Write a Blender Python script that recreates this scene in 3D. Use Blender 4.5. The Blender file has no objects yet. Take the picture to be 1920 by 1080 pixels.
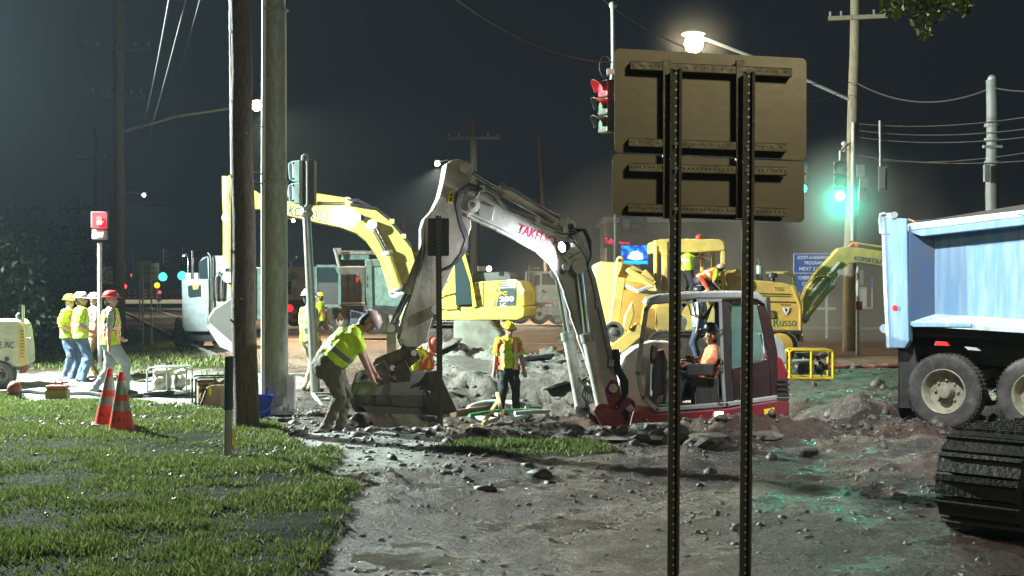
import bpy, bmesh, math, random
import numpy as np
from mathutils import Vector, Matrix, Euler
R = math.radians
random.seed(7); rng = np.random.default_rng(7)
sc = bpy.context.scene
COL = sc.collection
# ------------------------------------------------------------------ camera
F, HZ, CH = 2400.0, 545.0, 1.8          # focal length and horizon in photo pixels, eye height in metres
cd = bpy.data.cameras.new('camera'); cam = bpy.data.objects.new('camera', cd); COL.objects.link(cam)
cam.location = (0, 0, CH); cam.rotation_euler = (R(90), 0, 0)
cd.sensor_width = 36; cd.lens = F/1920*36; cd.shift_y = 5/1920; cd.clip_end = 3000; cd.clip_start = .1
sc.camera = cam
# ------------------------------------------------------------------ night sky
w = bpy.data.worlds.new('World'); sc.world = w; w.use_nodes = True
nt = w.node_tree; nt.nodes.clear()
sky = nt.nodes.new('ShaderNodeTexSky'); sky.sky_type = 'NISHITA'; sky.sun_disc = False
sky.sun_elevation = R(-3); sky.sun_rotation = R(120)
bg = nt.nodes.new('ShaderNodeBackground'); bg.inputs[1].default_value = .002
bg2 = nt.nodes.new('ShaderNodeBackground'); bg2.inputs[0].default_value = (.0165, .0205, .0260, 1); bg2.inputs[1].default_value = .47
ad = nt.nodes.new('ShaderNodeAddShader'); wo = nt.nodes.new('ShaderNodeOutputWorld')
nt.links.new(sky.outputs[0], bg.inputs[0]); nt.links.new(bg.outputs[0], ad.inputs[0]); nt.links.new(bg2.outputs[0], ad.inputs[1]); nt.links.new(ad.outputs[0], wo.inputs[0])
vs = sc.view_settings; vs.view_transform = 'Standard'; vs.look = 'None'; vs.gamma = 1; vs.use_curve_mapping = False; vs.exposure = 0
sc.render.engine = 'CYCLES'
cy = sc.cycles; cy.use_denoising = True; cy.max_bounces = 6; cy.volume_bounces = 0; cy.volume_step_rate = 2; cy.transparent_max_bounces = 12
cy.sample_clamp_indirect = 3; cy.caustics_reflective = False; cy.caustics_refractive = False; cy.light_sampling_threshold = .003
# ------------------------------------------------------------------ lamps that light the place (their bodies are built further down)
def lamp(name, kind, loc, power, col=(1, 1, 1), size=.15, target=None, cone=90, blend=.4):
    l = bpy.data.lights.new(name, kind); l.energy = power; l.color = col; l.shadow_soft_size = size
    o = bpy.data.objects.new(name, l); COL.objects.link(o); o.location = loc
    if kind == 'SPOT': l.spot_size = R(cone); l.spot_blend = blend
    if target is not None: o.rotation_euler = (Vector(target)-Vector(loc)).to_track_quat('-Z', 'Y').to_euler()
    return o
COOL = (.84, 1., .93); WARM = (1., .86, .58); BLUE = (.92, .97, 1.)
TOWER = (-13.0, 24.0, 7.0)                               # portable light tower just outside the frame on the left
lamp('floodlight_beam', 'SPOT', TOWER, 54000, COOL, .22, (0, 21, 0), 150, .5)
lamp('floodlight_beam', 'SPOT', (TOWER[0], TOWER[1]+.8, TOWER[2]), 30000, COOL, .22, (0, 55, 0), 33, .4)
ARM = (1.6, 11.4, 8.2)                                   # road lamp on a long arm above the frame
lamp('road_lamp_beam', 'SPOT', ARM, 8000, BLUE, .2, (8.5, 16.5, .4), 72, .6)
BACK = (5.5, -5.0, 8.5)                                  # road lamp behind the camera
lamp('kerb_lamp_beam', 'SPOT', BACK, 2800, WARM, .9, (1, 13, 0), 100, .5)
# ------------------------------------------------------------------ pixels of the photograph to places in the world
def P(px, py, Y): return Vector(((px-960)*Y/F, Y, CH-(py-HZ)*Y/F))
def G(px, py, z=0.):
    Y = (CH-z)*F/(py-HZ); return Vector(((px-960)*Y/F, Y, z))
class Pl:                                                # a vertical plane through point o; u runs along it to the right
    def __init__(s, o, deg=0., off=0.):
        s.u = Vector((math.cos(R(deg)), math.sin(R(deg)), 0)); s.n = Vector((-s.u.y, s.u.x, 0)); s.o = Vector(o)+s.n*off; s.deg = deg
    def at(s, px, py):
        d = Vector(((px-960)/F, 1, (HZ-py)/F)); c = Vector((0, 0, CH)); t = (s.o-c).dot(s.n)/d.dot(s.n); return c+d*t
    def back(s, off): return Pl(s.o, s.deg, off)
# ------------------------------------------------------------------ materials
MAT = {}
def node(nt, t, **k):
    n = nt.nodes.new('ShaderNode'+t)
    for a, b in k.items(): setattr(n, a, b)
    return n
def mat(name, col, rough=.5, metal=0., dirt=None, amt=.35, sc_=2.5, bump=.15, bs=30., emit=0., ecol=None, streak=0, spec=None, trans=0., alpha=None):
    if name in MAT: return MAT[name]
    m = bpy.data.materials.new(name); m.use_nodes = True; t = m.node_tree; b = t.nodes['Principled BSDF']; L = t.links.new
    b.inputs['Roughness'].default_value = rough; b.inputs['Metallic'].default_value = metal
    if spec is not None: b.inputs['Specular IOR Level'].default_value = spec
    if trans: b.inputs['Transmission Weight'].default_value = trans
    if alpha is not None: b.inputs['Alpha'].default_value = alpha
    tc = node(t, 'TexCoord'); mp = node(t, 'Mapping'); L(tc.outputs['Object'], mp.inputs[0])
    if streak: mp.inputs['Scale'].default_value = (streak, streak, 1.)
    n = node(t, 'TexNoise'); n.inputs['Scale'].default_value = sc_; n.inputs['Detail'].default_value = 7; n.inputs['Roughness'].default_value = .65
    L(mp.outputs[0], n.inputs['Vector'])
    r = node(t, 'ValToRGB'); r.color_ramp.elements[0].position = .42; r.color_ramp.elements[1].position = .68
    L(n.outputs[0], r.inputs[0])
    mx = node(t, 'MixRGB'); mx.inputs[1].default_value = (*col, 1); d = dirt or tuple(c*.45 for c in col); mx.inputs[2].default_value = (*d, 1)
    ml = node(t, 'Math', operation='MULTIPLY'); ml.inputs[1].default_value = amt; L(r.outputs[0], ml.inputs[0]); L(ml.outputs[0], mx.inputs[0]); L(mx.outputs[0], b.inputs['Base Color'])
    if bump:
        n2 = node(t, 'TexNoise'); n2.inputs['Scale'].default_value = bs; n2.inputs['Detail'].default_value = 4; L(tc.outputs['Object'], n2.inputs['Vector'])
        bp = node(t, 'Bump'); bp.inputs['Strength'].default_value = bump; bp.inputs['Distance'].default_value = .02; L(n2.outputs[0], bp.inputs['Height']); L(bp.outputs[0], b.inputs['Normal'])
        rr = node(t, 'MapRange'); rr.inputs['To Min'].default_value = max(0, rough-.12); rr.inputs['To Max'].default_value = min(1, rough+.15); L(n.outputs[0], rr.inputs[0]); L(rr.outputs[0], b.inputs['Roughness'])
    if emit:
        for q in (mx.inputs[1], mx.inputs[2]): q.default_value = tuple(.15*x for x in q.default_value[:3])+(1,)
        b.inputs['Emission Color'].default_value = (*(ecol or col), 1); b.inputs['Emission Strength'].default_value = emit
    MAT[name] = m; return m
DIRT = (.10, .085, .065)
M = dict(
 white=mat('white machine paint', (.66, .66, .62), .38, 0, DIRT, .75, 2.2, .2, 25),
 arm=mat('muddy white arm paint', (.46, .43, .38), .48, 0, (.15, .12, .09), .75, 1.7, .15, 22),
 truckwhite=mat('cream white truck paint', (.62, .60, .52), .35, 0, DIRT, .5),
 maroon=mat('maroon machine paint', (.20, .012, .022), .35, 0, (.06, .045, .04), .6, 3),
 lime=mat('lime yellow machine paint', (.58, .52, .085), .4, 0, (.24, .21, .12), .8, 2.6),
 pale=mat('pale yellow machine paint', (.66, .47, .11), .42, 0, (.25, .19, .10), .55, 1.6, .2),
 ochre=mat('ochre yellow machine paint', (.62, .36, .07), .42, 0, (.22, .15, .08), .6, 1.6, .2),
 yellow=mat('bright yellow frame paint', (.75, .50, .02), .35, 0, DIRT, .4, 8),
 blue=mat('sky blue dump body paint', (.16, .30, .46), .4, 0, (.36, .44, .50), .62, 1.1, .12, 30, streak=13),
 bluedark=mat('dark blue paint and recess shade', (.05, .10, .19), .5, 0, DIRT, .5),
 railwhite=mat('chalky pale blue rail', (.42, .55, .62), .5, 0, (.20, .20, .15), .8, 5, .3),
 teal=mat('worn teal dump body', (.13, .27, .23), .55, 0, (.10, .08, .06), .9, 3, .3),
 black=mat('black rubber', (.018, .018, .018), .6, 0, (.06, .05, .04), .6, 5, .3),
 tyre=mat('dusty tyre rubber', (.035, .033, .030), .75, 0, (.11, .10, .085), .7, 6, .5, 60),
 blackp=mat('black painted steel', (.02, .021, .022), .42, 0, (.05, .045, .035), .6, 5),
 mudsteel=mat('wet dark bucket steel', (.055, .045, .038), .32, .3, (.13, .11, .09), .8, 5, .6, 14),
 steel=mat('worn bucket steel', (.15, .15, .14), .42, .55, (.12, .11, .09), .7, 4, .3),
 chrome=mat('chrome rod', (.75, .76, .78), .16, 1, (.6, .6, .6), .2, 5, 0),
 galv=mat('galvanised steel', (.40, .42, .40), .45, .35, (.28, .29, .27), .8, 7, .1),
 conc=mat('painted signal pole', (.31, .335, .29), .55, .1, (.16, .16, .13), .7, 5, .15, 30, streak=3),
 alu=mat('aluminium sign back', (.20, .185, .115), .34, .3, (.135, .125, .075), .8, 1.0, .05, 9),
 ochn=mat('green steel sign post', (.035, .038, .02), .5, .2, (.03, .03, .02), .6, 12, .2),
 wood=mat('weathered pole wood', (.125, .095, .068), .85, 0, (.05, .038, .028), .9, 6, .6, 40, streak=6),
 woodlight=mat('raw timber', (.55, .43, .22), .7, 0, (.3, .22, .12), .6, 10),
 glass=mat('tinted cab glass', (.12, .24, .21), .08, 0, (.2, .32, .28), .5, 2, 0, alpha=.55),
 dglass=mat('dark truck glass', (.03, .05, .055), .08, 0, (.05, .06, .06), .3, 2, 0),
 cablin=mat('dark cab lining', (.035, .037, .036), .6, 0, (.07, .065, .055), .5, 6),
 seat=mat('worn black seat', (.03, .03, .032), .8),
 hose=mat('black hydraulic hose', (.022, .022, .024), .35, 0, (.08, .07, .06), .5, 9),
 red=mat('red paint', (.50, .02, .02), .4), orange=mat('fluorescent orange cone', (.85, .055, .025), .5, 0, (.35, .05, .03), .45, 8),
 reflect=mat('grey reflective band', (.33, .34, .32), .4, .3, (.2, .2, .19), .5, 9),
 decalred=mat('red lettering', (.48, .015, .06), .4, bump=0, amt=.1), decalblue=mat('navy lettering', (.03, .05, .22), .45, bump=0, amt=.1),
 decalblack=mat('black lettering', (.015, .015, .018), .5, bump=0, amt=.1), decalgreen=mat('green lettering', (.02, .12, .05), .5, bump=0, amt=.1),
 decalwhite=mat('white lettering', (.8, .82, .82), .4, bump=0, amt=.05), decalyel=mat('yellow sticker', (.8, .62, .03), .4, bump=0, amt=.1),
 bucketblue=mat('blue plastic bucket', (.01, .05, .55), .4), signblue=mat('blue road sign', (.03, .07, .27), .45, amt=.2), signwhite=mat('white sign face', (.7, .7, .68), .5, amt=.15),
 brown=mat('brown canvas', (.18, .12, .06), .9), grey=mat('grey plastic', (.20, .21, .21), .5),
 wire=mat('overhead cable', (.045, .042, .038), .7, amt=.2, bump=0), hosegreen=mat('green lay-flat hose', (.08, .35, .14), .4), hosewhite=mat('pale water hose', (.50, .55, .53), .4),
 cone=mat('barricade orange', (.8, .18, .03), .5), cream=mat('pump casting', (.55, .52, .40), .45, 0, (.15, .12, .08), .8, 12, .4),
 building=mat('dark building wall', (.09, .085, .08), .8, 0, None, .4), rubber=mat('red brown tarp', (.22, .05, .035), .6),
 copper=mat('hydraulic valves', (.30, .17, .07), .4, .4, (.05, .04, .03), .8, 18, .4),
)
def glow(name, col, s): return mat(name, col, .5, emit=s, ecol=col, bump=0, amt=0)
E = dict(white=glow('lit floodlight lens', (.85, .95, 1.), 60), warm=glow('lit street lamp lens', (1., .86, .55), 90), warmfar=glow('far lit street lamp lens', (1., .9, .7), 30),
 red=glow('lit red signal', (1., .03, .05), 6), redhand=glow('lit red hand', (1., .35, .3), 1.6), green=glow('lit green signal', (.12, 1., .72), 9), greenfar=glow('far lit green signal', (.03, .9, .6), 7),
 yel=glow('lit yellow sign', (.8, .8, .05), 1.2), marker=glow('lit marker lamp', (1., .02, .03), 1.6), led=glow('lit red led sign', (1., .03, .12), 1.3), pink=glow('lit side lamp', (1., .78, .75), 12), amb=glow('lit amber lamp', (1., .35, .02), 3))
# ------------------------------------------------------------------ mesh building
def wloc(o):
    v = Vector(o.location); p = o.parent
    while p: v = v+Vector(p.location); p = p.parent
    return v
class MB:
    def __init__(s): s.v = []; s.f = []
    def add(s, vs, fs):
        n = len(s.v); s.v += [Vector(a) for a in vs]; s.f += [tuple(i+n for i in f) for f in fs]; return s
    def box(s, c, size, rz=0., rot=None):
        c = Vector(c); h = Vector(size)/2; m = rot if rot is not None else Matrix.Rotation(rz, 3, 'Z')
        q = [c+m@Vector((x*h.x, y*h.y, z*h.z)) for x, y, z in ((-1,-1,-1),(1,-1,-1),(1,1,-1),(-1,1,-1),(-1,-1,1),(1,-1,1),(1,1,1),(-1,1,1))]
        return s.add(q, [(0,3,2,1),(4,5,6,7),(0,1,5,4),(1,2,6,5),(2,3,7,6),(3,0,4,7)])
    def bar(s, a, b, wd, dp, up=(0, 0, 1)):                 # box beam from a to b
        a, b = Vector(a), Vector(b); d = (b-a); l = d.length; z = d.normalized(); u = Vector(up)
        x = u.cross(z)
        if x.length < .05: x = Vector((1, 0, 0)).cross(z)
        x.normalize(); y = z.cross(x); return s.box((a+b)/2, (wd, dp, l), rot=Matrix((x, y, z)).transposed())
    def tube(s, pts, r, n=8, caps=True, r2=None):
        pts = [Vector(p) for p in pts]; N = len(pts); b = len(s.v); prev = None
        rs = r if isinstance(r, (list, tuple)) else [r+(0 if r2 is None else (r2-r)*i/max(1, N-1)) for i in range(N)]
        for i, p in enumerate(pts):
            d = (pts[min(i+1, N-1)]-pts[max(i-1, 0)]).normalized()
            x = (prev - d*prev.dot(d)) if prev is not None else (Vector((0, 0, 1)) if abs(d.z) < .9 else Vector((1, 0, 0))).cross(d)
            x.normalize(); prev = x; y = d.cross(x)
            for k in range(n):
                a = 2*math.pi*k/n; s.v.append(p+(x*math.cos(a)+y*math.sin(a))*rs[i])
        for i in range(N-1):
            for k in range(n):
                k2 = (k+1) % n; s.f.append((b+i*n+k, b+i*n+k2, b+(i+1)*n+k2, b+(i+1)*n+k))
        if caps: s.f.append(tuple(b+k for k in reversed(range(n)))); s.f.append(tuple(b+(N-1)*n+k for k in range(n)))
        return s
    def cyl(s, a, b, r, n=12, r2=None): return s.tube([a, b], r, n, True, r2)
    def lathe(s, c, ax, prof, n=24):                         # prof: (along axis, radius)
        c = Vector(c); z = Vector(ax).normalized(); x = (Vector((0, 0, 1)) if abs(z.z) < .9 else Vector((1, 0, 0))).cross(z).normalized(); y = z.cross(x); b = len(s.v)
        for h, r in prof:
            for k in range(n):
                a = 2*math.pi*k/n; s.v.append(c+z*h+(x*math.cos(a)+y*math.sin(a))*max(r, .0005))
        for i in range(len(prof)-1):
            for k in range(n):
                k2 = (k+1) % n; s.f.append((b+i*n+k, b+i*n+k2, b+(i+1)*n+k2, b+(i+1)*n+k))
        return s
    def prism(s, pts, t):                                    # pts: planar outline, t: thickness vector
        n = len(pts); t = Vector(t); q = [Vector(p) for p in pts]
        return s.add(q+[p+t for p in q], [tuple(range(n)), tuple(reversed(range(n, 2*n)))]+[(i, i+n, (i+1) % n+n, (i+1) % n) for i in range(n)])
    def plate(s, pl, px, t): return s.prism([pl.at(*p) for p in px], pl.n*t)
    def sphere(s, c, r, n=12, sx=(1, 1, 1)):
        prof = [(-math.cos(math.pi*i/8), math.sin(math.pi*i/8)) for i in range(9)]; b = len(s.v)
        s.lathe((0, 0, 0), (0, 0, 1), prof, n); c = Vector(c)
        for i in range(b, len(s.v)): v = s.v[i]; s.v[i] = c+Vector((v.x*r*sx[0], v.y*r*sx[1], v.z*r*sx[2]))
        return s
    def build(s, name, m, parent=None, smooth=False, bevel=0., label=None, fix=True):
        me = bpy.data.meshes.new(name); o0 = wloc(parent) if parent else Vector((0, 0, 0))
        me.from_pydata([tuple(v-o0) for v in s.v], [], s.f)
        if fix:
            bm = bmesh.new(); bm.from_mesh(me); bmesh.ops.recalc_face_normals(bm, faces=bm.faces); bm.to_mesh(me); bm.free()
        me.materials.append(M[m] if isinstance(m, str) else m)
        if smooth:
            me.polygons.foreach_set('use_smooth', [True]*len(me.polygons))
            try: me.set_sharp_from_angle(angle=R(40))
            except Exception: pass
        o = bpy.data.objects.new(name, me); COL.objects.link(o); o.parent = parent
        if bevel:
            b = o.modifiers.new('bevel', 'BEVEL'); b.width = bevel; b.segments = 2; b.limit_method = 'ANGLE'; b.harden_normals = False
        if label: o['label'] = label
        return o
class HB:                                                # several alike pieces, each an object of its own
    def __init__(s): s.l = []
    def tube(s, *a, **k): s.l.append(MB().tube(*a, **k)); return s
    def box(s, *a, **k): s.l.append(MB().box(*a, **k)); return s
    def build(s, *a, **k):
        for m in s.l: o = m.build(*a, **k)
        return o
def thing(name, loc, label, cat, group=None):
    o = bpy.data.objects.new(name, None); COL.objects.link(o); o.location = loc; o.empty_display_size = .2
    return tag(o, label, cat, group)
def tag(o, label=None, cat=None, group=None, kind=None):
    if label: o['label'] = label
    if cat: o['category'] = cat
    if group: o['group'] = group
    if kind: o['kind'] = kind
    return o
def rebase(o, loc):                                          # put a one-mesh thing's origin at its base
    loc = Vector(loc); o.data.transform(Matrix.Translation(-loc)); o.location = loc; return o
def copy_tree(o, parent=None):
    c = o.copy(); COL.objects.link(c); c.parent = parent
    for ch in [k for k in bpy.data.objects if k.parent == o]: copy_tree(ch, c)
    return c
def text(s, a, b, h, m, parent, off=.004, bold=.0, name='lettering', shear=0., ny=None, label=None):
    """letters from baseline start a to baseline end b, height h, facing the camera side"""
    cu = bpy.data.curves.new(name, 'FONT'); cu.body = s; cu.offset = bold; cu.shear = shear; cu.extrude = 0; cu.resolution_u = 3
    t = bpy.data.objects.new(name, cu); COL.objects.link(t); dg = bpy.context.evaluated_depsgraph_get(); dg.update()
    me = bpy.data.meshes.new_from_object(t.evaluated_get(dg)); bpy.data.objects.remove(t); bpy.data.curves.remove(cu)
    v = np.empty(len(me.vertices)*3); me.vertices.foreach_get('co', v); v = v.reshape(-1, 3)
    lo, hi = v.min(0), v.max(0); a, b = Vector(a), Vector(b); d = b-a; up = Vector((0, 0, 1)); x = d.normalized(); up = (up-x*up.dot(x)).normalized(); nn = x.cross(up); o0 = wloc(parent) if parent else Vector((0, 0, 0))
    q = (v-lo)/np.maximum(hi-lo, 1e-6); base = np.array(a-o0+nn*off); q = base+np.outer(q[:, 0], np.array(d))+np.outer(q[:, 1], np.array(up*h))
    me.vertices.foreach_set('co', q.ravel()); me.materials.clear(); me.materials.append(M[m] if isinstance(m, str) else m); me.update()
    o = bpy.data.objects.new(name, me); COL.objects.link(o); o.parent = parent
    if label: o['label'] = label
    return o
# fast value noise
def vn(x, y, seed=0):
    xi = np.floor(x).astype(np.int64); yi = np.floor(y).astype(np.int64); fx = x-xi; fy = y-yi; fx = fx*fx*(3-2*fx); fy = fy*fy*(3-2*fy)
    def h(a, b):
        n = (a*374761393+b*668265263+seed*974711) & 0xffffffff; n = ((n ^ (n >> 13))*1274126177) & 0xffffffff; return ((n ^ (n >> 16)) & 0xffff)/65535.
    return (h(xi, yi)*(1-fx)+h(xi+1, yi)*fx)*(1-fy)+(h(xi, yi+1)*(1-fx)+h(xi+1, yi+1)*fx)*fy
def fbm(x, y, o=4, seed=0):
    s = 0; a = .5
    for i in range(o): s = s+a*vn(x, y, seed+i*17); x = x*2.03+3.1; y = y*2.03+1.7; a *= .5
    return s/(1-.5**o)
def sst(a, b, x): t = np.clip((x-a)/(b-a), 0, 1); return t*t*(3-2*t)
# ------------------------------------------------------------------ ground: one sheet to the horizon, finer where the work goes on
def ygrass(x): return np.interp(x, [-30, -9, -4.2, -3.5, -2.5, -1.9, -1.3, -.9], [22.5, 21.4, 19.3, 17.6, 15.2, 13.5, 10.5, -5])
def masks(x, y):
    nz = fbm(x*1.3, y*1.3, 3, 5)-.5; n2 = fbm(x*.7+9, y*.7, 3, 8)-.5
    g = sst(.75, -.55, y-ygrass(x)+nz*2.2)
    g = np.maximum(g, sst(1.15, .75, np.hypot((x-.1)/1.15, (y-14.5)/.75)+nz*.5)*.9)
    kerb = -11.6-(y-45)*.335
    g = np.maximum(g, sst(27.5, 30, y+n2*3)*sst(.6, -.3, x-kerb+nz*.5)*.8)
    g = np.maximum(g, sst(24, 25, y)*sst(31, 30, y)*sst(-5.0, -5.8, x)*sst(-9.6, -9, x)*sst(-.05, .1, n2)*.7)
    conc = sst(-.2, .4, y-ygrass(x)+nz)*sst(28.5, 26.5, y+n2*2)*sst(-3.4, -4.3, x+nz*1.2)
    conc = np.maximum(conc, sst(-2.9, -2.5, x+nz)*sst(-.4, -1.1, x+nz)*sst(12.5, 13.2, y)*sst(16.9, 16., y+nz))
    conc = np.maximum(conc, np.exp(-((y-28.6)/2.3)**2)*sst(-3.4, -2.2, x)*sst(3.4, 2.0, x)*.75)
    road = sst(30.5, 32.5, y+n2*2)*sst(-.3, .3, x-kerb)
    return g, conc, road
def height(x, y):
    x = np.asarray(x, float); y = np.asarray(y, float)
    g, conc, road = masks(x, y)
    near = sst(60, 34, y)
    nz = fbm(x*.9, y*.9, 3, 2)-.5
    pit = sst(16.5, 17.3, y+nz*.7)*sst(27.6, 25.6, y+nz*1.2)*sst(-2.3, -1.5, x+nz*.6)*sst(5.0, 4.0, x+nz*.8)
    berm = np.exp(-((y-29.6)/1.3)**2)*sst(-3.4, -2.2, x)*sst(3.2, 1.6, x)*.42
    lip = np.exp(-((y-16.1)/.55)**2)*sst(-.9, 0, x)*sst(6.2, 4.2, x)*.09+np.exp(-((y-18.6)/.9)**2-((x-4.9)/.9)**2)*.22
    mud = np.clip(1-g-conc*.8*(y < 24)-road*.9, 0, 1)*near
    rough = (fbm(x*2.2, y*2.2, 5, 11)-.5)
    rg = np.abs(fbm(x*3.3, y*3.3, 4, 31)-.5)
    h = -.66*pit+berm*(1+rough*.9)+lip*(1+rough*1.6)
    wild = np.clip(np.exp(-((y-16.3)/1.1)**2)*sst(-1.4, -.4, x)*sst(7, 5, x)+berm*2+pit*.4*sst(20, 24, y)+sst(29, 26, y)*sst(22, 24.5, y)*sst(-2.5, -1.5, x)*sst(4.6, 3.4, x)*.8, 0, 1)
    rut = np.sin((x*.35-y*1.0+fbm(x*.5, y*.5, 2, 4)*2.2)*7.5)*sst(.45, .62, fbm(x*.45+4, y*.6, 2, 61))*sst(27, 21, y)*(x > -1)
    mud = mud*(.35+.65*sst(8.5, 12, y))
    h += mud*(rough*(.12+.30*wild)-rg*(.10+.28*wild)+.03+rut*.022)+conc*rough*.035+g*(rough*.07)
    h += g*.05*near
    return h
def H(x, y): return float(height(np.array([x]), np.array([y]))[0])
fx = np.arange(-13, 13.001, .065); xs = np.concatenate([[-420, -300, -200, -120, -80, -55, -40, -30, -24, -19, -16], fx, [16, 19, 24, 30, 40, 55, 80, 120, 200, 300, 420]])
yy = [3.0]
while yy[-1] < 46: yy.append(yy[-1]+.035+.0022*yy[-1])
ys = np.concatenate([[-60, -25, -10, -3, 0, 1.6], yy, [50, 56, 64, 75, 90, 110, 140, 180, 240, 340, 520]])
X, Y = np.meshgrid(xs, ys); Z = height(X, Y); far = (np.abs(X) > 14) | (Y < 2.5); Z = np.where(far & (Y > 46), 0, Z)
g, conc, road = masks(X, Y)
nx, ny = len(xs), len(ys); me = bpy.data.meshes.new('ground')
idx = np.arange(nx*ny).reshape(ny, nx); q = np.stack([idx[:-1, :-1], idx[:-1, 1:], idx[1:, 1:], idx[1:, :-1]], -1).reshape(-1, 4)
me.vertices.add(nx*ny); me.vertices.foreach_set('co', np.stack([X, Y, Z], -1).ravel().astype(np.float32))
me.loops.add(q.size); me.loops.foreach_set('vertex_index', q.ravel().astype(np.int32)); me.polygons.add(len(q)); me.polygons.foreach_set('loop_start', (np.arange(len(q))*4).astype(np.int32))
me.update(calc_edges=True); me.polygons.foreach_set('use_smooth', np.ones(len(q), bool))
ca = me.attributes.new('surf', 'FLOAT_COLOR', 'POINT'); ca.data.foreach_set('color', np.stack([g, conc, road, np.ones_like(g)], -1).ravel().astype(np.float32))
gm = bpy.data.materials.new('ground surface'); gm.use_nodes = True; t = gm.node_tree; L = t.links.new; bs = t.nodes['Principled BSDF']
tc = node(t, 'TexCoord'); at = node(t, 'Attribute', attribute_name='surf'); sp = node(t, 'SeparateColor'); L(at.outputs['Color'], sp.inputs[0])
def noise(s, d=6, r=.6, src=None):
    n = node(t, 'TexNoise'); n.inputs['Scale'].default_value = s; n.inputs['Detail'].default_value = d; n.inputs['Roughness'].default_value = r; L(tc.outputs['Object'], n.inputs['Vector']); return n.outputs[0]
def ramp(src, stops):
    r = node(t, 'ValToRGB'); e = r.color_ramp.elements
    while len(e) < len(stops): e.new(.5)
    for i, (p, c) in enumerate(stops): e[i].position = p; e[i].color = (*c, 1) if len(c) == 3 else c
    L(src, r.inputs[0]); return r.outputs[0]
def mix(a, b, f):
    m = node(t, 'MixRGB')
    L(f, m.inputs[0])
    for i, s in ((1, a), (2, b)):
        if isinstance(s, tuple): m.inputs[i].default_value = (*s, 1)
        else: L(s, m.inputs[i])
    return m.outputs[0]
mudc = ramp(noise(1.1, 8, .7), [(.30, (.020, .013, .009)), (.48, (.044, .033, .025)), (.62, (.075, .060, .046)), (.75, (.15, .13, .105))])
mudc = mix(mudc, (.30, .29, .26), ramp(noise(34, 3, .6), [(.60, (0, 0, 0)), (.68, (.8, .8, .8))])); mudc = mix(mudc, (.02, .016, .013), ramp(noise(19, 4, .6), [(.60, (0, 0, 0)), (.66, (.75, .75, .75))]))
mudc = mix(mudc, (.075, .038, .024), ramp(noise(.35, 4), [(.45, (0, 0, 0)), (.62, (.8, .8, .8))]))
pale = ramp(noise(2.2, 8, .75), [(.34, (.09, .085, .07)), (.52, (.30, .31, .28)), (.7, (.42, .42, .37))])
soil = ramp(noise(3., 6), [(.35, (.014, .018, .007)), (.65, (.032, .034, .018))])
asph = ramp(noise(.8, 8, .7), [(.3, (.10, .065, .045)), (.6, (.19, .125, .09)), (.8, (.15, .13, .11))])
col = mix(mudc, asph, sp.outputs[2]); col = mix(col, pale, sp.outputs[1]); col = mix(col, soil, sp.outputs[0]); L(col, bs.inputs['Base Color'])
wet = ramp(noise(.8, 7, .7), [(.50, (0, 0, 0)), (.60, (1, 1, 1))])
fine = noise(22, 6, .7); med = noise(6, 6, .65)
rgh = node(t, 'MapRange'); L(wet, rgh.inputs[0]); rgh.inputs['To Min'].default_value = .6; rgh.inputs['To Max'].default_value = .12
r2 = node(t, 'MixRGB'); L(sp.outputs[0], r2.inputs[0]); L(rgh.outputs[0], r2.inputs[1]); r2.inputs[2].default_value = (.85, .85, .85, 1)
r3 = node(t, 'MixRGB'); L(sp.outputs[2], r3.inputs[0]); L(r2.outputs[0], r3.inputs[1]); r3.inputs[2].default_value = (.55, .55, .55, 1); L(r3.outputs[0], bs.inputs['Roughness'])
spm = node(t, 'MixRGB'); L(sp.outputs[0], spm.inputs[0]); spm.inputs[1].default_value = (.3, .3, .3, 1); spm.inputs[2].default_value = (.03, .03, .03, 1); L(spm.outputs[0], bs.inputs['Specular IOR Level'])
b1 = node(t, 'Bump'); b1.inputs['Distance'].default_value = .16; b1.inputs['Strength'].default_value = .55; L(med, b1.inputs['Height'])
b2 = node(t, 'Bump'); b2.inputs['Distance'].default_value = .045; b2.inputs['Strength'].default_value = .9; L(fine, b2.inputs['Height']); L(b1.outputs[0], b2.inputs['Normal']); L(b2.outputs[0], bs.inputs['Normal'])
me.materials.append(gm); ground = bpy.data.objects.new('ground', me); COL.objects.link(ground); tag(ground, kind='structure')
# standing water in the ruts: level sheets that the rough mud breaks through
wm = mat('muddy standing water', (.03, .024, .018), .04, 0, (.045, .035, .025), .5, 1.5, 0, spec=.5)
wn = wm.node_tree; nw = node(wn, 'TexNoise'); nw.inputs['Scale'].default_value = 7; nw.inputs['Detail'].default_value = 3; tcw = node(wn, 'TexCoord'); wn.links.new(tcw.outputs['Object'], nw.inputs[0]); bw = node(wn, 'Bump'); bw.inputs['Strength'].default_value = .25; bw.inputs['Distance'].default_value = .02; wn.links.new(nw.outputs[0], bw.inputs['Height']); wn.links.new(bw.outputs[0], wn.nodes['Principled BSDF'].inputs['Normal'])
for pts, zz in (([(1.6, 8), (9, 8), (9, 15), (6.4, 15.2), (1.8, 13.4)], -.028), ([(5.5, 15.4), (9, 15.4), (11, 29), (5.6, 29)], -.03)):
    o = MB().add([(x, y, zz) for x, y in pts], [tuple(range(len(pts)))]).build('puddle', wm, fix=False); tag(o, kind='structure')
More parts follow.
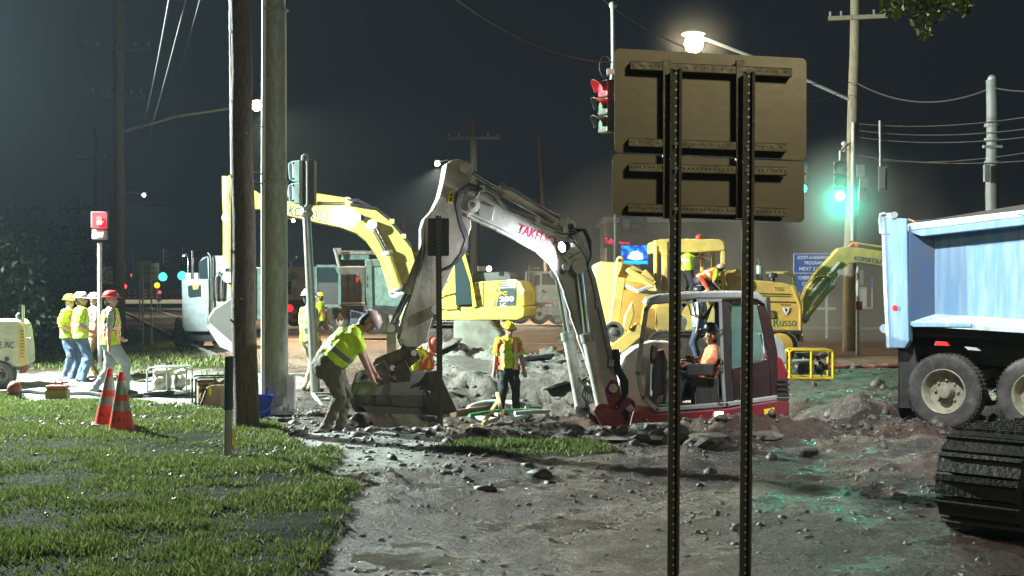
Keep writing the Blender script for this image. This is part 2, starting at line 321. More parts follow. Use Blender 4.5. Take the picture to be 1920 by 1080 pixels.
# painted lines and kerb on the far road
def strip(name, a, b, wd, m, z=.006, kind='structure', label=None, hgt=0.):
    a, b = Vector(a), Vector(b); d = (b-a).normalized(); s = Vector((-d.y, d.x, 0))*wd/2; mb = MB(); N = 24
    for i in range(N):
        p = a.lerp(b, i/N); q = a.lerp(b, (i+1)/N)
        zp = max(H(p.x, p.y), 0)*(p.y < 46)+z; zq = max(H(q.x, q.y), 0)*(q.y < 46)+z; p = Vector((p.x, p.y, zp)); q = Vector((q.x, q.y, zq))
        if hgt: mb.prism([p-s, p+s, q+s, q-s], (0, 0, -hgt-.2))
        else: mb.add([p-s, p+s, q+s, q-s], [(0, 1, 2, 3)])
    o = mb.build(name, m, fix=bool(hgt)); tag(o, label, kind=kind); return o
pw = mat('worn white road paint', (.6, .58, .5), .6, 0, (.14, .10, .08), .9, 3); py_ = mat('worn yellow road paint', (.5, .33, .06), .6, 0, (.14, .10, .08), .9, 3)
strip('road_marking', (-62, 208, 0), (-14.5, 62, 0), .22, pw); strip('road_marking', (-3.5, 62, 0), (6.5, 41, 0), .14, py_, .03); strip('road_marking', (-3.1, 62.3, 0), (7.0, 41.2, 0), .14, py_, .03)
strip('road_marking', (-9, 47, 0), (9, 39.5, 0), .2, pw, .03)
strip('kerb', (-11.75-(200-45)*.335, 200, 0), (-11.7-(33-45)*.335, 33, 0), .18, mat('concrete kerb', (.2, .19, .17), .8), .12, hgt=.15)
strip('kerb', (6, 62, 0), (34, 56, 0), .2, mat('concrete kerb', (.2, .19, .17), .8), .12, hgt=.15)
# ------------------------------------------------------------------ grass
def grass(name, N, xr, yr, hgt, m, thr=.35, seed=0):
    r = np.random.default_rng(seed+3); x = r.uniform(*xr, N); y = r.uniform(*yr, N)
    gg = masks(x, y)[0]; patch = fbm(x*1.1, y*1.1, 3, 77); bare = fbm(x*.8, y*1.6, 3, 44)
    k = (gg > thr) & (r.random(N) < sst(.2, .45, patch)*.8+.25) & (r.random(N) < sst(.29, .38, bare)+.16); x, y, patch = x[k], y[k], patch[k]; n = len(x)
    hv = fbm(x*2.4, y*2.4, 2, 91); k = r.random(len(x)) < .25+.75*sst(.3, .6, hv)*np.clip((gg[k]-.2)*1.6, .15, 1); x, y, patch, hv = x[k], y[k], patch[k], hv[k]; n = len(x); patch = patch*(.4+1.1*hv)
    z = height(x, y)-.01; a = r.uniform(0, 6.283, n); l = hgt*r.uniform(.35, 1.15, n)*(.55+patch*.9); wd = r.uniform(.004, .009, n)*np.clip(y/11, 1, 2.4); ln = r.uniform(.15, .8, n)*l; b = r.uniform(0, 6.283, n)
    ux, uy = np.cos(a)*wd, np.sin(a)*wd; lx, ly = np.cos(b)*ln, np.sin(b)*ln
    V = np.empty((n, 4, 3)); V[:, 0] = np.stack([x-ux, y-uy, z], -1); V[:, 1] = np.stack([x+ux, y+uy, z], -1); V[:, 2] = np.stack([x+lx*.4+ux*.7, y+ly*.4+uy*.7, z+l*.6], -1); V[:, 3] = np.stack([x+lx, y+ly, z+l], -1)
    me = bpy.data.meshes.new(name); i = np.arange(n)*4; f = np.empty((n, 2, 3), np.int32); f[:, 0] = np.stack([i, i+1, i+2], -1); f[:, 1] = np.stack([i, i+2, i+3], -1)
    me.vertices.add(n*4); me.vertices.foreach_set('co', V.ravel().astype(np.float32)); me.loops.add(n*6); me.loops.foreach_set('vertex_index', f.ravel()); me.polygons.add(n*2); me.polygons.foreach_set('loop_start', (np.arange(n*2)*3).astype(np.int32)); me.update(calc_edges=True)
    at = me.attributes.new('tone', 'FLOAT', 'POINT'); at.data.foreach_set('value', np.repeat(r.random(n), 4).astype(np.float32))
    me.materials.append(m); o = bpy.data.objects.new(name, me); COL.objects.link(o); tag(o, 'short trampled grass on the verge', 'grass', kind='stuff'); del o['category']; return o
gmt = bpy.data.materials.new('grass blades'); gmt.use_nodes = True; t = gmt.node_tree; bs = t.nodes['Principled BSDF']; bs.inputs['Roughness'].default_value = .6; bs.inputs['Specular IOR Level'].default_value = .3
tl = node(t, 'BsdfTranslucent'); mxs = node(t, 'MixShader'); mxs.inputs[0].default_value = .3; t.links.new(bs.outputs[0], mxs.inputs[1]); t.links.new(tl.outputs[0], mxs.inputs[2]); t.links.new(mxs.outputs[0], t.nodes['Material Output'].inputs[0]); a_ = node(t, 'Attribute', attribute_name='tone'); r_ = node(t, 'ValToRGB'); e = r_.color_ramp.elements; e[0].color = (.06, .10, .02, 1); e[1].color = (.32, .29, .16, 1); e.new(.55).color = (.115, .155, .034, 1); e.new(.85).color = (.17, .22, .06, 1)
t.links.new(a_.outputs['Fac'], r_.inputs[0]); t.links.new(r_.outputs[0], bs.inputs['Base Color']); t.links.new(r_.outputs[0], tl.inputs[0])
grass('grass', 620000, (-11, 1.4), (6.8, 22), .062, gmt, .35, 1)
grass('grass', 90000, (-24, -5), (24, 60), .12, gmt, .3, 2)
# ------------------------------------------------------------------ rubble
mudm = mat('clotted wet mud', (.085, .073, .06), .55, 0, (.05, .038, .03), .9, 4, .8, 18)
asm = mat('broken asphalt', (.10, .10, .092), .6, 0, (.24, .23, .20), .7, 3, .7, 22)
def rock(seed, flat=1., sub=2, jag=.35):
    bm = bmesh.new(); bmesh.ops.create_icosphere(bm, subdivisions=sub, radius=1)
    co = np.array([v.co[:] for v in bm.verts]); n = fbm(co[:, 0]*1.6+seed*3.1+co[:, 2], co[:, 1]*1.6+seed+co[:, 2]*1.3, 4, seed)-.5
    n2 = np.abs(fbm(co[:, 0]*3+seed, co[:, 1]*3+co[:, 2]*2.4, 3, seed+5)-.5)
    co *= (1+n*jag*3-n2*jag*1.2)[:, None]; co[:, 2] = np.clip(co[:, 2]*flat, -flat*.6, flat*.75)
    for v, c in zip(bm.verts, co): v.co = c
    me = bpy.data.meshes.new('rock'); bm.to_mesh(me); bm.free(); return me
rocks = [rock(i, .7, 3) for i in range(5)]+[rock(10+i, .28, 3, .3) for i in range(4)]
def place_rock(me, x, y, s, rz, name, label, cat, group, m, tilt=0., dz=.0):
    k = me.copy(); k.materials.append(m); o = bpy.data.objects.new(name, k); COL.objects.link(o); o.scale = s; o.rotation_euler = (tilt, tilt*.6, rz); o.location = (x, y, H(x, y)+s[2]*.2+dz); tag(o, label, cat, group); return o
# the biggest clods, in front of the excavator and along the edge of the hole
big = [(1235, 836, .36, .30, 'large dark mud clod heaped just left of the left sign post', 'clod'), (1330, 842, .42, .20, 'wide muddy asphalt lump between the two tall sign posts', 'clod'),
 (1300, 826, .38, .14, 'mud covered lump behind the wide asphalt lump, under the cab', 'clod'), (1515, 858, .14, .09, 'small flat clod alone on wet mud right of the sign posts', 'clod'),
 (1068, 812, .26, .20, 'dark wet clod beside the foot of the excavator boom', 'clod'), (1140, 822, .5, .10, 'flat asphalt slab lying in front of the boom foot', 'slab'),
 (985, 806, .22, .22, 'brown clod on the lip of the hole by the standing worker', 'clod'), (1420, 820, .3, .10, 'low lump under the rear of the excavator', 'clod'),
 (1570, 800, .40, .18, 'mounded mud behind the excavator, left of the dump truck', 'clod')]
for i, (px, py, wd, hh, lb, ct) in enumerate(big):
    p = G(px, py); place_rock(rocks[5+i % 4] if ct == 'slab' else rocks[i % 5], p.x, p.y, (wd, wd*.7, hh), i*1.3, 'asphalt_slab' if ct == 'slab' else 'mud_clod', lb, ct, None, asm if ct == 'slab' else mudm)
slabs = [(900, 712, .75, .09), (870, 740, .55, .07), (955, 690, .5, .08), (1010, 705, .42, .07), (1060, 735, .5, .1), (845, 690, .45, .12), (920, 765, .34, .06), (780, 730, .4, .1), (1000, 750, .33, .08)]
for i, (px, py, wd, hh) in enumerate(slabs):
    Yd = 25.5+(760-py)*.055; p = P(px, py, Yd); place_rock(rocks[5+i % 4], p.x, p.y, (wd, wd*.6, hh*1.8), i*.9, 'asphalt_slab', 'broken grey asphalt slab lying tilted on the far bank of the hole', 'slab', 'asphalt slabs on the far bank', asm, tilt=.28)
# loose rubble nobody could count
def rubble(name, N, m, fn, smin, smax, seed):
    r = np.random.default_rng(seed); base = []
    for k in range(6):
        bm = bmesh.new(); bmesh.ops.create_icosphere(bm, subdivisions=1, radius=1); c = np.array([v.co[:] for v in bm.verts]); c *= r.uniform(.42, 1.3, (len(c), 1)); f = np.array([[v.index for v in p.verts] for p in bm.faces]); base.append((c, f)); bm.free()
    V = []; Fc = []; o = 0; x, y = fn(r, N)
    z = height(x, y)
    for i in range(len(x)):
        c, f = base[i % 6]; s = smin+(smax-smin)*r.random()**4; a = r.random()*6.28; ca, sa = math.cos(a), math.sin(a)
        q = c*np.array([s*r.uniform(.7, 1.4), s, s*r.uniform(.35, .9)]); q = np.stack([q[:, 0]*ca-q[:, 1]*sa+x[i], q[:, 0]*sa+q[:, 1]*ca+y[i], q[:, 2]+z[i]+s*.02], -1); V.append(q); Fc.append(f+o); o += len(c)
    V = np.concatenate(V); Fc = np.concatenate(Fc).astype(np.int32); me = bpy.data.meshes.new(name); me.vertices.add(len(V)); me.vertices.foreach_set('co', V.ravel().astype(np.float32)); me.loops.add(Fc.size); me.loops.foreach_set('vertex_index', Fc.ravel()); me.polygons.add(len(Fc)); me.polygons.foreach_set('loop_start', (np.arange(len(Fc))*3).astype(np.int32)); me.update(calc_edges=True)
    me.materials.append(m); ob = bpy.data.objects.new(name, me); COL.objects.link(ob); tag(ob, kind='stuff'); return ob
def f1(r, N):
    x = r.uniform(-3, 8.5, N); y = r.uniform(11, 33, N); g, c, rd = masks(x, y); k = (r.random(N) < (1-g)*(.08+.75*np.exp(-((y-16.3)/1.4)**2)+.6*np.exp(-((y-27.5)/3)**2)*(x < 4))); return x[k], y[k]
rubble('rubble', 9000, mudm, f1, .012, .12, 1)
def f4(r, N):
    x = r.uniform(-1.5, 8.5, N); y = 7.5+r.random(N)**.8*14; g = masks(x, y)[0]; k = (g < .3) & (r.random(N) < .3+.7*sst(.45, .6, fbm(x*.9, y*.9, 3, 9))); return x[k], y[k]
rubble('gravel', 16000, asm, f4, .006, .035, 5)
def f5(r, N):
    x = r.uniform(-9, -1.5, N); y = r.uniform(7, 21, N); k = r.random(N) < sst(.5, .7, fbm(x*1.2, y*1.2, 3, 19)); return x[k], y[k]
rubble('litter', 2600, mudm, f5, .006, .045, 6)
def f2(r, N): return r.uniform(-3.6, -.4, N), r.uniform(12, 19.5, N)
rubble('gravel', 1500, asm, f2, .008, .055, 2)
def f3(r, N):
    cx = r.choice([-5.6, -6.2, -5.2, -4.6], N); cyy = r.choice([19.3, 17.2, 16.6], N); return cx+r.normal(0, .28, N), cyy+r.normal(0, .3, N)
rubble('gravel', 700, mudm, f3, .01, .06, 3)
# ------------------------------------------------------------------ utility poles
def wood_pole(px0, px1, ytop, ybase, r0, label, Yd=None, arm=None, group=None, m='wood', name='utility_pole'):
    base = G(px0, ybase) if Yd is None else P(px0, HZ+CH*F/Yd, Yd); Yd = base.y; top = P(px1, ytop, Yd)
    t = thing(name, (base.x, base.y, H(base.x, base.y) if Yd < 45 else 0), label, 'utility pole' if name == 'utility_pole' else 'pole', group)
    n = 10; b0 = Vector((base.x, base.y, -.3)); pts = [b0.lerp(top, i/n)+Vector((math.sin(i*1.7)*.012*r0*6, 0, 0)) for i in range(n+1)]
    MB().tube(pts, [r0*(1-.22*i/n) for i in range(n+1)], 20).build('pole', m, t, smooth=True)
    if arm:
        for py, hw, rot in arm:
            c = P(px1, py, Yd); u = Vector((math.cos(R(rot)), math.sin(R(rot)), 0)); MB().bar(c-u*hw-Vector((0, r0, 0)), c+u*hw-Vector((0, r0, 0)), .1, .12).build('cross_arm', m, t)
            for k in (-.92, -.55, .55, .92): MB().lathe(c+u*hw*k-Vector((0, r0, -.06)), (0, 0, 1), [(0, .02), (.05, .045), (.09, .03), (.13, .05), (.16, .01)], 8).build('insulator', 'grey', t, smooth=True)
    return t
wp = wood_pole(462, 450, -40, 808, .165, 'thick dark wooden utility pole rising from the grass beside the galvanised signal pole')
Yw = 16.4
MB().tube([P(431, -40, Yw), P(433, 200, Yw), P(434, 330, Yw), P(434, 500, Yw), P(437, 640, Yw), P(440, 660, Yw)], .013, 8).build('ground_wire', 'galv', wp, smooth=True)
for y in (60, 190, 330, 470, 600): MB().box(P(436, y, Yw-.02), (.05, .05, .03)).build('cable_clip', 'galv', wp)
for y, dx in ((250, 0), (420, 8), (560, -9)): MB().cyl(P(462+dx, y, Yw-.15), P(462+dx, y, Yw-.18), .012, 8).build('pole_step_bolt', 'galv', wp)
# galvanised signal pole
Ys = 18.5; base = G(517, 778); t = thing('signal_pole', base, 'thick grey painted steel signal pole on a square base plate beside the wooden pole', 'pole')
MB().tube([P(517, 768, Ys), P(516, 340, Ys)], .183, 28, r2=.172).build('lower_shaft', 'conc', t, smooth=True)
MB().tube([P(516, 341, Ys), P(515.5, 16, Ys)], .166, 28, r2=.162).build('middle_shaft', 'conc', t, smooth=True)
MB().tube([P(515.5, 17, Ys), P(515, -60, Ys)], .150, 28).build('upper_shaft', 'conc', t, smooth=True)
for y in (340, 18): MB().lathe(P(516, y, Ys), (0, 0, 1), [(-.03, .165), (-.02, .19), (.0, .19), (.012, .165)], 28).build('joint_ring', 'conc', t, smooth=True)
MB().box(base+Vector((0, 0, .05)), (.56, .5, .06), rz=.1).build('base_plate', 'conc', t, bevel=.01)
for dx, dy in ((-.22, -.18), (.22, -.18), (.22, .18), (-.22, .18)):
    MB().lathe(base+Vector((dx, dy, .07)), (0, 0, 1), [(0, .03), (.05, .03), (.05, .018), (.09, .018), (.09, 0)], 8).build('anchor_bolt', 'galv', t)
MB().tube([P(494, 765, Ys-.1), P(494, 330, Ys-.1), P(496, -50, Ys-.1)], .036, 10).build('lit_edge_conduit', 'signwhite', t, smooth=True)  # tube thickened and whitened to carry the pole's bright lit left edge
MB().box(P(545, 735, Ys), (.13, .12, .5)).build('junction_box', 'signwhite', t, bevel=.01)
MB().box(P(517, 752, Ys-.19), (.22, .04, .12)).build('hand_hole_cover', 'conc', t, bevel=.01)
# poles on the left, going away down the road
wood_pole(223, 222, 6, 0, .22, 'tall wooden utility pole behind the worker in the red helmet, nearest of the left row', Yd=46, arm=((92, 1.2, 8), (180, .9, 8)))
wood_pole(212, 211, 292, 0, .13, 'thin short wooden pole just left of the tallest roadside pole', Yd=50)
wood_pole(184, 181, 240, 0, .16, 'thin dim pole behind the lit pedestrian signal', Yd=62, arm=((300, .9, 5),))
wood_pole(149, 149, 372, 0, .16, 'far thin pole standing left of the pedestrian signal', Yd=85, arm=((392, 1.1, 0),))
wood_pole(114, 111, 505, 0, .06, 'short leaning marker pole at the far left under the dark trees', Yd=48)
wood_pole(137, 136, 430, 0, .13, 'farthest thin pole near the dark trees on the left', Yd=105)
# poles on the right
a = wood_pole(1590, 1605, -30, 0, .19, 'tall wooden utility pole behind the green traffic signals on the right', Yd=38, arm=((35, .85, -12),), m=mat('pale old pole wood', (.22, .19, .13), .8, 0, (.1, .08, .05), .8, 5, .4, 30, streak=4))
MB().tube([P(1598, 470, 37.8), P(1600, 230, 37.8)], .05, 8).build('riser_conduit', 'galv', a, smooth=True)
for y in (285, 295): MB().sphere(P(1583, y-15, 37.7), .09).build('bracket_clamp', 'galv', a, smooth=True)
a = wood_pole(1861, 1861, 150, 0, .2, 'grey round-topped steel pole behind the blue dump body', Yd=34, m='grey', name='steel_pole')
MB().sphere(P(1861, 148, 34), .13, sx=(1, 1, .9)).build('pole_cap', 'galv', a, smooth=True)
MB().box(P(1850, 325, 33.7), (.14, .14, .45)).build('control_box', 'grey', a); MB().box(P(1861, 275, 33.8), (.5, .1, .07)).build('cable_bracket', 'galv', a)
for y in (235, 262, 305): MB().lathe(P(1861, y, 34), (0, 0, 1), [(-.04, .19), (-.04, .215), (.04, .215), (.04, .19)], 16).build('pole_band', 'grey', a)
wood_pole(890, 888, 228, 0, .22, 'dim wooden pole standing behind the lime excavator', Yd=58, arm=((260, 1.2, 0),))
wood_pole(1030, 1012, 258, 0, .16, 'thin leaning pole seen above the white excavator boom', Yd=78)
wood_pole(757, 757, 400, 0, .13, 'farthest dim pole between the two excavator booms', Yd=90)
wood_pole(1153, 1153, 402, 0, .09, 'slim grey post left of the blue screen', Yd=62, m='galv', name='steel_pole')
# ------------------------------------------------------------------ overhead wires
def wire(label, a, b, sag=.4, r=.012, n=16, name='overhead_wire'):
    a, b = Vector(a), Vector(b); pts = [a.lerp(b, i/n)-Vector((0, 0, sag*4*(i/n)*(1-i/n))) for i in range(n+1)]
    o = MB().tube(pts, r, 6).build(name, 'wire', smooth=True); rebase(o, a); tag(o, label, 'cable'); return o
wire('upper left wire dropping steeply from the frame top toward the far pole', P(322, -30, 20), P(262, 250, 46), .3, .014)
wire('second steep wire, running right of the first from the frame top', P(356, -30, 20), P(250, 340, 60), .3, .012)
wire('thin dim third wire right of the two steep wires', P(382, -30, 24), P(318, 170, 60), .3, .01)
o = MB().tube([P(226, 248, 46), P(330, 218, 46), P(474, 196, 46)], .05, 8).build('lamp_arm', 'galv', smooth=True); rebase(o, P(226, 248, 46)); tag(o, 'long thin lamp arm reaching right from the tall left pole', 'lamp arm')
wire('cable running down from the top centre to the red signal hanger', P(850, -6, 22), P(1140, 116, 26), .25, .016)
wire('span cable rising left to right above the big sign back', P(1132, 0, 26), P(1290, 90, 30), .1, .014)
wire('top cable between the wooden and the steel pole on the right', P(1600, 152, 38), P(1861, 164, 34), .5, .022)
wire('top cable continuing past the steel pole out of the frame', P(1861, 164, 34), P(2060, 145, 30), .2, .022)
for i, (a, b) in enumerate((((1610, 232), (2050, 196)), ((1612, 245), (2050, 222)), ((1614, 258), (2050, 238)), ((1640, 300), (2050, 260)), ((1600, 290), (2050, 288)))):
    wire('%s sagging cable below the top one on the right side' % ('first', 'second', 'third', 'fourth', 'fifth')[i], P(*a, 40), P(*b, 30), .25, .014)
wire('diagonal cable falling right from the right wooden pole', P(1610, 158, 38), P(1710, 250, 42), .05, .012)
wire('faint cable crossing left behind the right wooden pole', P(1500, 195, 30), P(1570, 175, 38), .05, .012)
wire('faint cable crossing from behind the sign up to the pole', P(1480, 150, 36), P(1600, 153, 38), .1, .012)
wire('short far cable above the distant road at left', P(240, 380, 70), P(330, 384, 70), .1, .02)
for i, y in enumerate((236, 322, 338)): wire('%s short span between the two thick poles' % ('upper', 'middle', 'lower')[i], P(474, y, 17), P(494, y+2+i*3, 18.5), .0, .01, 2, 'pole_strap')
# ------------------------------------------------------------------ traffic signals
sigm = mat('dark green signal housing', (.05, .055, .035), .45, .1, (.10, .10, .06), .5, 8); lensoff = mat('unlit signal lens', (.13, .17, .14), .12, 0, None, .2)
def signal(px, py, Yd, face, lit, label, m=sigm, lens=None, s=1., group=None):
    o = P(px, py, Yd); f = Vector(face).normalized(); sd = Vector((-f.y, f.x, 0)); t = thing('traffic_signal', o, label, 'traffic light', group)
    rot = Matrix((sd, f, Vector((0, 0, 1)))).transposed()
    for k in range(3):
        c = o-Vector((0, 0, (.18+.36*k)*s)); MB().box(c, (.34*s, .2*s, .345*s), rot=rot).build('housing', m, t, bevel=.03*s)
        MB().lathe(c+f*.1*s, f, [(0, .14*s), (.012*s, .13*s), (.03*s, .08*s), (.036*s, 0)], 20).build('lens', (lens or E['red']) if k == lit else lensoff, t, smooth=True)
        v = MB(); n = 14                                       # open tunnel visor
        for j in range(n+1):
            a = math.pi*(1.28*j/n-.14)
            for dd, rr in ((.09, .15), (.09+.26*(.45+.55*math.sin(max(0, min(math.pi, a)))), .155)):
                for ex in (0, .008): v.v.append(c+f*dd*s+sd*math.cos(a)*(rr+ex)*s+Vector((0, 0, math.sin(a)*(rr+ex)*s)))
        for j in range(n):
            a = j*4; b = a+4; v.f += [(a, a+2, b+2, b), (a+1, b+1, b+3, a+3), (a+2, a+3, b+3, b+2)]
        v.build('visor', m, t, smooth=True)
    return t
t = signal(1137, 150, 26, (-.86, -.5, 0), 0, 'hanging traffic signal seen side-on with its red lamp lit, left of the big sign')
c = P(1149, 10, 26); MB().tube([c, P(1150, 120, 26), P(1146, 160, 26)], .045, 10).build('hanger_pipe', 'galv', t, smooth=True)
MB().sphere(c, .08).build('span_clamp', 'galv', t, smooth=True); MB().tube([P(1146, 125, 26)+Vector((-.12+.12*math.cos(a*.5), 0, .1+.22*math.sin(a*.5)-.1)) for a in range(14)], .012, 6).build('cable_loop', 'hose', t, smooth=True)
MB().box(P(1147, 135, 26), (.2, .16, .12)).build('bracket', 'galv', t); MB().bar(P(1147, 160, 26), P(1147, 250, 26), .03, .05).build('back_strap', 'galv', t)
red_glow = lamp('red_signal_glow', 'POINT', P(1122, 168, 25.7), 25, (1, .02, .05), .1)
t = signal(1575, 302, 33, (-.25, -1, 0), 2, 'traffic signal with its green lamp lit brightly in front of the right wooden pole', lens=E['green'])
MB().tube([P(1575, 302, 33), P(1575, 285, 33), P(1590, 270, 35)], .03, 8).build('hanger_pipe', 'galv', t, smooth=True)
lamp('green_signal_glow', 'SPOT', P(1574, 377, 32.6), 520, (.02, 1, .62), .12, (6.0, 12, 0), 140, .9)
t = signal(1506, 306, 45, (-.3, -1, 0), 2, 'farther green traffic signal peeping out past the right edge of the big sign', lens=E['greenfar'])
# sign backs hanging by pipes on the right
t = thing('hanging_sign', P(1654, 312, 30), 'narrow sign seen from behind hanging on a thin pipe right of the green signal', 'sign')
MB().tube([P(1650, 226, 30), P(1651, 312, 30)], .03, 8).build('hanger_pipe', 'galv', t); MB().box(P(1655, 335, 30), (.2, .02, .58)).build('panel', 'grey', t); MB().box(P(1655, 335, 29.97), (.12, .02, .5)).build('backing_channel', 'grey', t)
t = thing('hanging_sign', P(1615, 305, 32), 'pair of small grey sign plates hung beside the right wooden pole', 'sign')
for y, x in ((320, 1614), (345, 1619), (365, 1617)): MB().box(P(x, y, 32), (.2, .03, .3)).build('plate', 'galv', t)
# pedestrian signal cabinets, seen side-on, on the tall slim post
Yp = 22; b = P(590, 742, Yp); t = thing('pedestrian_signal', b, 'back of twin signal cabinets on a tall leaning aluminium post behind the bending worker', 'traffic light')
MB().tube([P(592, 742, Yp), P(574, 388, Yp)], .085, 18, r2=.07).build('post', mat('brushed aluminium post', (.42, .43, .42), .32, .75, (.3, .3, .3), .5, 6, .1), t, smooth=True)
MB().lathe(P(574.5, 396, Yp), (0, 0, 1), [(-.1, .08), (-.06, .12), (-.02, .12), (0, .095), (.05, .095), (.07, .12), (.11, .12), (.12, .07)], 16).build('collar', 'galv', t, smooth=True)
tealm = mat('pale green signal cabinet', (.30, .42, .40), .4, .2, (.2, .26, .25), .5, 5)
for y0, y1 in ((300, 341), (342, 382)):
    MB().prism([P(547, y0+2, Yp-.1), P(562, y0, Yp-.15), P(562, y1, Yp-.15), P(549, y1-1, Yp-.1)], (.0, .34, 0)).build('cabinet', tealm, t, bevel=.01)
    MB().prism([P(540, y0+7, Yp-.05), P(546, y0+2, Yp-.05), P(548, y1-1, Yp-.05), P(542, y1-6, Yp-.05)], (0, .22, 0)).build('lens_hood', 'railwhite', t, bevel=.01)
    MB().prism([P(562.5, y0, Yp-.12), P(567, y0, Yp-.12), P(567, y1, Yp-.12), P(562.5, y1, Yp-.12)], (0, .3, 0)).build('door_flange', 'galv', t)
    for y in (y0+6, y1-6): MB().box(P(550, y, Yp-.16), (.03, .03, .03)).build('latch', 'blackp', t)
MB().prism([P(567.5, 299, Yp-.1), P(589, 299, Yp-.1), P(589, 384, Yp-.1), P(567.5, 384, Yp-.1)], (0, .3, 0)).build('back_box', sigm, t, bevel=.02)
MB().tube([P(567, 300, Yp-.16), P(567, 293, Yp-.16), P(571, 290, Yp-.16), P(576, 290, Yp-.16), P(576, 384, Yp-.16), P(572, 388, Yp-.16)], .022, 8).build('bracket_pipe', 'galv', t, smooth=True)
t = thing('pedestrian_signal', P(186, 560, 25.6), 'pedestrian signal showing a lit red hand on a bright steel post behind the four workers', 'traffic light')
MB().tube([P(187, 690, 25.6), P(187, 455, 25.6)], .045, 14).build('post', 'galv', t, smooth=True)
MB().box(P(187, 413, 25.6), (.3, .22, .34)).build('hand_housing', 'black', t, bevel=.02); MB().box(P(187, 440, 25.6), (.26, .2, .2)).build('countdown_housing', 'grey', t, bevel=.02)
hx = MB(); hc = P(186, 413, 25.455); hx.box(hc+Vector((0, 0, -.045)), (.1, .01, .09))
for k, (dx, l) in enumerate(((-.04, .07), (-.014, .09), (.014, .085), (.04, .065))): hx.bar(hc+Vector((dx*.9, 0, 0)), hc+Vector((dx*1.25, 0, l)), .018, .01)
hx.bar(hc+Vector((.05, 0, -.07)), hc+Vector((.085, 0, -.01)), .02, .01); hx.build('hand_symbol', E['redhand'], t)
MB().box(P(187, 413, 25.478), (.28, .012, .32)).build('hand_screen', glow('dim red screen', (.9, .0, .03), 1.3), t)
MB().box(P(183, 440, 25.48), (.06, .01, .1)).build('countdown_digit', 'galv', t); MB().box(P(190, 440, 25.48), (.06, .01, .1)).build('countdown_digit', 'galv', t)
lamp('red_hand_glow', 'POINT', P(186, 413, 25.2), 14, (1, .03, .08), .1)
# ------------------------------------------------------------------ road signs
def upost(mbname, px0, px1, y0, y1, Yd, parent, wd=.078, holes=True, m='ochn', rows=None):
    a, b = P(px0, y0, Yd), P(px1, y1, Yd); x = Vector((1, 0, 0)); w2 = wd/2; pr = [(-w2, 0), (-w2*.55, 0), (-w2*.4, .035), (w2*.4, .035), (w2*.55, 0), (w2, 0), (w2, .006), (w2*.62, .006), (w2*.45, .042), (-w2*.45, .042), (-w2*.62, .006), (-w2, .006)]
    mb = MB(); mb.prism([a+Vector((u, v, 0)) for u, v in pr], b-a); o = mb.build('post', m, parent)
    if holes:
        h = MB(); n = int((a-b).length/.0508)
        for i in range(n):
            c = a.lerp(b, (i+.5)/n)+Vector((w2*.12, -.0015+.034, 0)); k = len(h.v)
            for j in range(6): h.v.append(c+Vector((math.cos(j*1.047)*.0075, 0, math.sin(j*1.047)*.0075)))
            h.f.append(tuple(k+j for j in range(6)))
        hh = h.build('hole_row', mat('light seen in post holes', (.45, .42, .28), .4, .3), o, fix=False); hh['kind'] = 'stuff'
    return o
Yb = 8.0; t = thing('guide_sign', P(1330, 1085, Yb), 'large two-panel road sign seen from behind on two tall perforated posts', 'road sign')
def rr(x0, y0, x1, y1, y0b, y1b, r, Yd):                     # rounded panel outline, right side heights given apart
    pts = []
    for cx, cyy, a0 in ((x1-r, y0b+r, -90), (x1-r, y1b-r, 0), (x0+r, y1-r, 90), (x0+r, y0+r, 180)):
        for k in range(6): a = R(a0+18*k); pts.append(P(cx+r*math.cos(a), cyy+r*math.sin(a), Yd))
    return pts
MB().prism(rr(1152, 91, 1512, 286, 109, 300, 10, Yb+.16), (0, .004, 0)).build('upper_panel', 'alu', t)
MB().prism(rr(1148, 288, 1508, 404, 303, 417, 10, Yb+.17), (0, .004, 0)).build('lower_panel', 'alu', t)
st = mat('olive stringer steel', (.17, .16, .105), .45, .4, (.07, .065, .035), .6, 8)
for y0, y1, x0, x1 in ((122, 136, 1182, 1485), (266, 277, 1179, 1476), (313, 321, 1180, 1476), (389, 398, 1178, 1474)):
    a, b = P(x0, y0, Yb+.08), P(x1, y1, Yb+.08); z = MB(); d = b-a
    z.prism([a+Vector((0, 0, .022)), a+Vector((0, .075, .022)), a+Vector((0, .075, .026)), a+Vector((0, -.002, .026))], d); z.prism([a+Vector((0, 0, .024)), a+Vector((0, .004, .024)), a+Vector((0, .004, -.022)), a+Vector((0, 0, -.022))], d); z.prism([a+Vector((0, 0, -.022)), a+Vector((0, .078, -.022)), a+Vector((0, .078, -.026)), a+Vector((0, -.002, -.026))], d)
    s = z.build('stringer', st, t); h = MB(); n = 36
    for i in range(n):
        if i % 2 and y0 < 300: continue
        c = a.lerp(b, (i+.5)/n)+Vector((0, -.0015, 0)); k = len(h.v)
        for j in range(6): h.v.append(c+Vector((math.cos(j*1.047)*.006, 0, math.sin(j*1.047)*.006)))
        h.f.append(tuple(k+j for j in range(6)))
    hh = h.build('hole_row', 'black', s, fix=False); hh['kind'] = 'stuff'
    for x in (1268, 1402): MB().cyl(P(x, y0+(y1-y0)*(x-x0)/(x1-x0), Yb+.0), P(x, y0+(y1-y0)*(x-x0)/(x1-x0), Yb-.02), .012, 6).build('bolt', 'galv', t)
upost('post', 1262, 1268, 1100, 128, Yb, t, .075); upost('post', 1397, 1405, 1115, 134, Yb, t, .075)
for x in (1250, 1387): MB().box(P(x, 262, Yb+.1), (.05, .06, 1.0)).build('post_shadow_strip', st, t)  # strips put in where the posts' shadows fall on the panels
t = thing('small_sign', G(824, 808), 'small narrow dark sign back on a thin perforated post in front of the bucket', 'road sign')
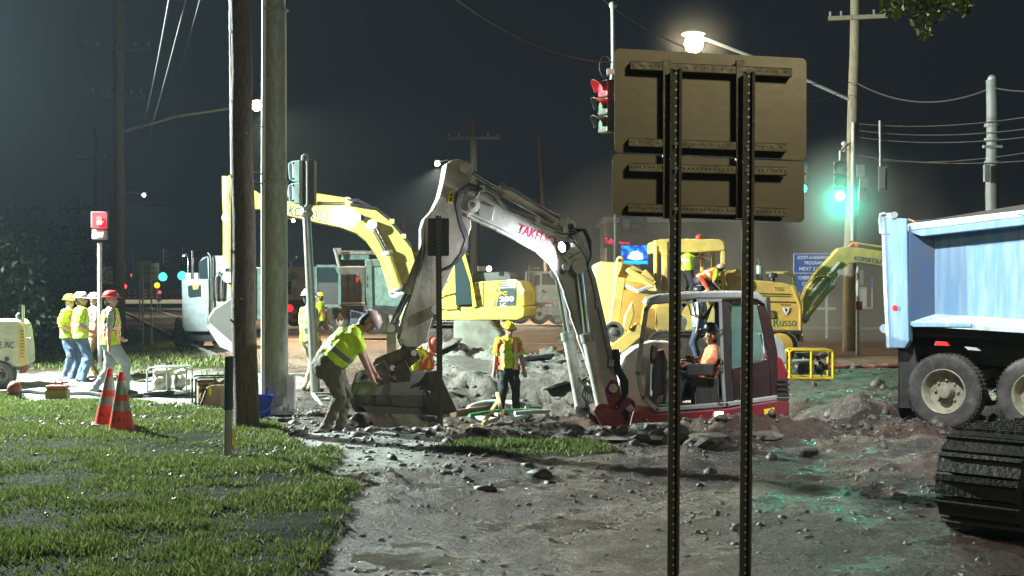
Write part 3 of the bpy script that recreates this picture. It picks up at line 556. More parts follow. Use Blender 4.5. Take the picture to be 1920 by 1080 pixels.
MB().prism([P(x, y, 16.35) for x, y in ((805, 409), (840, 409), (842, 411), (842, 478), (840, 480), (805, 480), (802, 478), (802, 411))], (0, .004, 0)).build('panel', mat('dark sign back', (.03, .033, .03), .5), t)
upost('post', 825, 822, 815, 404, 16.3, t, .075, m=mat('grey green sign post', (.10, .11, .09), .5, .3))
t = thing('marker_post', G(428, 862), 'thin round two-tone marker post in the grass before the wooden pole', 'post')
MB().tube([P(427, 875, 13.7), P(428, 768, 13.7)], .045, 16).build('lower_tube', mat('pale grey tube', (.28, .28, .24), .5), t, smooth=True); MB().tube([P(428, 768, 13.7), P(430, 668, 13.7)], .049, 16).build('dark_cap_tube', mat('blue black sleeve', (.03, .045, .05), .4), t, smooth=True)
o = MB().prism([P(437, 800, 13.7), P(442, 815, 13.7), P(443, 835, 13.72), P(436, 830, 13.7)], (0, .01, 0)).build('tag_flag', 'decalyel', t)
# blue highway sign
t = thing('highway_sign', P(1523, 600, 42), 'blue adopt-a-highway sign behind the ochre trencher', 'road sign')
MB().box(P(1524, 494, 42), (72/57.1, .03, 37/57.1)).build('upper_panel', 'signblue', t); MB().box(P(1524, 530, 42), (66/57.1, .03, 32/57.1)).build('lower_panel', 'signblue', t)
o = MB()
for a, b in (((1488.5, 476), (1559.5, 476)), ((1559.5, 476), (1559.5, 512)), ((1559.5, 512), (1488.5, 512)), ((1488.5, 512), (1488.5, 476))): o.bar(P(*a, 41.97), P(*b, 41.97), .018, .012)
o.build('border', 'signwhite', t)
for s, y, x0, x1 in (('ADOPT-A-HIGHWAY', 486, 1495, 1553), ('PROGRAM', 496, 1509, 1541), ('NEXT 2.0 MI', 507, 1499, 1546), ('CHEEKTOWAGA', 524, 1497, 1550), ('COACHES', 535, 1504, 1544)): text(s, P(x0, y, 41.96), P(x1, y, 41.96), .11, 'decalwhite', t)
for x in (1497, 1550): MB().box(P(x, 560, 42.1), (.07, .06, 2.6)).build('post', 'galv', t)
# sign backs at the far left
for x0, y0, x1, y1, Yd, posts, lb in ((247, 489, 284, 530, 42, (262,), 'pale square sign back on the leftmost post of the distant group'), (266, 493, 298, 527, 40, (268, 284), 'pale wide sign back in front, standing on two posts beside the road')):
    t = thing('roadside_sign', P((x0+x1)/2, 640, Yd), lb, 'road sign'); MB().box(P((x0+x1)/2, (y0+y1)/2, Yd), ((x1-x0)*Yd/F, .02, (y1-y0)*Yd/F)).build('panel', mat('pale sign back', (.30, .32, .28), .5, .2, None, .3), t)
    for x in posts: MB().bar(P(x, 645 if x != 262 else 612, Yd-.05), P(x, y0+2, Yd-.05), .06, .04).build('post', 'galv', t)
    if len(posts) == 2:
        for y in (502, 512): MB().box(P(282, y, Yd-.03), (.42, .02, .06)).build('stringer', 'grey', t)
t = thing('turn_sign', P(207, 600, 47), 'white sign with a red ring and arrow half hidden behind the tall pole', 'road sign')
MB().box(P(207, 517, 47), (.6, .02, .62)).build('panel', 'signwhite', t)
MB().lathe(P(206, 516, 46.97), (0, -1, 0), [(0, .19), (.005, .19), (.005, .245), (0, .245)], 20).build('ring', 'red', t); MB().bar(P(206, 524, 46.97), P(206, 510, 46.97), .05, .01).build('arrow', 'decalblack', t); MB().bar(P(207, 560, 47), P(207, 640, 47), .07, .05).build('post', 'galv', t)
# ------------------------------------------------------------------ street lamps
def street_lamp(px, py, Yd, label, power, col, lens, poledx=3.2, sz=.35, group=None, tgt=None, pole=True, cone=150):
    c = P(px, py, Yd); t = thing('street_lamp', (c.x+poledx, Yd+.3, 0), label, 'street lamp', group); s = 1 if poledx > 0 else -1
    MB().lathe(c+Vector((0, .1, .02+.3*sz)), (0, 0, 1), [(-.02, sz*.35), (.03, sz*.45), (.1, sz*.35), (.15, sz*.1), (.16, 0)], 14).build('lamp_hood', 'galv', t, smooth=True)
    MB().lathe(c, (0, 0, 1), [(-.34*sz, 0), (-.3*sz, sz*.16), (-.18*sz, sz*.28), (0, sz*.34), (.18*sz, sz*.28), (.3*sz, sz*.16), (.34*sz, 0)], 14).build('lens', lens, t, smooth=True)
    if pole:
        MB().tube([c+Vector((0, 0, .1)), c+Vector((poledx*.5, .15, .25)), Vector((c.x+poledx, Yd+.3, c.z-.2))], .04, 8).build('arm', 'galv', t, smooth=True)
        MB().tube([Vector((c.x+poledx, Yd+.3, 0)), Vector((c.x+poledx, Yd+.3, c.z))], .1, 10, r2=.06).build('post', 'galv', t, smooth=True)
    if power: lamp('street_lamp_beam', 'SPOT', c-Vector((0, 0, .2)), power, col, .15, tgt or (c.x, c.y, 0), cone, .7)
street_lamp(1301, 82, 37, 'bright street lamp shining above the top edge of the big sign', 9000, WARM, E['warm'], 9.5, .8, tgt=(6, 32, 0), pole=False)
o = MB().tube([P(1301, 86, 37)+Vector((.2, 0, .25)), P(1440, 118, 37.6), P(1598, 189, 38)], .05, 8).build('lamp_arm', 'galv', smooth=True); rebase(o, P(1598, 189, 38)); tag(o, 'long curved lamp arm reaching left from the right wooden pole', 'lamp arm')
street_lamp(481, 199, 46, 'warm street lamp glowing between the two thick poles', 22000, WARM, E['warm'], 3, .5, pole=False, tgt=(-2, 44, 0), cone=125)
street_lamp(820, 307, 75, 'small street lamp glowing left of the white excavator arm', 45000, WARM, E['warmfar'], 1.15, .45)
street_lamp(270, 366, 100, 'distant street lamp above the far road at left', 3000, WARM, E['warmfar'], -2.05, .4)
street_lamp(550, 414, 95, 'distant white lamp under the lime excavator boom', 2000, BLUE, E['white'], -1.5, .35)
street_lamp(344, 480, 130, 'tiny far lamp left of the grey cab', 1200, BLUE, E['white'], .4, .3)
street_lamp(ARM[0], 0, 1, 'x', 0, WARM, E['white']) if False else None
# lamps out of the frame whose light falls into it
t = thing('street_lamp', (ARM[0]+6.5, ARM[1], 0), 'tall street lamp on a long arm over the excavator, above the frame', 'street lamp')
MB().tube([(ARM[0]+6.5, ARM[1], 0), (ARM[0]+6.5, ARM[1], ARM[2])], .1, 10, r2=.07).build('post', 'galv', t, smooth=True)
MB().tube([(ARM[0]+6.5, ARM[1], ARM[2]-.1), (ARM[0]+3, ARM[1], ARM[2]+.5), (ARM[0], ARM[1], ARM[2]+.28)], .05, 8).build('arm', 'galv', t, smooth=True)
MB().box((ARM[0]-.05, ARM[1], ARM[2]+.26), (.7, .3, .12)).build('lamp_head', 'galv', t, bevel=.04)
t = thing('street_lamp', (BACK[0]+2, BACK[1], 0), 'warm street lamp standing behind the viewer', 'street lamp')
MB().tube([(BACK[0]+2, BACK[1], 0), (BACK[0]+2, BACK[1], BACK[2])], .1, 10, r2=.07).build('post', 'galv', t, smooth=True); MB().bar((BACK[0]+2, BACK[1], BACK[2]+.2), (BACK[0], BACK[1], BACK[2]+.25), .08, .08).build('arm', 'galv', t); MB().box((BACK[0], BACK[1], BACK[2]+.28), (.6, .3, .12)).build('lamp_head', 'galv', t, bevel=.04)
t = thing('light_tower', (TOWER[0]-.3, TOWER[1]+.4, 0), 'portable light tower with four floodlights, just left of the frame', 'light tower')
MB().tube([(TOWER[0]-.3, TOWER[1]+.6, 0), (TOWER[0]-.3, TOWER[1]+.6, TOWER[2]+.2)], .07, 10).build('mast', 'galv', t, smooth=True); MB().bar((TOWER[0]-.3, TOWER[1]-.5, TOWER[2]+.15), (TOWER[0]-.3, TOWER[1]+1.6, TOWER[2]+.15), .06, .06).build('crossbar', 'galv', t)
for k in range(4):
    c = Vector((TOWER[0]-.35, TOWER[1]-.45+k*.66, TOWER[2]+.35)); MB().lathe(c, (1, 0, -.3), [(-.18, .05), (-.12, .18), (0, .22), (.0, .2), (-.1, .14), (-.12, 0)], 16).build('floodlight', 'galv', t, smooth=True)
# far signals and lights along the road at left
far = [(305, 519, 100, 'left of two green signals above the far road', E['greenfar'], .32, 'signal'), (341, 517, 95, 'right of two green signals above the far road', E['greenfar'], .32, 'signal'), (233, 537, 110, 'red lamp just right of the tall pole', E['red'], .2, 'signal'), (248, 516, 120, 'small red lamp higher up by the sign backs', E['red'], .16, 'signal'), (294, 535, 105, 'amber red lamp at the far barricades', E['amb'], .24, 'lamp'), (299, 548, 108, 'tiny red lamp over the barricades', E['red'], .12, 'lamp')]
for px, py, Yd, lb, em, s, ct in far:
    c = P(px, py, Yd); t = thing('traffic_signal' if ct == 'signal' else 'warning_lamp', c, lb, 'traffic light' if ct == 'signal' else 'warning light')
    MB().box(c+Vector((0, .2, .35 if ct == 'signal' else 0)), (.35, .25, 1.1 if ct == 'signal' else .4)).build('housing', sigm, t); MB().lathe(c, (0, -1, 0), [(-.08, s), (0, s*.95), (.06, 0)], 14).build('lens', em, t, smooth=True)
    if ct == 'lamp': MB().bar(c+Vector((0, .2, 0)), (c.x, c.y+.2, 0), .05, .05).build('post', 'galv', t)
    else: MB().tube([c+Vector((0, .2, .9)), c+Vector((0, .2, 2.2))], .03, 6).build('hanger', 'galv', t)
wire('far span cable carrying the two green signals', P(285, 470, 98), P(420, 462, 98), .5, .03)
for k in range(4): wire('%s of the far parallel cables over the green signals' % ('lowest', 'second', 'third', 'highest')[k], P(310, 498-k*9, 98), P(372, 492-k*10, 60), .2, .025)
t = thing('light_box_sign', P(357, 518, 60), 'pair of small glowing white box signs above the grey cab', 'sign')
for x in (353, 366): MB().box(P(x, 518, 60), (.24, .08, .3)).build('light_box', glow('lit box sign', (.9, 1, 1), 3), t, bevel=.01)
MB().tube([P(354, 518, 60), P(360, 527, 60), P(360, 620, 60)], .04, 6).build('post', 'galv', t)
# barricades and cones far down the road
def barricade(px0, px1, py0, py1, Yd, label, group=None):
    t = thing('barricade', P((px0+px1)/2, 570, Yd), label, 'barricade', group); n = max(5, int((px1-px0)/5))
    for k in range(3):
        y = py0+(py1-py0)*(k+.25)/3; a, b = P(px0, y, Yd), P(px1, y, Yd); h = .2; bd = MB().prism([a, b, b-Vector((0, 0, h)), a-Vector((0, 0, h))], (0, .03, 0)).build('board', 'signwhite', t)
        st_ = MB()
        for j in range(n):
            if j % 2: continue
            p = a.lerp(b, j/n); q = a.lerp(b, min(1, (j+1)/n)); sh = Vector((.09, 0, 0)); st_.add([p+Vector((0, -.003, 0)), q+Vector((0, -.003, 0)), q-Vector((0, .003, h))-sh, p-Vector((0, .003, h))-sh], [(0, 1, 2, 3)])
        st_.build('stripes', 'cone', bd, fix=False)['kind'] = 'stuff'
    for x in (px0+2, px1-2): MB().bar(P(x, py0-1, Yd+.06), P(x, 565, Yd+.06), .07, .05).build('leg', 'galv', t)
for i, (x0, x1, y0, y1, Yd) in enumerate(((235, 262, 541, 560, 118), (266, 298, 541, 560, 116), (380, 408, 537, 562, 92), (318, 338, 541, 562, 120))):
    barricade(x0, x1, y0, y1, Yd, ('leftmost striped barricade closing the far road', 'second striped barricade from the left on the far road', 'striped barricade by the grey cab roof, rightmost of the row', 'third small striped barricade from the left')[i])
t = thing('jersey_barrier', P(290, 570, 106), 'long pale low barrier crossing the far road under the barricades', 'barrier'); MB().box(P(288, 566, 106), (5.2, .4, .35)).build('barrier', 'signwhite', t, bevel=.05)
# ------------------------------------------------------------------ buildings, screen, far frames on the right
t = thing('store_building', P(1270, 600, 75), 'dark store building behind the trencher with a faint shield logo on its wall', 'building')
MB().box(P(1300, 480, 78)+Vector((0, 0, -.6)), (11, 6, 5.6)).build('wall', 'building', t); MB().box(P(1300, 400, 78)+Vector((0, 0, -.55)), (11.4, 6.4, .3)).build('parapet', 'grey', t)
sg = mat('faded wall sign', (.16, .17, .18), .6); MB().box(P(1187, 420, 74.8), (1.6, .1, 1.1)).build('sign_board', mat('dark sign board', (.05, .055, .06), .6), t)
sh = [P(x, y, 74.6) for x, y in ((1168, 411), (1181, 411), (1181, 424), (1175, 432), (1168, 424))]; MB().prism(sh, (0, .05, 0)).build('shield_logo', sg, t); text('RITE', P(1184, 417, 74.6), P(1206, 417, 74.6), .25, sg, t); text('AID', P(1184, 428, 74.6), P(1200, 428, 74.6), .25, sg, t)
t = thing('led_screen', P(1190, 600, 60), 'bright blue led message screen behind the trencher', 'screen')
MB().box(P(1190, 478, 60.2), (54/40, .3, 39/40)).build('cabinet', 'black', t); pm = bpy.data.materials.new('blue led picture'); pm.use_nodes = True; tt = pm.node_tree; b_ = tt.nodes['Principled BSDF']; b_.inputs['Base Color'].default_value = (.01, .02, .05, 1)
c_ = node(tt, 'TexCoord'); n_ = node(tt, 'TexNoise'); n_.inputs['Scale'].default_value = 3.4; n_.inputs['Detail'].default_value = 6; tt.links.new(c_.outputs['Object'], n_.inputs[0]); r_ = node(tt, 'ValToRGB'); e = r_.color_ramp.elements; e[0].position = .42; e[0].color = (0, .02, .45, 1); e[1].position = .6; e[1].color = (.0, .5, 1., 1); e.new(.5).color = (0, .16, .8, 1); tt.links.new(n_.outputs[0], r_.inputs[0]); tt.links.new(r_.outputs[0], b_.inputs['Emission Color']); b_.inputs['Emission Strength'].default_value = 1.3
MB().box(P(1190, 478, 60.02), (51/40, .02, 36/40)).build('picture', pm, t); MB().prism([P(x, y, 59.99) for x, y in ((1176, 484), (1182, 474), (1188, 471), (1195, 470), (1204, 476), (1206, 486), (1190, 488))], (0, .01, 0)).build('white_blob', glow('white led area', (.8, 1, 1), 1.6), t)
MB().prism([P(x, y, 59.99) for x, y in ((1166, 489), (1214, 489), (1214, 494.5), (1166, 494.5))], (0, .01, 0)).build('cyan_bar', glow('cyan led area', (.0, .75, .9), 1.1), t); MB().box(P(1190, 560, 60.3), (.5, .3, 3.2)).build('post', 'grey', t)
t = thing('led_text_sign', P(1142, 462, 62), 'small red led lettering left of the blue screen, larger one', 'sign'); text('Tully', P(1134, 460, 62), P(1151, 460, 62), .36, E['led'], t, bold=.02); MB().box(P(1142, 455, 62.1), (.52, .05, .5)).build('backing', 'black', t)
t = thing('led_text_sign', P(1170, 458, 62), 'thin strip of red led letters over the top corner of the blue screen', 'sign'); text('Wash Fuel', P(1160, 458, 59.8), P(1180, 458, 59.8), .14, E['led'], t, bold=.02); MB().box(P(1170, 456, 59.9), (.55, .05, .2)).build('backing', 'black', t)
t = thing('bus_shelter', P(1610, 585, 52), 'pale framed glass shelter far behind the second excavator boom', 'shelter')
fm = mat('pale shelter frame', (.5, .55, .56), .5)
for x0, y0, x1, y1 in ((1581, 540, 1583, 578), (1603, 505, 1606, 578), (1623, 540, 1625, 578), (1634, 520, 1636, 578), (1581, 576, 1636, 579), (1612, 538, 1625, 540), (1530, 576, 1566, 581)): MB().box(P((x0+x1)/2, (y0+y1)/2, 52), ((x1-x0)*52/F+.02, .05, (y1-y0)*52/F)).build('frame', fm, t)
MB().box(P(1618, 558, 52.05), (.28, .02, .75)).build('panel', 'signwhite', t); MB().box(P(1634, 530, 51.9), (.08, .04, .42)).build('blue_plate', 'bucketblue', t); MB().box(P(1612, 520, 52), (.3, .05, .6)).build('poster', mat('grey poster', (.25, .3, .32), .5), t)
# small post with a red box in front of it
t = thing('slim_post', P(1608, 660, 36), 'slim grey post with a rusty box below, right of the second excavator boom', 'post'); MB().tube([P(1608, 665, 36), P(1608, 500, 36)], .05, 8).build('post', 'galv', t); MB().box(P(1610, 573, 35.9), (.18, .1, .24)).build('box', 'rubber', t)
# ------------------------------------------------------------------ trees
def leaves(mb, c, r, n, s, rnd, sq=(1, 1, 1)):
    for _ in range(n):
        while 1:
            q = Vector((rnd.uniform(-1, 1), rnd.uniform(-1, 1), rnd.uniform(-1, 1)))
            if q.length < 1: break
        p = c+Vector((q.x*r*sq[0], q.y*r*sq[1], q.z*r*sq[2])); a = Vector((rnd.uniform(-1, 1), rnd.uniform(-1, 1), rnd.uniform(-1, .4))).normalized()*s; b = a.cross(Vector((rnd.uniform(-1, 1), rnd.uniform(-1, 1), 1))).normalized()*s*.5; k = len(mb.v); mb.v += [p-a, p+b, p+a, p-b]; mb.f.append((k, k+1, k+2, k+3))
leafm = mat('dark leaves', (.016, .035, .010), .7, 0, (.01, .018, .006), .8, 1.5, 0); leafb = mat('bright leaves', (.13, .17, .02), .5, 0, (.06, .09, .01), .8, 6, 0)
rt = random.Random(4)
for i, (px, Yd, h, wd, lb) in enumerate(((20, 36, 3.7, 2.6, 'dark leafy tree at the left edge behind the trailer'), (88, 44, 4.0, 2.0, 'dark leafy tree behind the four workers, right of the edge tree'), (-70, 30, 3.6, 3, 'dark leafy tree mostly cut off by the left edge of the frame'), (60, 60, 5.2, 4, 'tall dim tree far behind at the left'), (128, 75, 5, 3.2, 'small far tree beneath the thin left poles'))):
    b = P(px, 600, Yd); b.z = 0; t = thing('leafy_tree', b, lb, 'tree'); MB().tube([b, b+Vector((.1, 0, h*.4)), b+Vector((-.1, .1, h*.8))], .14, 8, r2=.05).build('trunk', 'wood', t, smooth=True); mb = MB()
    for k in range(20): leaves(mb, b+Vector((rt.uniform(-1, 1)*wd*.62, rt.uniform(-1, 1)*wd*.5, h*(.12+.76*rt.random()))), wd*rt.uniform(.2, .42), 420, .06+Yd*.0008, rt)
    mb.build('crown', leafm, t, fix=False)
t = thing('overhanging_branch', P(1740, -60, 9), 'leafy branch tips hanging into the top right of the picture', 'branch'); mb = MB(); tw = MB()
for k in range(9):
    x = (1662, 1680, 1700, 1722, 1738, 1750, 1768, 1790, 1812)[k]; y1 = (22, 28, 20, 50, 64, 30, 22, 14, 18)[k]; tw.tube([P(1740, -160, 9.3), P(x+3, -60, 9.1), P(x, y1-8, 9)], .006, 5, r2=.002)
    for j in range(8): leaves(mb, P(x+rt.uniform(-4, 4), -60+(y1+60)*(j+1)/8, 9+rt.uniform(-.1, .1)), .05, 9, .034, rt)
tw.build('twigs', 'wood', t); mb.build('foliage', leafb, t, fix=False)
# ------------------------------------------------------------------ white and maroon excavator in the hole
YA = 17.5; ex = thing('compact_excavator', P(1320, 880, 17.6), 'white and maroon compact excavator digging in the hole, its boom raised over the workers', 'excavator')
A = Pl((0, YA, 0)); Af = A.back(-.17)
arm_px = [(838, 307), (848, 300), (862, 298), (878, 303), (885, 316), (884, 335), (876, 352), (874, 380), (882, 398), (884, 425), (874, 455), (858, 485), (842, 520), (826, 556), (812, 595), (800, 640), (782, 652), (760, 650), (752, 636), (762, 596), (778, 545), (790, 500), (796, 470), (796, 425), (800, 408), (815, 392), (826, 368), (832, 340)]
def mirror_px(l): return l
arm = MB().prism([Af.at(*p) for p in arm_px], (-.075, .34, 0)).build('arm', 'arm', ex, bevel=.012)
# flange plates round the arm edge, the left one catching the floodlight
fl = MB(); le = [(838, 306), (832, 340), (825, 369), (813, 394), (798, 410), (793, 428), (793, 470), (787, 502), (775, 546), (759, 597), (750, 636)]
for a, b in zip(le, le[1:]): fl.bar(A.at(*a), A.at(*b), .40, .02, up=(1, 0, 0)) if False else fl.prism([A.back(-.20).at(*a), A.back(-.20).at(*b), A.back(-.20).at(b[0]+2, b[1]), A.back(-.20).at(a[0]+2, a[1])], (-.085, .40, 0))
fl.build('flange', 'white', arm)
MB().cyl(Af.at(871, 316)+Vector((0, -.05, 0)), Af.at(871, 316)+Vector((0, .42, 0)), .07, 16).build('pin_boss', 'galv', arm, smooth=True)
stk = MB().prism([Af.at(x, y)+Vector((0, -.003, 0)) for x, y in ((842, 358), (851, 357), (849, 381), (839, 381))], (0, .002, 0)).build('warning_sticker', 'decalyel', arm)
MB().prism([Af.at(x, y)+Vector((0, -.006, 0)) for x, y in ((847, 360), (850, 367), (843, 367))], (0, .002, 0)).build('warning_triangle', 'decalblack', stk); MB().prism([Af.at(x, y)+Vector((0, -.006, 0)) for x, y in ((844, 371), (848, 370), (847, 378), (843, 378))], (0, .002, 0)).build('warning_mark', 'decalblack', stk)
boom_px = [(870, 368), (878, 356), (892, 351), (908, 354), (922, 362), (934, 374), (948, 386), (1000, 403), (1050, 424), (1072, 428), (1088, 446), (1101, 470), (1110, 500), (1118, 545), (1130, 590), (1142, 640), (1153, 690), (1164, 735), (1166, 762), (1150, 772), (1132, 768), (1116, 726), (1100, 676), (1084, 628), (1070, 585), (1058, 545), (1048, 518), (1032, 492), (1008, 468), (968, 445), (930, 425), (900, 412), (876, 400), (866, 384)]
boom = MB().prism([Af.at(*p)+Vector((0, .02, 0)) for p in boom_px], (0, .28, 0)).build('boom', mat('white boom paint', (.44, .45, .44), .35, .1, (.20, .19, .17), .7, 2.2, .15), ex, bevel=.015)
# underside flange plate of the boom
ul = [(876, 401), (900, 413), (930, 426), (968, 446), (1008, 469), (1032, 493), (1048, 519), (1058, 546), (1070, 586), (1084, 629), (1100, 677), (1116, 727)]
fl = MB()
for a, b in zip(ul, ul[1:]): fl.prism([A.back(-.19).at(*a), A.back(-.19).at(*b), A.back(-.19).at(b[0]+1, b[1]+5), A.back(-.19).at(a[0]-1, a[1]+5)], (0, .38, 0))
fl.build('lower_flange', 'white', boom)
MB().lathe(Af.at(885, 384), (0, -1, 0), [(-.02, .115), (.02, .11), (.035, .06), (.06, .06), (.06, .035), (.02, .03), (.02, 0)], 24).build('pivot_boss', 'galv', boom, smooth=True)
MB().prism([Af.at(x, y)+Vector((0, -.012, 0)) for x, y in ((897, 380), (928, 388), (923, 414), (897, 404))], (0, .04, 0)).build('reinforcing_plate', 'galv', boom, bevel=.01)
MB().prism([Af.at(x, y)+Vector((0, -.012, 0)) for x, y in ((1040, 440), (1075, 455), (1098, 478), (1103, 510), (1072, 505), (1052, 478))], (0, .04, 0)).build('side_plate', 'galv', boom, bevel=.01)
text('TAKEUCHI', Af.at(969, 437)+Vector((0, .018, 0)), Af.at(1049, 467)+Vector((0, .018, 0)), .135, 'decalred', boom, bold=.015)
# hydraulic cylinders
def ram(a, m, b, r, parent, rr=.45, m1='white', off=0.):
    a, m_, b = [Vector(v) for v in (a, m, b)]; c = MB().cyl(m_, b, r, 18).build('cylinder', m1, parent, smooth=True); d = (b-m_).normalized()
    MB().cyl(a, m_, r*rr, 14).build('rod', 'chrome', c, smooth=True); MB().cyl(m_-d*.02, m_+d*.09, r*1.22, 18).build('gland', 'galv', c, smooth=True); MB().cyl(b-d*.02, b+d*.04, r*1.15, 18).build('end_cap', 'galv', c, smooth=True)
    for e in (a, b+d*.05):
        MB().cyl(e+Vector((0, -.07, 0)), e+Vector((0, .07, 0)), r*1.15, 14).build('eye', 'galv', c, smooth=True)
    return c
c = ram(A.at(876, 318), A.at(936, 354), A.at(1042, 412), .075, ex)
MB().tube([Af.at(940, 352)+Vector((0, .08, 0)), Af.at(960, 352)+Vector((0, .08, 0)), Af.at(1036, 400)+Vector((0, .08, 0)), Af.at(1052, 408)], .014, 8).build('pipe', 'galv', c, smooth=True)
MB().prism([A.back(-.11).at(*p) for p in ((1036, 424), (1040, 410), (1052, 403), (1066, 405), (1078, 415), (1082, 440), (1060, 436))], (0, .22, 0)).build('cylinder_bracket', 'white', boom, bevel=.01); MB().cyl(A.back(-.16).at(1054, 418), A.back(.16).at(1054, 418), .05, 14).build('pin', 'galv', boom, smooth=True); MB().cyl(A.back(-.16).at(1070, 425), A.back(.16).at(1070, 425), .045, 14).build('pin', 'mudsteel', boom, smooth=True)
ram(A.back(-.30).at(1086, 500), A.back(-.30).at(1101, 628), A.back(-.30).at(1130, 766), .085, ex, .55, 'white'); ram(A.back(.34).at(1044, 512), A.back(.34).at(1064, 625), A.back(.34).at(1089, 762), .082, ex, .6)
MB().cyl(A.back(-.36).at(1088, 488), A.back(.36).at(1088, 488), .06, 16).build('pin', 'galv', boom, smooth=True); MB().cyl(A.back(-.36).at(1062, 500), A.back(.4).at(1052, 504), .05, 16).build('pin', 'galv', boom, smooth=True)
# steel pipes and hoses along the boom
pp = HB()
for k in range(3):
    o = 3.2*k; q = Af.back(-.17) if False else A.back(-.20+.02*k); pp.tube([q.at(892, 372-o), q.at(900, 358-o), q.at(912, 358-o*.9), q.at(926, 366-o*.9), q.at(940, 386-o), q.at(952, 396-o), q.at(1040, 432-o), q.at(1068, 438-o), q.at(1088, 462-o*.4), q.at(1100, 485), q.at(1110+k*2.5, 520), q.at(1128+k*2.5, 600), q.at(1150+k*2.5, 700)], .013, 8)
pp.build('pipe', 'galv', boom, smooth=True)
for x, y in ((905, 354), (1008, 413), (1060, 430), (1122, 570), (1146, 680)): MB().box(A.back(-.21).at(x, y), (.07, .06, .09)).build('pipe_clamp', 'galv', boom)
hs = HB()
for k in range(5):
    q = A.back(-.24-.015*k); hs.tube([q.at(905-2*k, 355-k), q.at(888-2*k, 349-k), q.at(872-3*k, 358), q.at(862-2*k, 385), q.at(865-k, 412+k*2), q.at(876-k, 438+k*3), q.at(875-3*k, 468+k*2), q.at(858-3*k, 490+2*k), q.at(838-4*k, 505+k)], .017, 8)
hs.build('hose', 'hose', ex, smooth=True)
hs = HB()
for k in range(3):
    q = A.back(-.22-.02*k); hs.tube([q.at(1150+k*4, 655), q.at(1152+k*5, 690), q.at(1166+k*5, 715), q.at(1168+k*4, 745-k*4), q.at(1152+k*3, 765)], .02, 8)
for k in range(6):
    q = A.back(-.1+.06*k); hs.tube([q.at(1085+k*3, 708+k*4), q.at(1096+k*2, 724), q.at(1092+k*5, 742+k*2), q.at(1104-k*3, 764), q.at(1106+k*3, 784), q.at(1122+k*2, 796)], .014, 6)
for k in range(3):
    q = A.back(-.26-.02*k); hs.tube([q.at(1068, 428+k*6), q.at(1092+k*3, 430), q.at(1102+k*3, 452), q.at(1108, 480), q.at(1100, 500)], .012, 6)
hs.build('hose', 'hose', ex, smooth=True)
MB().tube([A.back(-.3).at(1054, 466), A.back(-.32).at(1072, 478), A.back(-.3).at(1095, 466), A.back(-.26).at(1098, 448)], .008, 6).build('lamp_cable', 'hosewhite', boom, smooth=True)
# boom work lamp
lc = A.back(-.30).at(1055, 463); MB().lathe(lc, (-.75, -.62, -.2), [(-.12, .02), (-.1, .05), (-.02, .075), (.01, .08), (.012, .07)], 18).build('lamp_housing', 'blackp', boom, smooth=True); MB().lathe(lc, (-.75, -.62, -.2), [(.012, .068), (.022, .05), (.026, 0)], 18).build('lamp_lens', E['white'], boom, smooth=True)
lamp('boom_lamp_beam', 'SPOT', lc+Vector((-.05, -.06, -.01)), 420, BLUE, .05, lc+Vector((-3, .3, -1.3)), 130, .8)
# bucket linkage
lk = MB().prism([A.back(-.05).at(*p) for p in ((800, 572), (814, 566), (826, 576), (826, 590), (800, 626), (752, 690), (738, 694), (734, 682), (758, 640))], (0, .1, 0)).build('tipping_link', 'mudsteel', ex, bevel=.01)
MB().cyl(A.back(-.2).at(818, 580), A.back(.2).at(818, 580), .07, 16).build('pin', 'galv', ex, smooth=True)
for q in (-.16, .12): MB().prism([A.back(q).at(*p) for p in ((724, 612), (732, 606), (742, 610), (742, 664), (734, 672), (726, 664))], (0, .04, 0)).build('side_link', 'arm', ex, bevel=.005)
MB().cyl(A.back(-.24).at(733, 616), A.back(.24).at(733, 616), .055, 16).build('pin', 'galv', ex, smooth=True); MB().bar(A.at(735, 618), A.at(795, 618), .12, .1).build('rocker', 'arm', ex)
ram(A.back(-.05).at(733, 616), A.back(-.05).at(765, 548), A.back(-.05).at(812, 430), .075, ex, .6, 'arm')
# quick coupler and bucket
cp = MB().prism([A.back(-.17).at(*p) for p in ((704, 672), (722, 664), (762, 650), (782, 656), (788, 672), (768, 690), (742, 704), (736, 752), (722, 752), (712, 712), (703, 700), (698, 684))], (0, .06, 0)).prism([A.back(.12).at(*p) for p in ((704, 672), (722, 664), (762, 650), (782, 656), (788, 672), (768, 690), (742, 704), (730, 732), (712, 712), (698, 684))], (0, .06, 0)).build('quick_coupler', 'mudsteel', ex, bevel=.008)
for x, y in ((708, 688), (736, 690), (776, 662)): MB().cyl(A.back(-.22).at(x, y), A.back(.22).at(x, y), .04, 14).build('pin', 'galv', ex, smooth=True)
MB().bar(A.at(712, 690), A.at(770, 664), .2, .14).build('coupler_body', 'mudsteel', ex, bevel=.01)
bo = A.back(-.05).at(735, 700); u = Vector((.80, .60, 0)); vv = Vector((.60, -.80, 0))   # u across the bucket, v out of its back
prof = [(.30, .02), (.12, -.0), (-.10, -.02), (-.30, -.14), (-.42, -.34), (-.38, -.50), (-.24, -.60), (.12, -.62), (.52, -.62)]
def bp(s, z, k): return bo+Vector((1, 0, 0))*(s*.25)+u*k+vv*(-s)*.0+Vector((0, 0, z))+Vector((.15*s, .95*s, 0))*.6
bw = 1.12; o_ = -.48
bk = thing_b = MB()
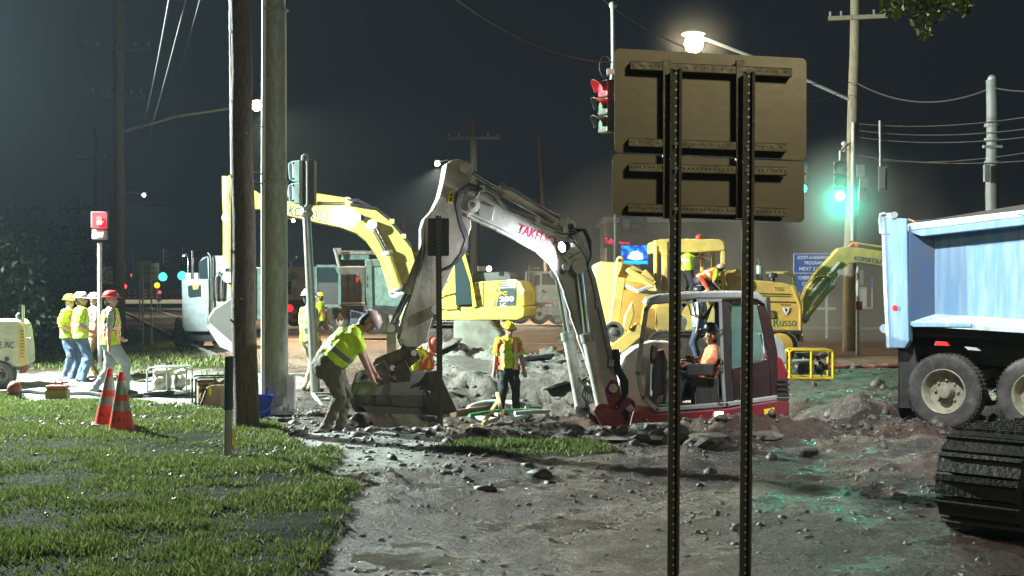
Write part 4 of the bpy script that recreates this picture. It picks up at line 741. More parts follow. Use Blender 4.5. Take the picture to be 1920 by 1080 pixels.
# shell: back of the bucket faces the camera, side plate on the right
pr2 = [(0.42, -.02), (0.16, .0), (-.08, -.02), (-.26, -.14), (-.34, -.30), (-.30, -.46), (-.14, -.55), (.10, -.575), (.50, -.565)]
def bq(s, z, k): return bo+Vector((1, 0, 0))*(-.47+k*1.0)+Vector((.22, .92, 0)).normalized()*(s+.06)+Vector((0, -.10*k, 0))+Vector((0, 0, z+.03))
n = len(pr2); L0 = [bq(s, z, 0) for s, z in pr2]; L1 = [bq(s, z, .98) for s, z in pr2]; th = .03
mb = MB(); ins0 = [bq(s*.93+.03, z*.95-.01, 0) for s, z in pr2]; ins1 = [bq(s*.93+.03, z*.95-.01, .98) for s, z in pr2]
mb.add(L0+L1+ins0+ins1, [(i, i+1, n+i+1, n+i) for i in range(n-1)]+[(2*n+i, 3*n+i, 3*n+i+1, 2*n+i+1) for i in range(n-1)]+[(0, n, 3*n, 2*n), (n-1, 3*n-1, 4*n-1, 2*n-1)])
bucket = mb.build('bucket', 'steel', ex, smooth=True)
for k in (0, .98): MB().prism([bq(s, z, k) for s, z in pr2], (.03, -.003, 0)).build('side_plate', 'mudsteel', bucket, bevel=.006)
fr = [A.back(-.36).at(*p) for p in ((786, 716), (800, 697), (822, 694), (858, 772), (820, 779), (782, 777), (772, 748))]; MB().prism(fr, (.0, .03, 0)).build('cheek_plate', 'mudsteel', bucket, bevel=.008)
MB().lathe(A.back(-.37).at(800, 740), (0, -1, 0), [(0, .13), (.012, .13), (.014, .06), (.02, .055), (.022, 0)], 20).build('cheek_ring', 'mudsteel', bucket, smooth=True)
MB().prism([A.back(-.38).at(*p) for p in ((676, 760), (786, 765), (790, 777), (690, 774))], (0, .14, 0)).build('wear_strip', 'steel', bucket, bevel=.005)
for k in (.06, .3, .5): MB().prism([bq(s, z, k)+Vector((0, -.035, 0)) for s, z in pr2[2:7]]+[bq(s, z, k) for s, z in reversed(pr2[2:7])], (.035, 0, 0)).build('rib', 'mudsteel', bucket)
for k, x in enumerate((706, 746)): MB().prism([A.back(-.30).at(*p) for p in ((x-8, 690), (x+14, 676), (x+26, 700), (x+16, 752), (x+6, 754), (x-2, 716))], (0, .04, 0)).build('ear_plate', 'mudsteel', bucket, bevel=.006)
for k in range(5): MB().bar(A.back(.45).at(668+k*4, 702+k*2), A.back(.3).at(690+k*20, 728+k*4), .05, .07).build('tooth', 'mudsteel', bucket)
# cab: near frame at Yn, far frame at Yf
Yn, Yf = 16.9, 17.95; N_ = Pl((0, Yn, 0)); Fr = Pl((0, Yf, 0)); dY = Yf-Yn
cabm = mat('silver white cab paint', (.36, .37, .38), .35, .2, (.2, .19, .17), .6, 3, .1)
cab = MB(); W = .055
def bars(mb, pl, pts, w, d, closed=False):
    pts = [pl.at(*p) for p in pts]; pts = pts+[pts[0]] if closed else pts
    for a, b in zip(pts, pts[1:]): dd = (b-a).normalized()*w*.45; mb.bar(a-dd, b+dd, d, w, up=(1, 0, 0)) if False else mb.bar(a-dd, b+dd, w, d, up=(0, 1, 0))
front = [(1232, 768), (1206, 745), (1196, 700), (1203, 640), (1212, 580), (1222, 566)]
near = MB(); bars(near, N_, front, .06, .07); bars(near, N_, [(1232, 768), (1362, 758), (1480, 742)], .06, .07); bars(near, N_, [(1358, 758), (1354, 680), (1350, 560)], .045, .06)
cabo = near.build('cab_frame', cabm, ex, bevel=.01)
far_ = MB(); bars(far_, Fr, front, .05, .06); bars(far_, Fr, [(1350, 735), (1346, 560)], .05, .06); bars(far_, Fr, [(1206, 690), (1345, 668)], .05, .05); bars(far_, Fr, [(1440, 560), (1450, 735)], .05, .06); bars(far_, Fr, [(1262, 572), (1264, 680)], .04, .05)
far_.build('far_frame', 'blackp', cabo)
MB().prism([Fr.at(*p) for p in ((1206, 692), (1345, 670), (1450, 668), (1452, 745), (1235, 752), (1204, 740))], (0, .03, 0)).build('far_door_panel', 'cablin', cabo)
roofp = [(1220, 572), (1222, 562), (1240, 553), (1300, 547), (1400, 545), (1424, 549), (1434, 560), (1436, 572), (1420, 562), (1405, 559), (1310, 560), (1280, 563), (1262, 568), (1240, 570)]
MB().prism([N_.back(-.05).at(*p) for p in roofp], (0, dY+.1, 0)).build('roof', cabm, cabo, bevel=.02)
arch = MB(); bars(arch, N_.back(-.01), [(1268, 764), (1266, 640), (1270, 592), (1282, 572), (1302, 563), (1350, 562)], .05, .05); arch.build('door_arch', cabm, cabo)
MB().prism([N_.at(*p) for p in ((1353, 562), (1366, 562), (1370, 590), (1372, 690), (1378, 758), (1360, 760), (1356, 680))], (0, .07, 0)).build('door_pillar', 'blackp', cabo, bevel=.01)
rp = MB().prism([N_.at(*p) for p in ((1366, 562), (1424, 560), (1432, 566), (1420, 572), (1410, 570), (1372, 571))], (0, .06, 0)).prism([N_.at(*p) for p in ((1420, 572), (1432, 566), (1446, 600), (1458, 660), (1462, 742), (1446, 744), (1444, 700), (1436, 650), (1428, 610))], (0, .06, 0)).prism([N_.at(*p) for p in ((1372, 690), (1440, 672), (1444, 700), (1446, 752), (1378, 758))], (0, .06, 0)).build('rear_quarter', mat('maroon black quarter panel', (.022, .012, .014), .3, 0, (.06, .02, .02), .6, 3), cabo, bevel=.012)
MB().prism([N_.back(.03).at(*p) for p in ((1372, 571), (1411, 570), (1420, 600), (1434, 672), (1372, 690))], (0, .008, 0)).build('side_glass', 'glass', cabo)
MB().prism([Fr.at(*p) for p in ((1210, 580), (1258, 572), (1258, 682), (1206, 690))], (0, .006, 0)).build('far_glass', mat('clear glass', (.6, .75, .72), .05, 0, None, .2, 2, 0, alpha=.10), cabo)
MB().prism([Fr.at(*p) for p in ((1352, 566), (1436, 562), (1448, 668), (1352, 670))], (0, .006, 0)).build('rear_glass', 'glass', cabo)
for a, b in (((1352, 628), (1346, 680)), ((1356, 690), (1352, 752))): pass
for y0, y1 in ((618, 678), (690, 754)):
    MB().tube([N_.back(-.06).at(1356, y0), N_.back(-.10).at(1347, y0+2), N_.back(-.10).at(1345, y0+12), N_.back(-.10).at(1347, y1-8), N_.back(-.06).at(1356, y1)], .012, 8).build('grab_handle', 'chrome', cabo, smooth=True)
MB().prism([N_.back(-.2).at(*p) for p in ((1277, 596), (1285, 594), (1289, 603), (1284, 618), (1277, 620))], (0, .03, 0)).build('mirror', 'galv', cabo, bevel=.01); MB().tube([N_.back(-.18).at(1282, 598), N_.back(-.02).at(1270, 585)], .01, 6).build('mirror_arm', 'blackp', cabo)
# inside
MB().box(P(1352, 700, 17.4), (.12, .5, .75), rot=Matrix.Rotation(R(12), 3, 'Y')).build('seat_back', 'seat', ex, bevel=.04); MB().box(P(1322, 716, 17.4), (.5, .5, .14)).build('seat_cushion', 'seat', ex, bevel=.04); MB().box(P(1335, 740, 17.4), (.5, .5, .3)).build('seat_box', 'cablin', ex)
for Yc in (17.08, 17.72): MB().box(P(1312, 693, Yc), (.36, .13, .16)).build('arm_console', 'cablin', ex, bevel=.02); MB().tube([P(1302, 690, Yc), P(1299, 668, Yc)], .018, 8, r2=.028).build('joystick', 'blackp', ex, smooth=True)
MB().prism([P(*p, 17.5) for p in ((1225, 660), (1245, 655), (1252, 680), (1245, 740), (1222, 745))], (0, .25, 0)).build('dashboard', 'cablin', ex, bevel=.02); MB().box(P(1300, 765, 17.4), (1.1, 1.0, .05)).build('cab_floor', 'cablin', ex)
MB().lathe(P(1222, 665, 17.35), (1, -.3, 0), [(0, .13), (.03, .14), (.06, .1), (.06, 0)], 16).build('fan', 'blackp', ex, smooth=True)
for x in (1258, 1266): MB().tube([P(x, 748, 17.3), P(x+3, 705, 17.3)], .012, 6).build('travel_lever', 'blackp', ex)
MB().box(P(1352, 590, 17.85), (.2, .08, .4)).build('radio_panel', 'cablin', ex, bevel=.02)
hs = HB()
for k in range(3): hs.tube([P(1290+k*10, 566, 17.8), P(1296+k*8, 590, 17.7), P(1318+k*4, 598, 17.7), P(1336, 570, 17.8)], .012, 6)
hs.build('roof_cable', 'hose', ex, smooth=True)
# superstructure
bdy = MB().prism([P(*p, 16.85) for p in ((1188, 770), (1232, 775), (1360, 766), (1470, 748), (1480, 752), (1480, 778), (1440, 790), (1300, 797), (1180, 800))], (0, 1.5, 0)).build('deck_frame', 'maroon', ex, bevel=.02)
MB().prism([P(*p, 16.9) for p in ((1450, 665), (1468, 672), (1478, 700), (1481, 778), (1458, 785), (1452, 740))], (0, 1.45, 0)).build('counterweight', 'maroon', ex, bevel=.05)
MB().prism([P(*p, 17.0) for p in ((1444, 628), (1458, 630), (1472, 648), (1476, 684), (1452, 690), (1448, 660))], (0, 1.3, 0)).build('engine_cover', cabm, ex, bevel=.04)
for k in range(5): MB().box(P(1468, 712+k*9, 16.86), (.16, .03, .03)).build('vent_slot', 'blackp', bdy)
MB().prism([P(*p, 16.84) for p in ((1432, 768), (1452, 764), (1452, 776), (1434, 779))], (0, .02, 0)).build('hazard_sticker', 'decalyel', bdy); text('TB 180 FR', P(1377, 757, 16.87), P(1396, 756, 16.87), .045, 'decalwhite', rp)
hood = MB(); hood.prism([P(*p, 17.9) for p in ((1158, 775), (1160, 690), (1170, 668), (1190, 652), (1225, 640), (1262, 642), (1275, 660), (1278, 770))], (0, .55, 0)); hood.build('far_side_hood', mat('bright white hood paint', (.72, .72, .70), .35, 0, DIRT, .25), ex, bevel=.05)
MB().prism([P(*p, 17.7) for p in ((1150, 688), (1156, 670), (1164, 655), (1164, 672), (1160, 690), (1150, 700))], (0, .12, 0)).build('mirror', 'white', ex, bevel=.01)
brk = MB().prism([P(*p, 17.3) for p in ((1130, 772), (1136, 728), (1146, 712), (1158, 714), (1164, 740), (1190, 752), (1196, 796), (1140, 800))], (0, .5, 0)).build('boom_bracket', 'maroon', ex, bevel=.02); MB().cyl(P(1150, 728, 17.22), P(1150, 728, 17.9), .06, 16).build('pin', 'galv', ex, smooth=True)
MB().lathe(P(1182, 766, 17.05), (0, -1, 0), [(0, .06), (.02, .06), (.025, 0)], 4).build('hatch', 'galv', ex)
MB().cyl(P(1128, 770, 17.1), P(1128, 770, 17.5), .09, 16).build('swing_pin', 'maroon', ex, smooth=True); MB().prism([P(*p, 17.1) for p in ((1112, 770), (1126, 756), (1142, 760), (1150, 796), (1128, 800))], (0, .15, 0)).build('swing_post', 'maroon', ex, bevel=.02)
MB().lathe(P(1345, 778, 16.83), (0, -1, -.15), [(-.05, .05), (0, .075), (.01, .075)], 14).build('side_lamp_housing', 'blackp', ex); MB().prism([P(*p, 16.81) for p in ((1340, 773), (1356, 772), (1356, 783), (1340, 784))], (0, .01, 0)).build('side_lamp_lens', E['pink'], ex, bevel=.004)
lamp('side_lamp_beam', 'SPOT', P(1347, 778, 16.76), 30, (1, .8, .75), .04, P(1330, 900, 15), 120, .8)
# tracks
def track(parent, c0, c1, r, wd, pads=22, m='mudsteel', padm='mudsteel', sq=1.):
    pw_ = lambda v: math.copysign(abs(v)**sq, v)
    c0, c1 = Vector(c0), Vector(c1); d = (c1-c0); l = d.length; d.normalize(); s = Vector((-d.y, d.x, 0)); path = []; per = 2*l+2*math.pi*r; n = int(per/.16)
    def pt(q):
        if q < l: return c0+d*q+Vector((0, 0, -r)), d, Vector((0, 0, -1))
        q -= l
        if q < math.pi*r: a = q/r; return c1+(Vector((0, 0, -1))*math.cos(a)+d*math.sin(a))*r, None, Vector((0, 0, -1))*math.cos(a)+d*math.sin(a)
        q -= math.pi*r
        if q < l: return c1-d*q+Vector((0, 0, r)), d, Vector((0, 0, 1))
        q -= l; a = q/r; return c0+(Vector((0, 0, 1))*pw_(math.cos(a))-d*pw_(math.sin(a)))*r, None, Vector((0, 0, 1))*math.cos(a)-d*math.sin(a)
    ch = MB(); S = [pt(per*i/48) for i in range(48)]
    for p, _, nn in S: ch.v += [p-nn*.02-s*wd*.34, p-nn*.02+s*wd*.34, p-nn*.10+s*wd*.34, p-nn*.10-s*wd*.34]
    for i in range(48):
        a, b = i*4, (i+1) % 48*4
        for k in range(4): ch.f.append((a+k, a+(k+1) % 4, b+(k+1) % 4, b+k))
    loop = ch.build('track_chain', m, parent)
    first = None
    for i in range(n):
        p, _, nn = pt(per*(i+.5)/n); tg_ = s.cross(nn); mb = MB(); mb.box(p, (wd, .148, .03), rot=Matrix((s, tg_, nn)).transposed()); mb.box(p+nn*.025+tg_*.045, (wd, .02, .03), rot=Matrix((s, tg_, nn)).transposed()); mb.build('track_shoe', padm, loop)
    for cc, rr in ((c0, .8), (c1, .8)): MB().lathe(cc-s*wd*.36, s, [(-.03, 0), (-.03, r*rr*.3), (.02, r*rr*.34), (.04, r*rr*.75), (0, r*rr*.8), (.0, r*rr*.98), (wd*.72, r*rr*.98), (wd*.72, 0)], 20).build('idler_wheel', m, loop, smooth=True)
    for k in range(5): q = c0.lerp(c1, (k+1)/6)-Vector((0, 0, r*.72)); MB().cyl(q-s*wd*.38, q+s*wd*.38, r*.25, 12).build('roller', m, loop, smooth=True)
    MB().bar(c0+d*r*.3, c1-d*r*.3, wd*.5, r*1.1).build('track_frame', m, loop)
    return loop
zt = -.66+.36
track(ex, (1.7, 16.75, zt), (3.4, 16.75, zt), .33, .42); track(ex, (1.7, 18.3, zt), (3.4, 18.3, zt), .33, .42); MB().box((2.55, 17.5, -.2), (1.2, 1.2, .3)).build('turntable_base', 'mudsteel', ex)
MB().prism([P(*p, 17.2) for p in ((1172, 790), (1215, 787), (1222, 800), (1180, 806))], (0, .5, 0)).build('step_plate', 'woodlight', ex)
# ------------------------------------------------------------------ lime yellow excavator behind
def flanged(name, mtl, px, pl, th, parent, bev=.02): return MB().plate(pl, px, th).build(name, mtl, parent, bevel=bev)
K = Pl(P(860, 600, 34), -8); kx = thing('tracked_excavator', P(860, 665, 36), 'lime yellow tracked excavator with its boom reaching left over the workers', 'excavator')
KB = Pl(P(860, 600, 34), 12)                                  # boom plane, coming a little nearer to the left
bm_px = [(484, 368), (500, 366), (530, 374), (575, 384), (640, 385), (672, 389), (705, 394), (728, 412), (752, 440), (772, 466), (782, 500), (776, 530), (758, 545), (742, 526), (722, 500), (706, 474), (690, 452), (672, 438), (640, 426), (600, 418), (540, 404), (486, 392)]
kb = flanged('boom', 'lime', bm_px, KB.back(-.28), .5, kx)
tp = [(500, 366), (530, 374), (575, 384), (640, 385), (672, 389), (705, 394), (728, 412), (752, 440), (772, 466)]
mb = MB()
for o in (4, 8):
    mb.tube([KB.back(-.3).at(x, y-o+3) for x, y in tp], .022, 6)
mb.build('pipe', 'blackp', kb, smooth=True)
for x, y in ((590, 380), (652, 381), (735, 415), (757, 443)): MB().box(KB.back(-.3).at(x, y), (.12, .1, .12)).build('pipe_clamp', 'lime', kb)
text('KOMATSU', KB.back(-.285).at(540, 403), KB.back(-.285).at(614, 418), .25, 'decalblue', kb, bold=.005)
c = ram(KB.back(-.42).at(698, 423), KB.back(-.42).at(724, 472), KB.back(-.42).at(746, 540), .13, kx, .5, 'lime'); ram(KB.back(.42).at(690, 426), KB.back(.42).at(718, 478), KB.back(.42).at(738, 545), .13, kx, .5, 'lime')
MB().lathe(KB.back(-.5).at(698, 421), (0, -1, 0), [(0, .13), (.04, .13), (.05, .06), (.06, 0)], 18).build('boss', 'galv', kx, smooth=True)
ram(KB.back(-.05).at(520, 368), KB.back(-.05).at(540, 363), KB.back(-.05).at(648, 379), .12, kx, .5, 'lime')
hs = HB()
for k in range(3): hs.tube([KB.back(-.3).at(652, 375+k), KB.back(-.3).at(670, 373+k*2), KB.back(-.3).at(695, 386+k)], .02, 6)
hs.build('hose', 'hose', kx, smooth=True)
lc = KB.back(-.42).at(675, 408); MB().lathe(lc, (-.9, -.3, 0), [(-.14, .02), (-.1, .06), (0, .1), (.01, .09)], 14).build('lamp_housing', 'blackp', kx, smooth=True); MB().lathe(lc, (-.9, -.3, 0), [(.01, .085), (.03, 0)], 14).build('lamp_lens', E['warm'], kx, smooth=True)
lamp('work_lamp_beam', 'SPOT', lc+Vector((-.06, -.1, 0)), 330, (1., .93, .82), .08, lc+Vector((-2., .5, .02)), 120, .8)
# arm hanging at the boom tip, its cylinder and bucket
KA = KB
ka = flanged('arm', 'lime', [(424, 336), (430, 328), (440, 332), (492, 366), (494, 392), (478, 392), (466, 420), (458, 520), (450, 560), (436, 562), (430, 500), (428, 420), (420, 370)], KA.back(-.2), .36, kx)
ram(KA.back(-.35).at(428, 520), KA.back(-.35).at(427, 502), KA.back(-.35).at(427, 412), .12, kx, .5, 'lime')
MB().tube([KA.back(-.36).at(427, 410), KA.back(-.36).at(424, 370), KA.back(-.36).at(428, 332)], [.11, .1, .16], 12).build('cylinder_hood', 'lime', kx, smooth=True)
MB().plate(KA.back(-.3), [(422, 512), (434, 508), (442, 520), (446, 548), (436, 556), (428, 540)], .3).build('link', 'lime', kx, bevel=.02)
q = KA.back(-.6); bpx = [(420, 566), (448, 545), (470, 560), (480, 600), (470, 650), (440, 660), (410, 648), (390, 620), (388, 596), (400, 578)]
kbk = MB().plate(q, bpx, 1.0).build('bucket', 'steel', kx, smooth=True, bevel=.05); MB().plate(q.back(-.63), [(388, 612), (394, 606), (446, 652), (440, 662), (412, 650)], .05).build('bucket_edge', 'galv', kbk)
# body
Kf = K
dk = MB().plate(Kf.back(-.1), [(745, 580), (978, 573), (984, 578), (982, 594), (970, 600), (745, 600)], 2.6).build('deck', 'lime', kx, bevel=.03)
by = MB().plate(Kf, [(890, 528), (966, 524), (976, 530), (984, 545), (984, 575), (888, 578)], 2.4).build('engine_housing', 'lime', kx, bevel=.05)
MB().plate(Kf.back(-.02), [(941, 528), (967, 526), (967, 574), (930, 576)], .02).build('dark_decal', mat('slate decal', (.05, .07, .075), .5), by)
for k in range(3): MB().plate(Kf.back(-.03), [(942-k*.8, 530+k*4.2), (966, 529+k*4.2), (966, 531+k*4.2), (941-k*.8, 532+k*4.2)], .01).build('decal_stripe', 'signwhite', by)
text('PC', Kf.back(-.035).at(937, 554), Kf.back(-.035).at(951, 553.5), .10, 'decalyel', by, bold=.03); text('200', Kf.back(-.035).at(937, 566), Kf.back(-.035).at(964, 565), .14, 'decalwhite', by, bold=.05); text('LC', Kf.back(-.035).at(938, 574), Kf.back(-.035).at(949, 573.5), .08, 'decalwhite', by, bold=.04)
text('Russo', Kf.back(-.01).at(889, 562), Kf.back(-.01).at(904, 561.5), .12, 'decalblack', by, bold=.01)
for y0, y1, x0, x1 in ((529, 537, 913, 936), (540, 548, 914, 932), (561, 574, 915, 928)): MB().plate(Kf.back(-.015), [(x0, y0), (x1, y0), (x1, y1), (x0, y1)], .01).build('vent', mat('dull vent mesh', (.30, .27, .10), .6), by)
for x in (887, 906): MB().plate(Kf.back(-.012), [(x, 530), (x+1, 530), (x+1, 577), (x, 577)], .01).build('panel_gap', 'blackp', by)
MB().plate(Kf.back(.2), [(885, 512), (950, 509), (958, 516), (960, 527), (885, 530)], 1.8).build('engine_hood', mat('dark grey hood', (.07, .085, .08), .5), kx, bevel=.04)
for x0, y0, x1, y1 in ((872, 516, 900, 525), (895, 499, 916, 509)): MB().plate(Kf.back(.4), [(x0, y0), (x1, y0), (x1, y1), (x0, y1)], .5).build('tool_rack', 'galv', kx, bevel=.02)
MB().lathe(Kf.back(-.1).at(917, 504), (-.3, -1, 0), [(0, .07), (.02, .06), (.03, 0)], 10).build('rear_lamp', E['warmfar'], kx, smooth=True)
cb = MB(); q = Kf.back(-.12)
cab_out = [(757, 596), (760, 540), (764, 498), (772, 480), (788, 473), (858, 468), (868, 475), (880, 520), (890, 576)]
for a, b in zip(cab_out, cab_out[1:]): cb.bar(q.at(*a), q.at(*b), .11, .11, up=(0, 1, 0)); cb.bar(q.back(.9).at(*a), q.back(.9).at(*b), .09, .09, up=(0, 1, 0))
cb.bar(q.at(812, 473), q.at(806, 590), .1, .1, up=(0, 1, 0)); cb.bar(q.at(843, 470), q.at(846, 580), .34, .1, up=(0, 1, 0)); kc = cb.build('cab_frame', 'lime', kx)
MB().plate(q, [(772, 480), (788, 471), (858, 466), (868, 475), (858, 478), (790, 483)], 1.0).build('cab_roof', 'lime', kc, bevel=.03); kg = mat('murky excavator glass', (.10, .17, .15), .15, 0, (.2, .24, .2), .5, 3, 0, alpha=.75)
MB().plate(q.back(-.08), [(765, 500), (775, 484), (808, 482), (803, 560), (762, 562)], .01).build('cab_glass', kg, kc); MB().plate(q.back(-.08), [(852, 478), (864, 480), (880, 530), (884, 570), (855, 572)], .01).build('rear_glass', 'dglass', kc); MB().plate(q.back(-.08), [(814, 482), (838, 480), (838, 530), (812, 532)], .01).build('door_glass', kg, kc); MB().plate(q.back(-.05), [(812, 534), (838, 532), (840, 578), (810, 582)], .06).build('door_panel', 'lime', kc, bevel=.01)
MB().tube([q.back(-.2).at(800, 560), q.back(-.2).at(842, 545), q.back(-.2).at(846, 575)], .02, 8).build('handrail', 'lime', kc, smooth=True)
dullt = mat('dusty grey green track', (.22, .24, .19), .7, 0, (.10, .09, .07), .8, 2)
for dy in (0, 2.3):
    t0 = K.back(.1+dy).at(778, 632); t1 = K.back(.1+dy).at(915, 632); track(kx, t0, t1, .42, .6, m='mudsteel', padm=dullt)
MB().plate(K.back(1.0), [(800, 600), (930, 600), (930, 625), (800, 625)], .8).build('turntable_base', 'mudsteel', kx)
MB().plate(K.back(-.7), [(850, 600), (918, 602), (938, 625), (938, 662), (850, 662)], .6).build('front_guard', dullt, kx, bevel=.05)
# second lime excavator, mostly behind the dump body
k2 = thing('tracked_excavator', P(1740, 665, 37), 'pale yellow excavator boom arching out from behind the blue dump body', 'excavator'); Q = Pl(P(1600, 600, 36)); ol = mat('olive yellow boom paint', (.46, .40, .10), .45, 0, (.2, .17, .08), .7, 2)
b2 = MB().plate(Q.back(-.2), [(1505, 560), (1512, 540), (1530, 512), (1560, 480), (1572, 466), (1592, 461), (1662, 472), (1730, 490), (1790, 530), (1780, 560), (1720, 520), (1662, 500), (1610, 492), (1594, 494), (1580, 505), (1528, 560), (1518, 575), (1518, 600), (1510, 608), (1504, 600), (1506, 580)], .4).build('boom', ol, k2, bevel=.03)
text('KOMATSU', Q.back(-.21).at(1601, 488), Q.back(-.21).at(1651, 495), .13, 'decalblue', b2, bold=.0); ram(Q.back(-.3).at(1577, 510), Q.back(-.3).at(1560, 535), Q.back(-.3).at(1514, 592), .075, k2, .6, ol)
MB().tube([Q.back(-.25).at(1518, 556), Q.back(-.25).at(1545, 525), Q.back(-.25).at(1575, 492)], .05, 8).build('pipe', 'galv', b2, smooth=True); MB().tube([Q.back(-.25).at(1592, 462), Q.back(-.25).at(1600, 455), Q.back(-.25).at(1662, 464)], .03, 8).build('rod_pipe', ol, b2, smooth=True)
MB().sphere(Q.back(-.25).at(1606, 459), .05).build('marker_lamp', E['marker'], b2); MB().prism([Q.back(-.25).at(*p) for p in ((1593, 450), (1600, 452), (1602, 464), (1597, 463))], (0, .03, 0)).build('red_flag', 'red', b2)
hs = HB(); hs.tube([Q.back(-.3).at(1516, 538), Q.back(-.3).at(1530, 520), Q.back(-.3).at(1548, 518), Q.back(-.3).at(1556, 520)], .04, 6); hs.build('hose', ol, k2)
MB().plate(Q.back(.3), [(1730, 560), (1900, 560), (1900, 620), (1730, 620)], 2.2).build('body', 'lime', k2, bevel=.05); MB().plate(Q.back(-.2), [(1760, 500), (1830, 500), (1835, 600), (1755, 600)], 1.0).build('cab', 'lime', k2, bevel=.05); track(k2, Q.at(1730, 640), Q.at(1880, 640), .42, .5); track(k2, Q.back(2).at(1730, 640), Q.back(2).at(1880, 640), .42, .5)
# foreground crawler track at the bottom right
fx_ = thing('tracked_excavator', (5.6, 9.2, 0), 'dark muddy crawler track of a machine in the lower right corner of the picture', 'excavator'); tb = mat('black oily track steel', (.018, .016, .014), .6, .1, (.05, .043, .035), .7, 5, .5)
track(fx_, (3.56, 9.35, .39), (5.7, 11.45, .39), .355, .62, m=tb, padm=tb)
tr = track(fx_, (4.7, 11.2, .43), (7.6, 10.1, .43), .40, .6, m=tb, padm=tb) if False else None
MB().box((5.9, 9.9, .7), (2., 1.3, .5), rz=.78).build('carbody', tb, fx_, bevel=.03); MB().box((7.4, 9.6, 1.6), (2.4, 2.4, 1.2), rz=.78).build('upper_body', 'lime', fx_, bevel=.06)
# ------------------------------------------------------------------ yellow trencher
V = Pl(P(1300, 672, 34)); tr = thing('trencher', P(1320, 676, 35), 'big yellow crawler trencher with two workers up by its open cab', 'trencher')
def box_px(name, m, x0, y0, x1, y1, off, dep, parent, bev=.02): return MB().plate(V.back(off), [(x0, y0), (x1, y0), (x1, y1), (x0, y1)], dep).build(name, m, parent, bevel=bev)
hd = MB().plate(V, [(1112, 500), (1126, 490), (1156, 492), (1186, 496), (1212, 512), (1226, 532), (1232, 545), (1232, 640), (1190, 650), (1150, 662), (1120, 655), (1114, 600)], 1.8).build('digging_head', 'pale', tr, bevel=.06)
MB().plate(V.back(-.15), [(1150, 520), (1156, 486), (1160, 480), (1167, 480), (1170, 488), (1166, 505), (1158, 522)], .15).build('lifting_lug', 'pale', hd, bevel=.03); MB().lathe(V.back(-.17).at(1162, 488), (0, -1, 0), [(0, .05), (.02, .05), (.02, 0)], 12).build('lug_hole', 'black', hd)
for k, (a, b, w_, d_) in enumerate((((1164, 520), (1150, 615), .2, .25), ((1176, 505), (1226, 535), .35, .12), ((1205, 510), (1222, 528), .28, .2), ((1168, 540), (1232, 550), .12, .1))): MB().bar(V.back(-.25).at(*a), V.back(-.25).at(*b), w_, d_).build('arm_plate', 'pale', hd, bevel=.02)
MB().plate(V.back(-.4), [(1136, 668), (1142, 650), (1196, 606), (1206, 612), (1204, 630), (1150, 678)], .5).build('chute', 'pale', tr, bevel=.03); MB().plate(V.back(-.5), [(1172, 590), (1186, 564), (1190, 590), (1180, 620), (1168, 612)], .2).build('deflector', 'pale', tr, bevel=.03)
MB().lathe(V.back(-.35).at(1150, 622), (0, -1, 0), [(-.2, .26), (.0, .28), (.03, .26), (.03, .20), (0, .19), (0, .1), (.08, .09), (.09, 0)], 22).build('drive_wheel', 'steel', hd, smooth=True)
hs = HB()
for k in range(2): hs.tube([V.back(-.3).at(1170, 532+k*3), V.back(-.4).at(1196, 545+k*3), V.back(-.3).at(1224, 534+k*3)], .03, 8)
hs.build('hose', 'hosewhite', hd, smooth=True)
dm = HB()
for k in range(14): a = 2*math.pi*k/14; dm.box(V.back(.6).at(1118, 600)+Vector((math.cos(a)*.95-.1, 0, math.sin(a)*1.25)), (.16, .7, .12), rot=Matrix.Rotation(-a, 3, 'Y'))
dm.build('digging_tooth', 'steel', hd); 
MB().plate(V.back(-.5), [(1010, 655), (1030, 660), (1062, 668), (1140, 660), (1150, 690), (1060, 676), (1020, 666)], .8).build('trench_scoop', 'pale', tr, bevel=.03)
# cab frame: open canopy
for x0, y0, x1, y1, off in ((1226, 450, 1233, 560, 0), (1241, 455, 1250, 560, .9), (1352, 462, 1360, 545, 0), (1314, 475, 1320, 545, 1.3), (1334, 475, 1341, 545, 1.4)): box_px('post', 'pale', x0, y0, x1, y1, off, .12, tr)
MB().plate(V.back(-.05), [(1226, 452), (1240, 448), (1350, 448), (1358, 453), (1361, 464), (1361, 470), (1300, 474), (1226, 474)], 1.7).build('canopy', 'pale', tr, bevel=.05)
MB().plate(V.back(-.08), [(1228, 452), (1252, 452), (1252, 560), (1244, 560), (1244, 500), (1238, 462), (1233, 462), (1233, 560), (1228, 560)], .1).build('front_grab_frame', 'pale', tr, bevel=.02)
MB().sphere(V.back(.5).at(1311, 446), .10).build('beacon', 'red', tr, smooth=True)
vp = box_px('radiator_panel', 'pale', 1230, 560, 1262, 628, -.1, .3, tr)
for k in range(11): box_px('vent_slot', 'ochre', 1235, 570+k*4.6, 1250, 571.8+k*4.6, -.105, .01, vp, 0)
box_px('lower_chassis', 'pale', 1190, 545, 1365, 640, .05, 1.9, tr, .04); box_px('platform', 'mudsteel', 1200, 545, 1368, 549, -.4, .6, tr, 0)
box_px('control_seat', 'brown', 1322, 522, 1346, 546, .5, .6, tr, .04)
vc = MB(); rv = random.Random(3)
for k in range(26): vc.cyl(V.back(.1+rv.random()*.4).at(rv.uniform(1322, 1352), rv.uniform(518, 545)), V.back(.1+rv.random()*.4).at(rv.uniform(1322, 1352), rv.uniform(512, 545)), .035, 8)
vc.build('hydraulic_valves', 'copper', tr)['kind'] = 'stuff'
MB().tube([V.back(-.2).at(1346, 545), V.back(-.2).at(1346, 520), V.back(-.2).at(1353, 518), V.back(-.2).at(1353, 545)], .025, 8).build('rail', 'pale', tr, smooth=True)
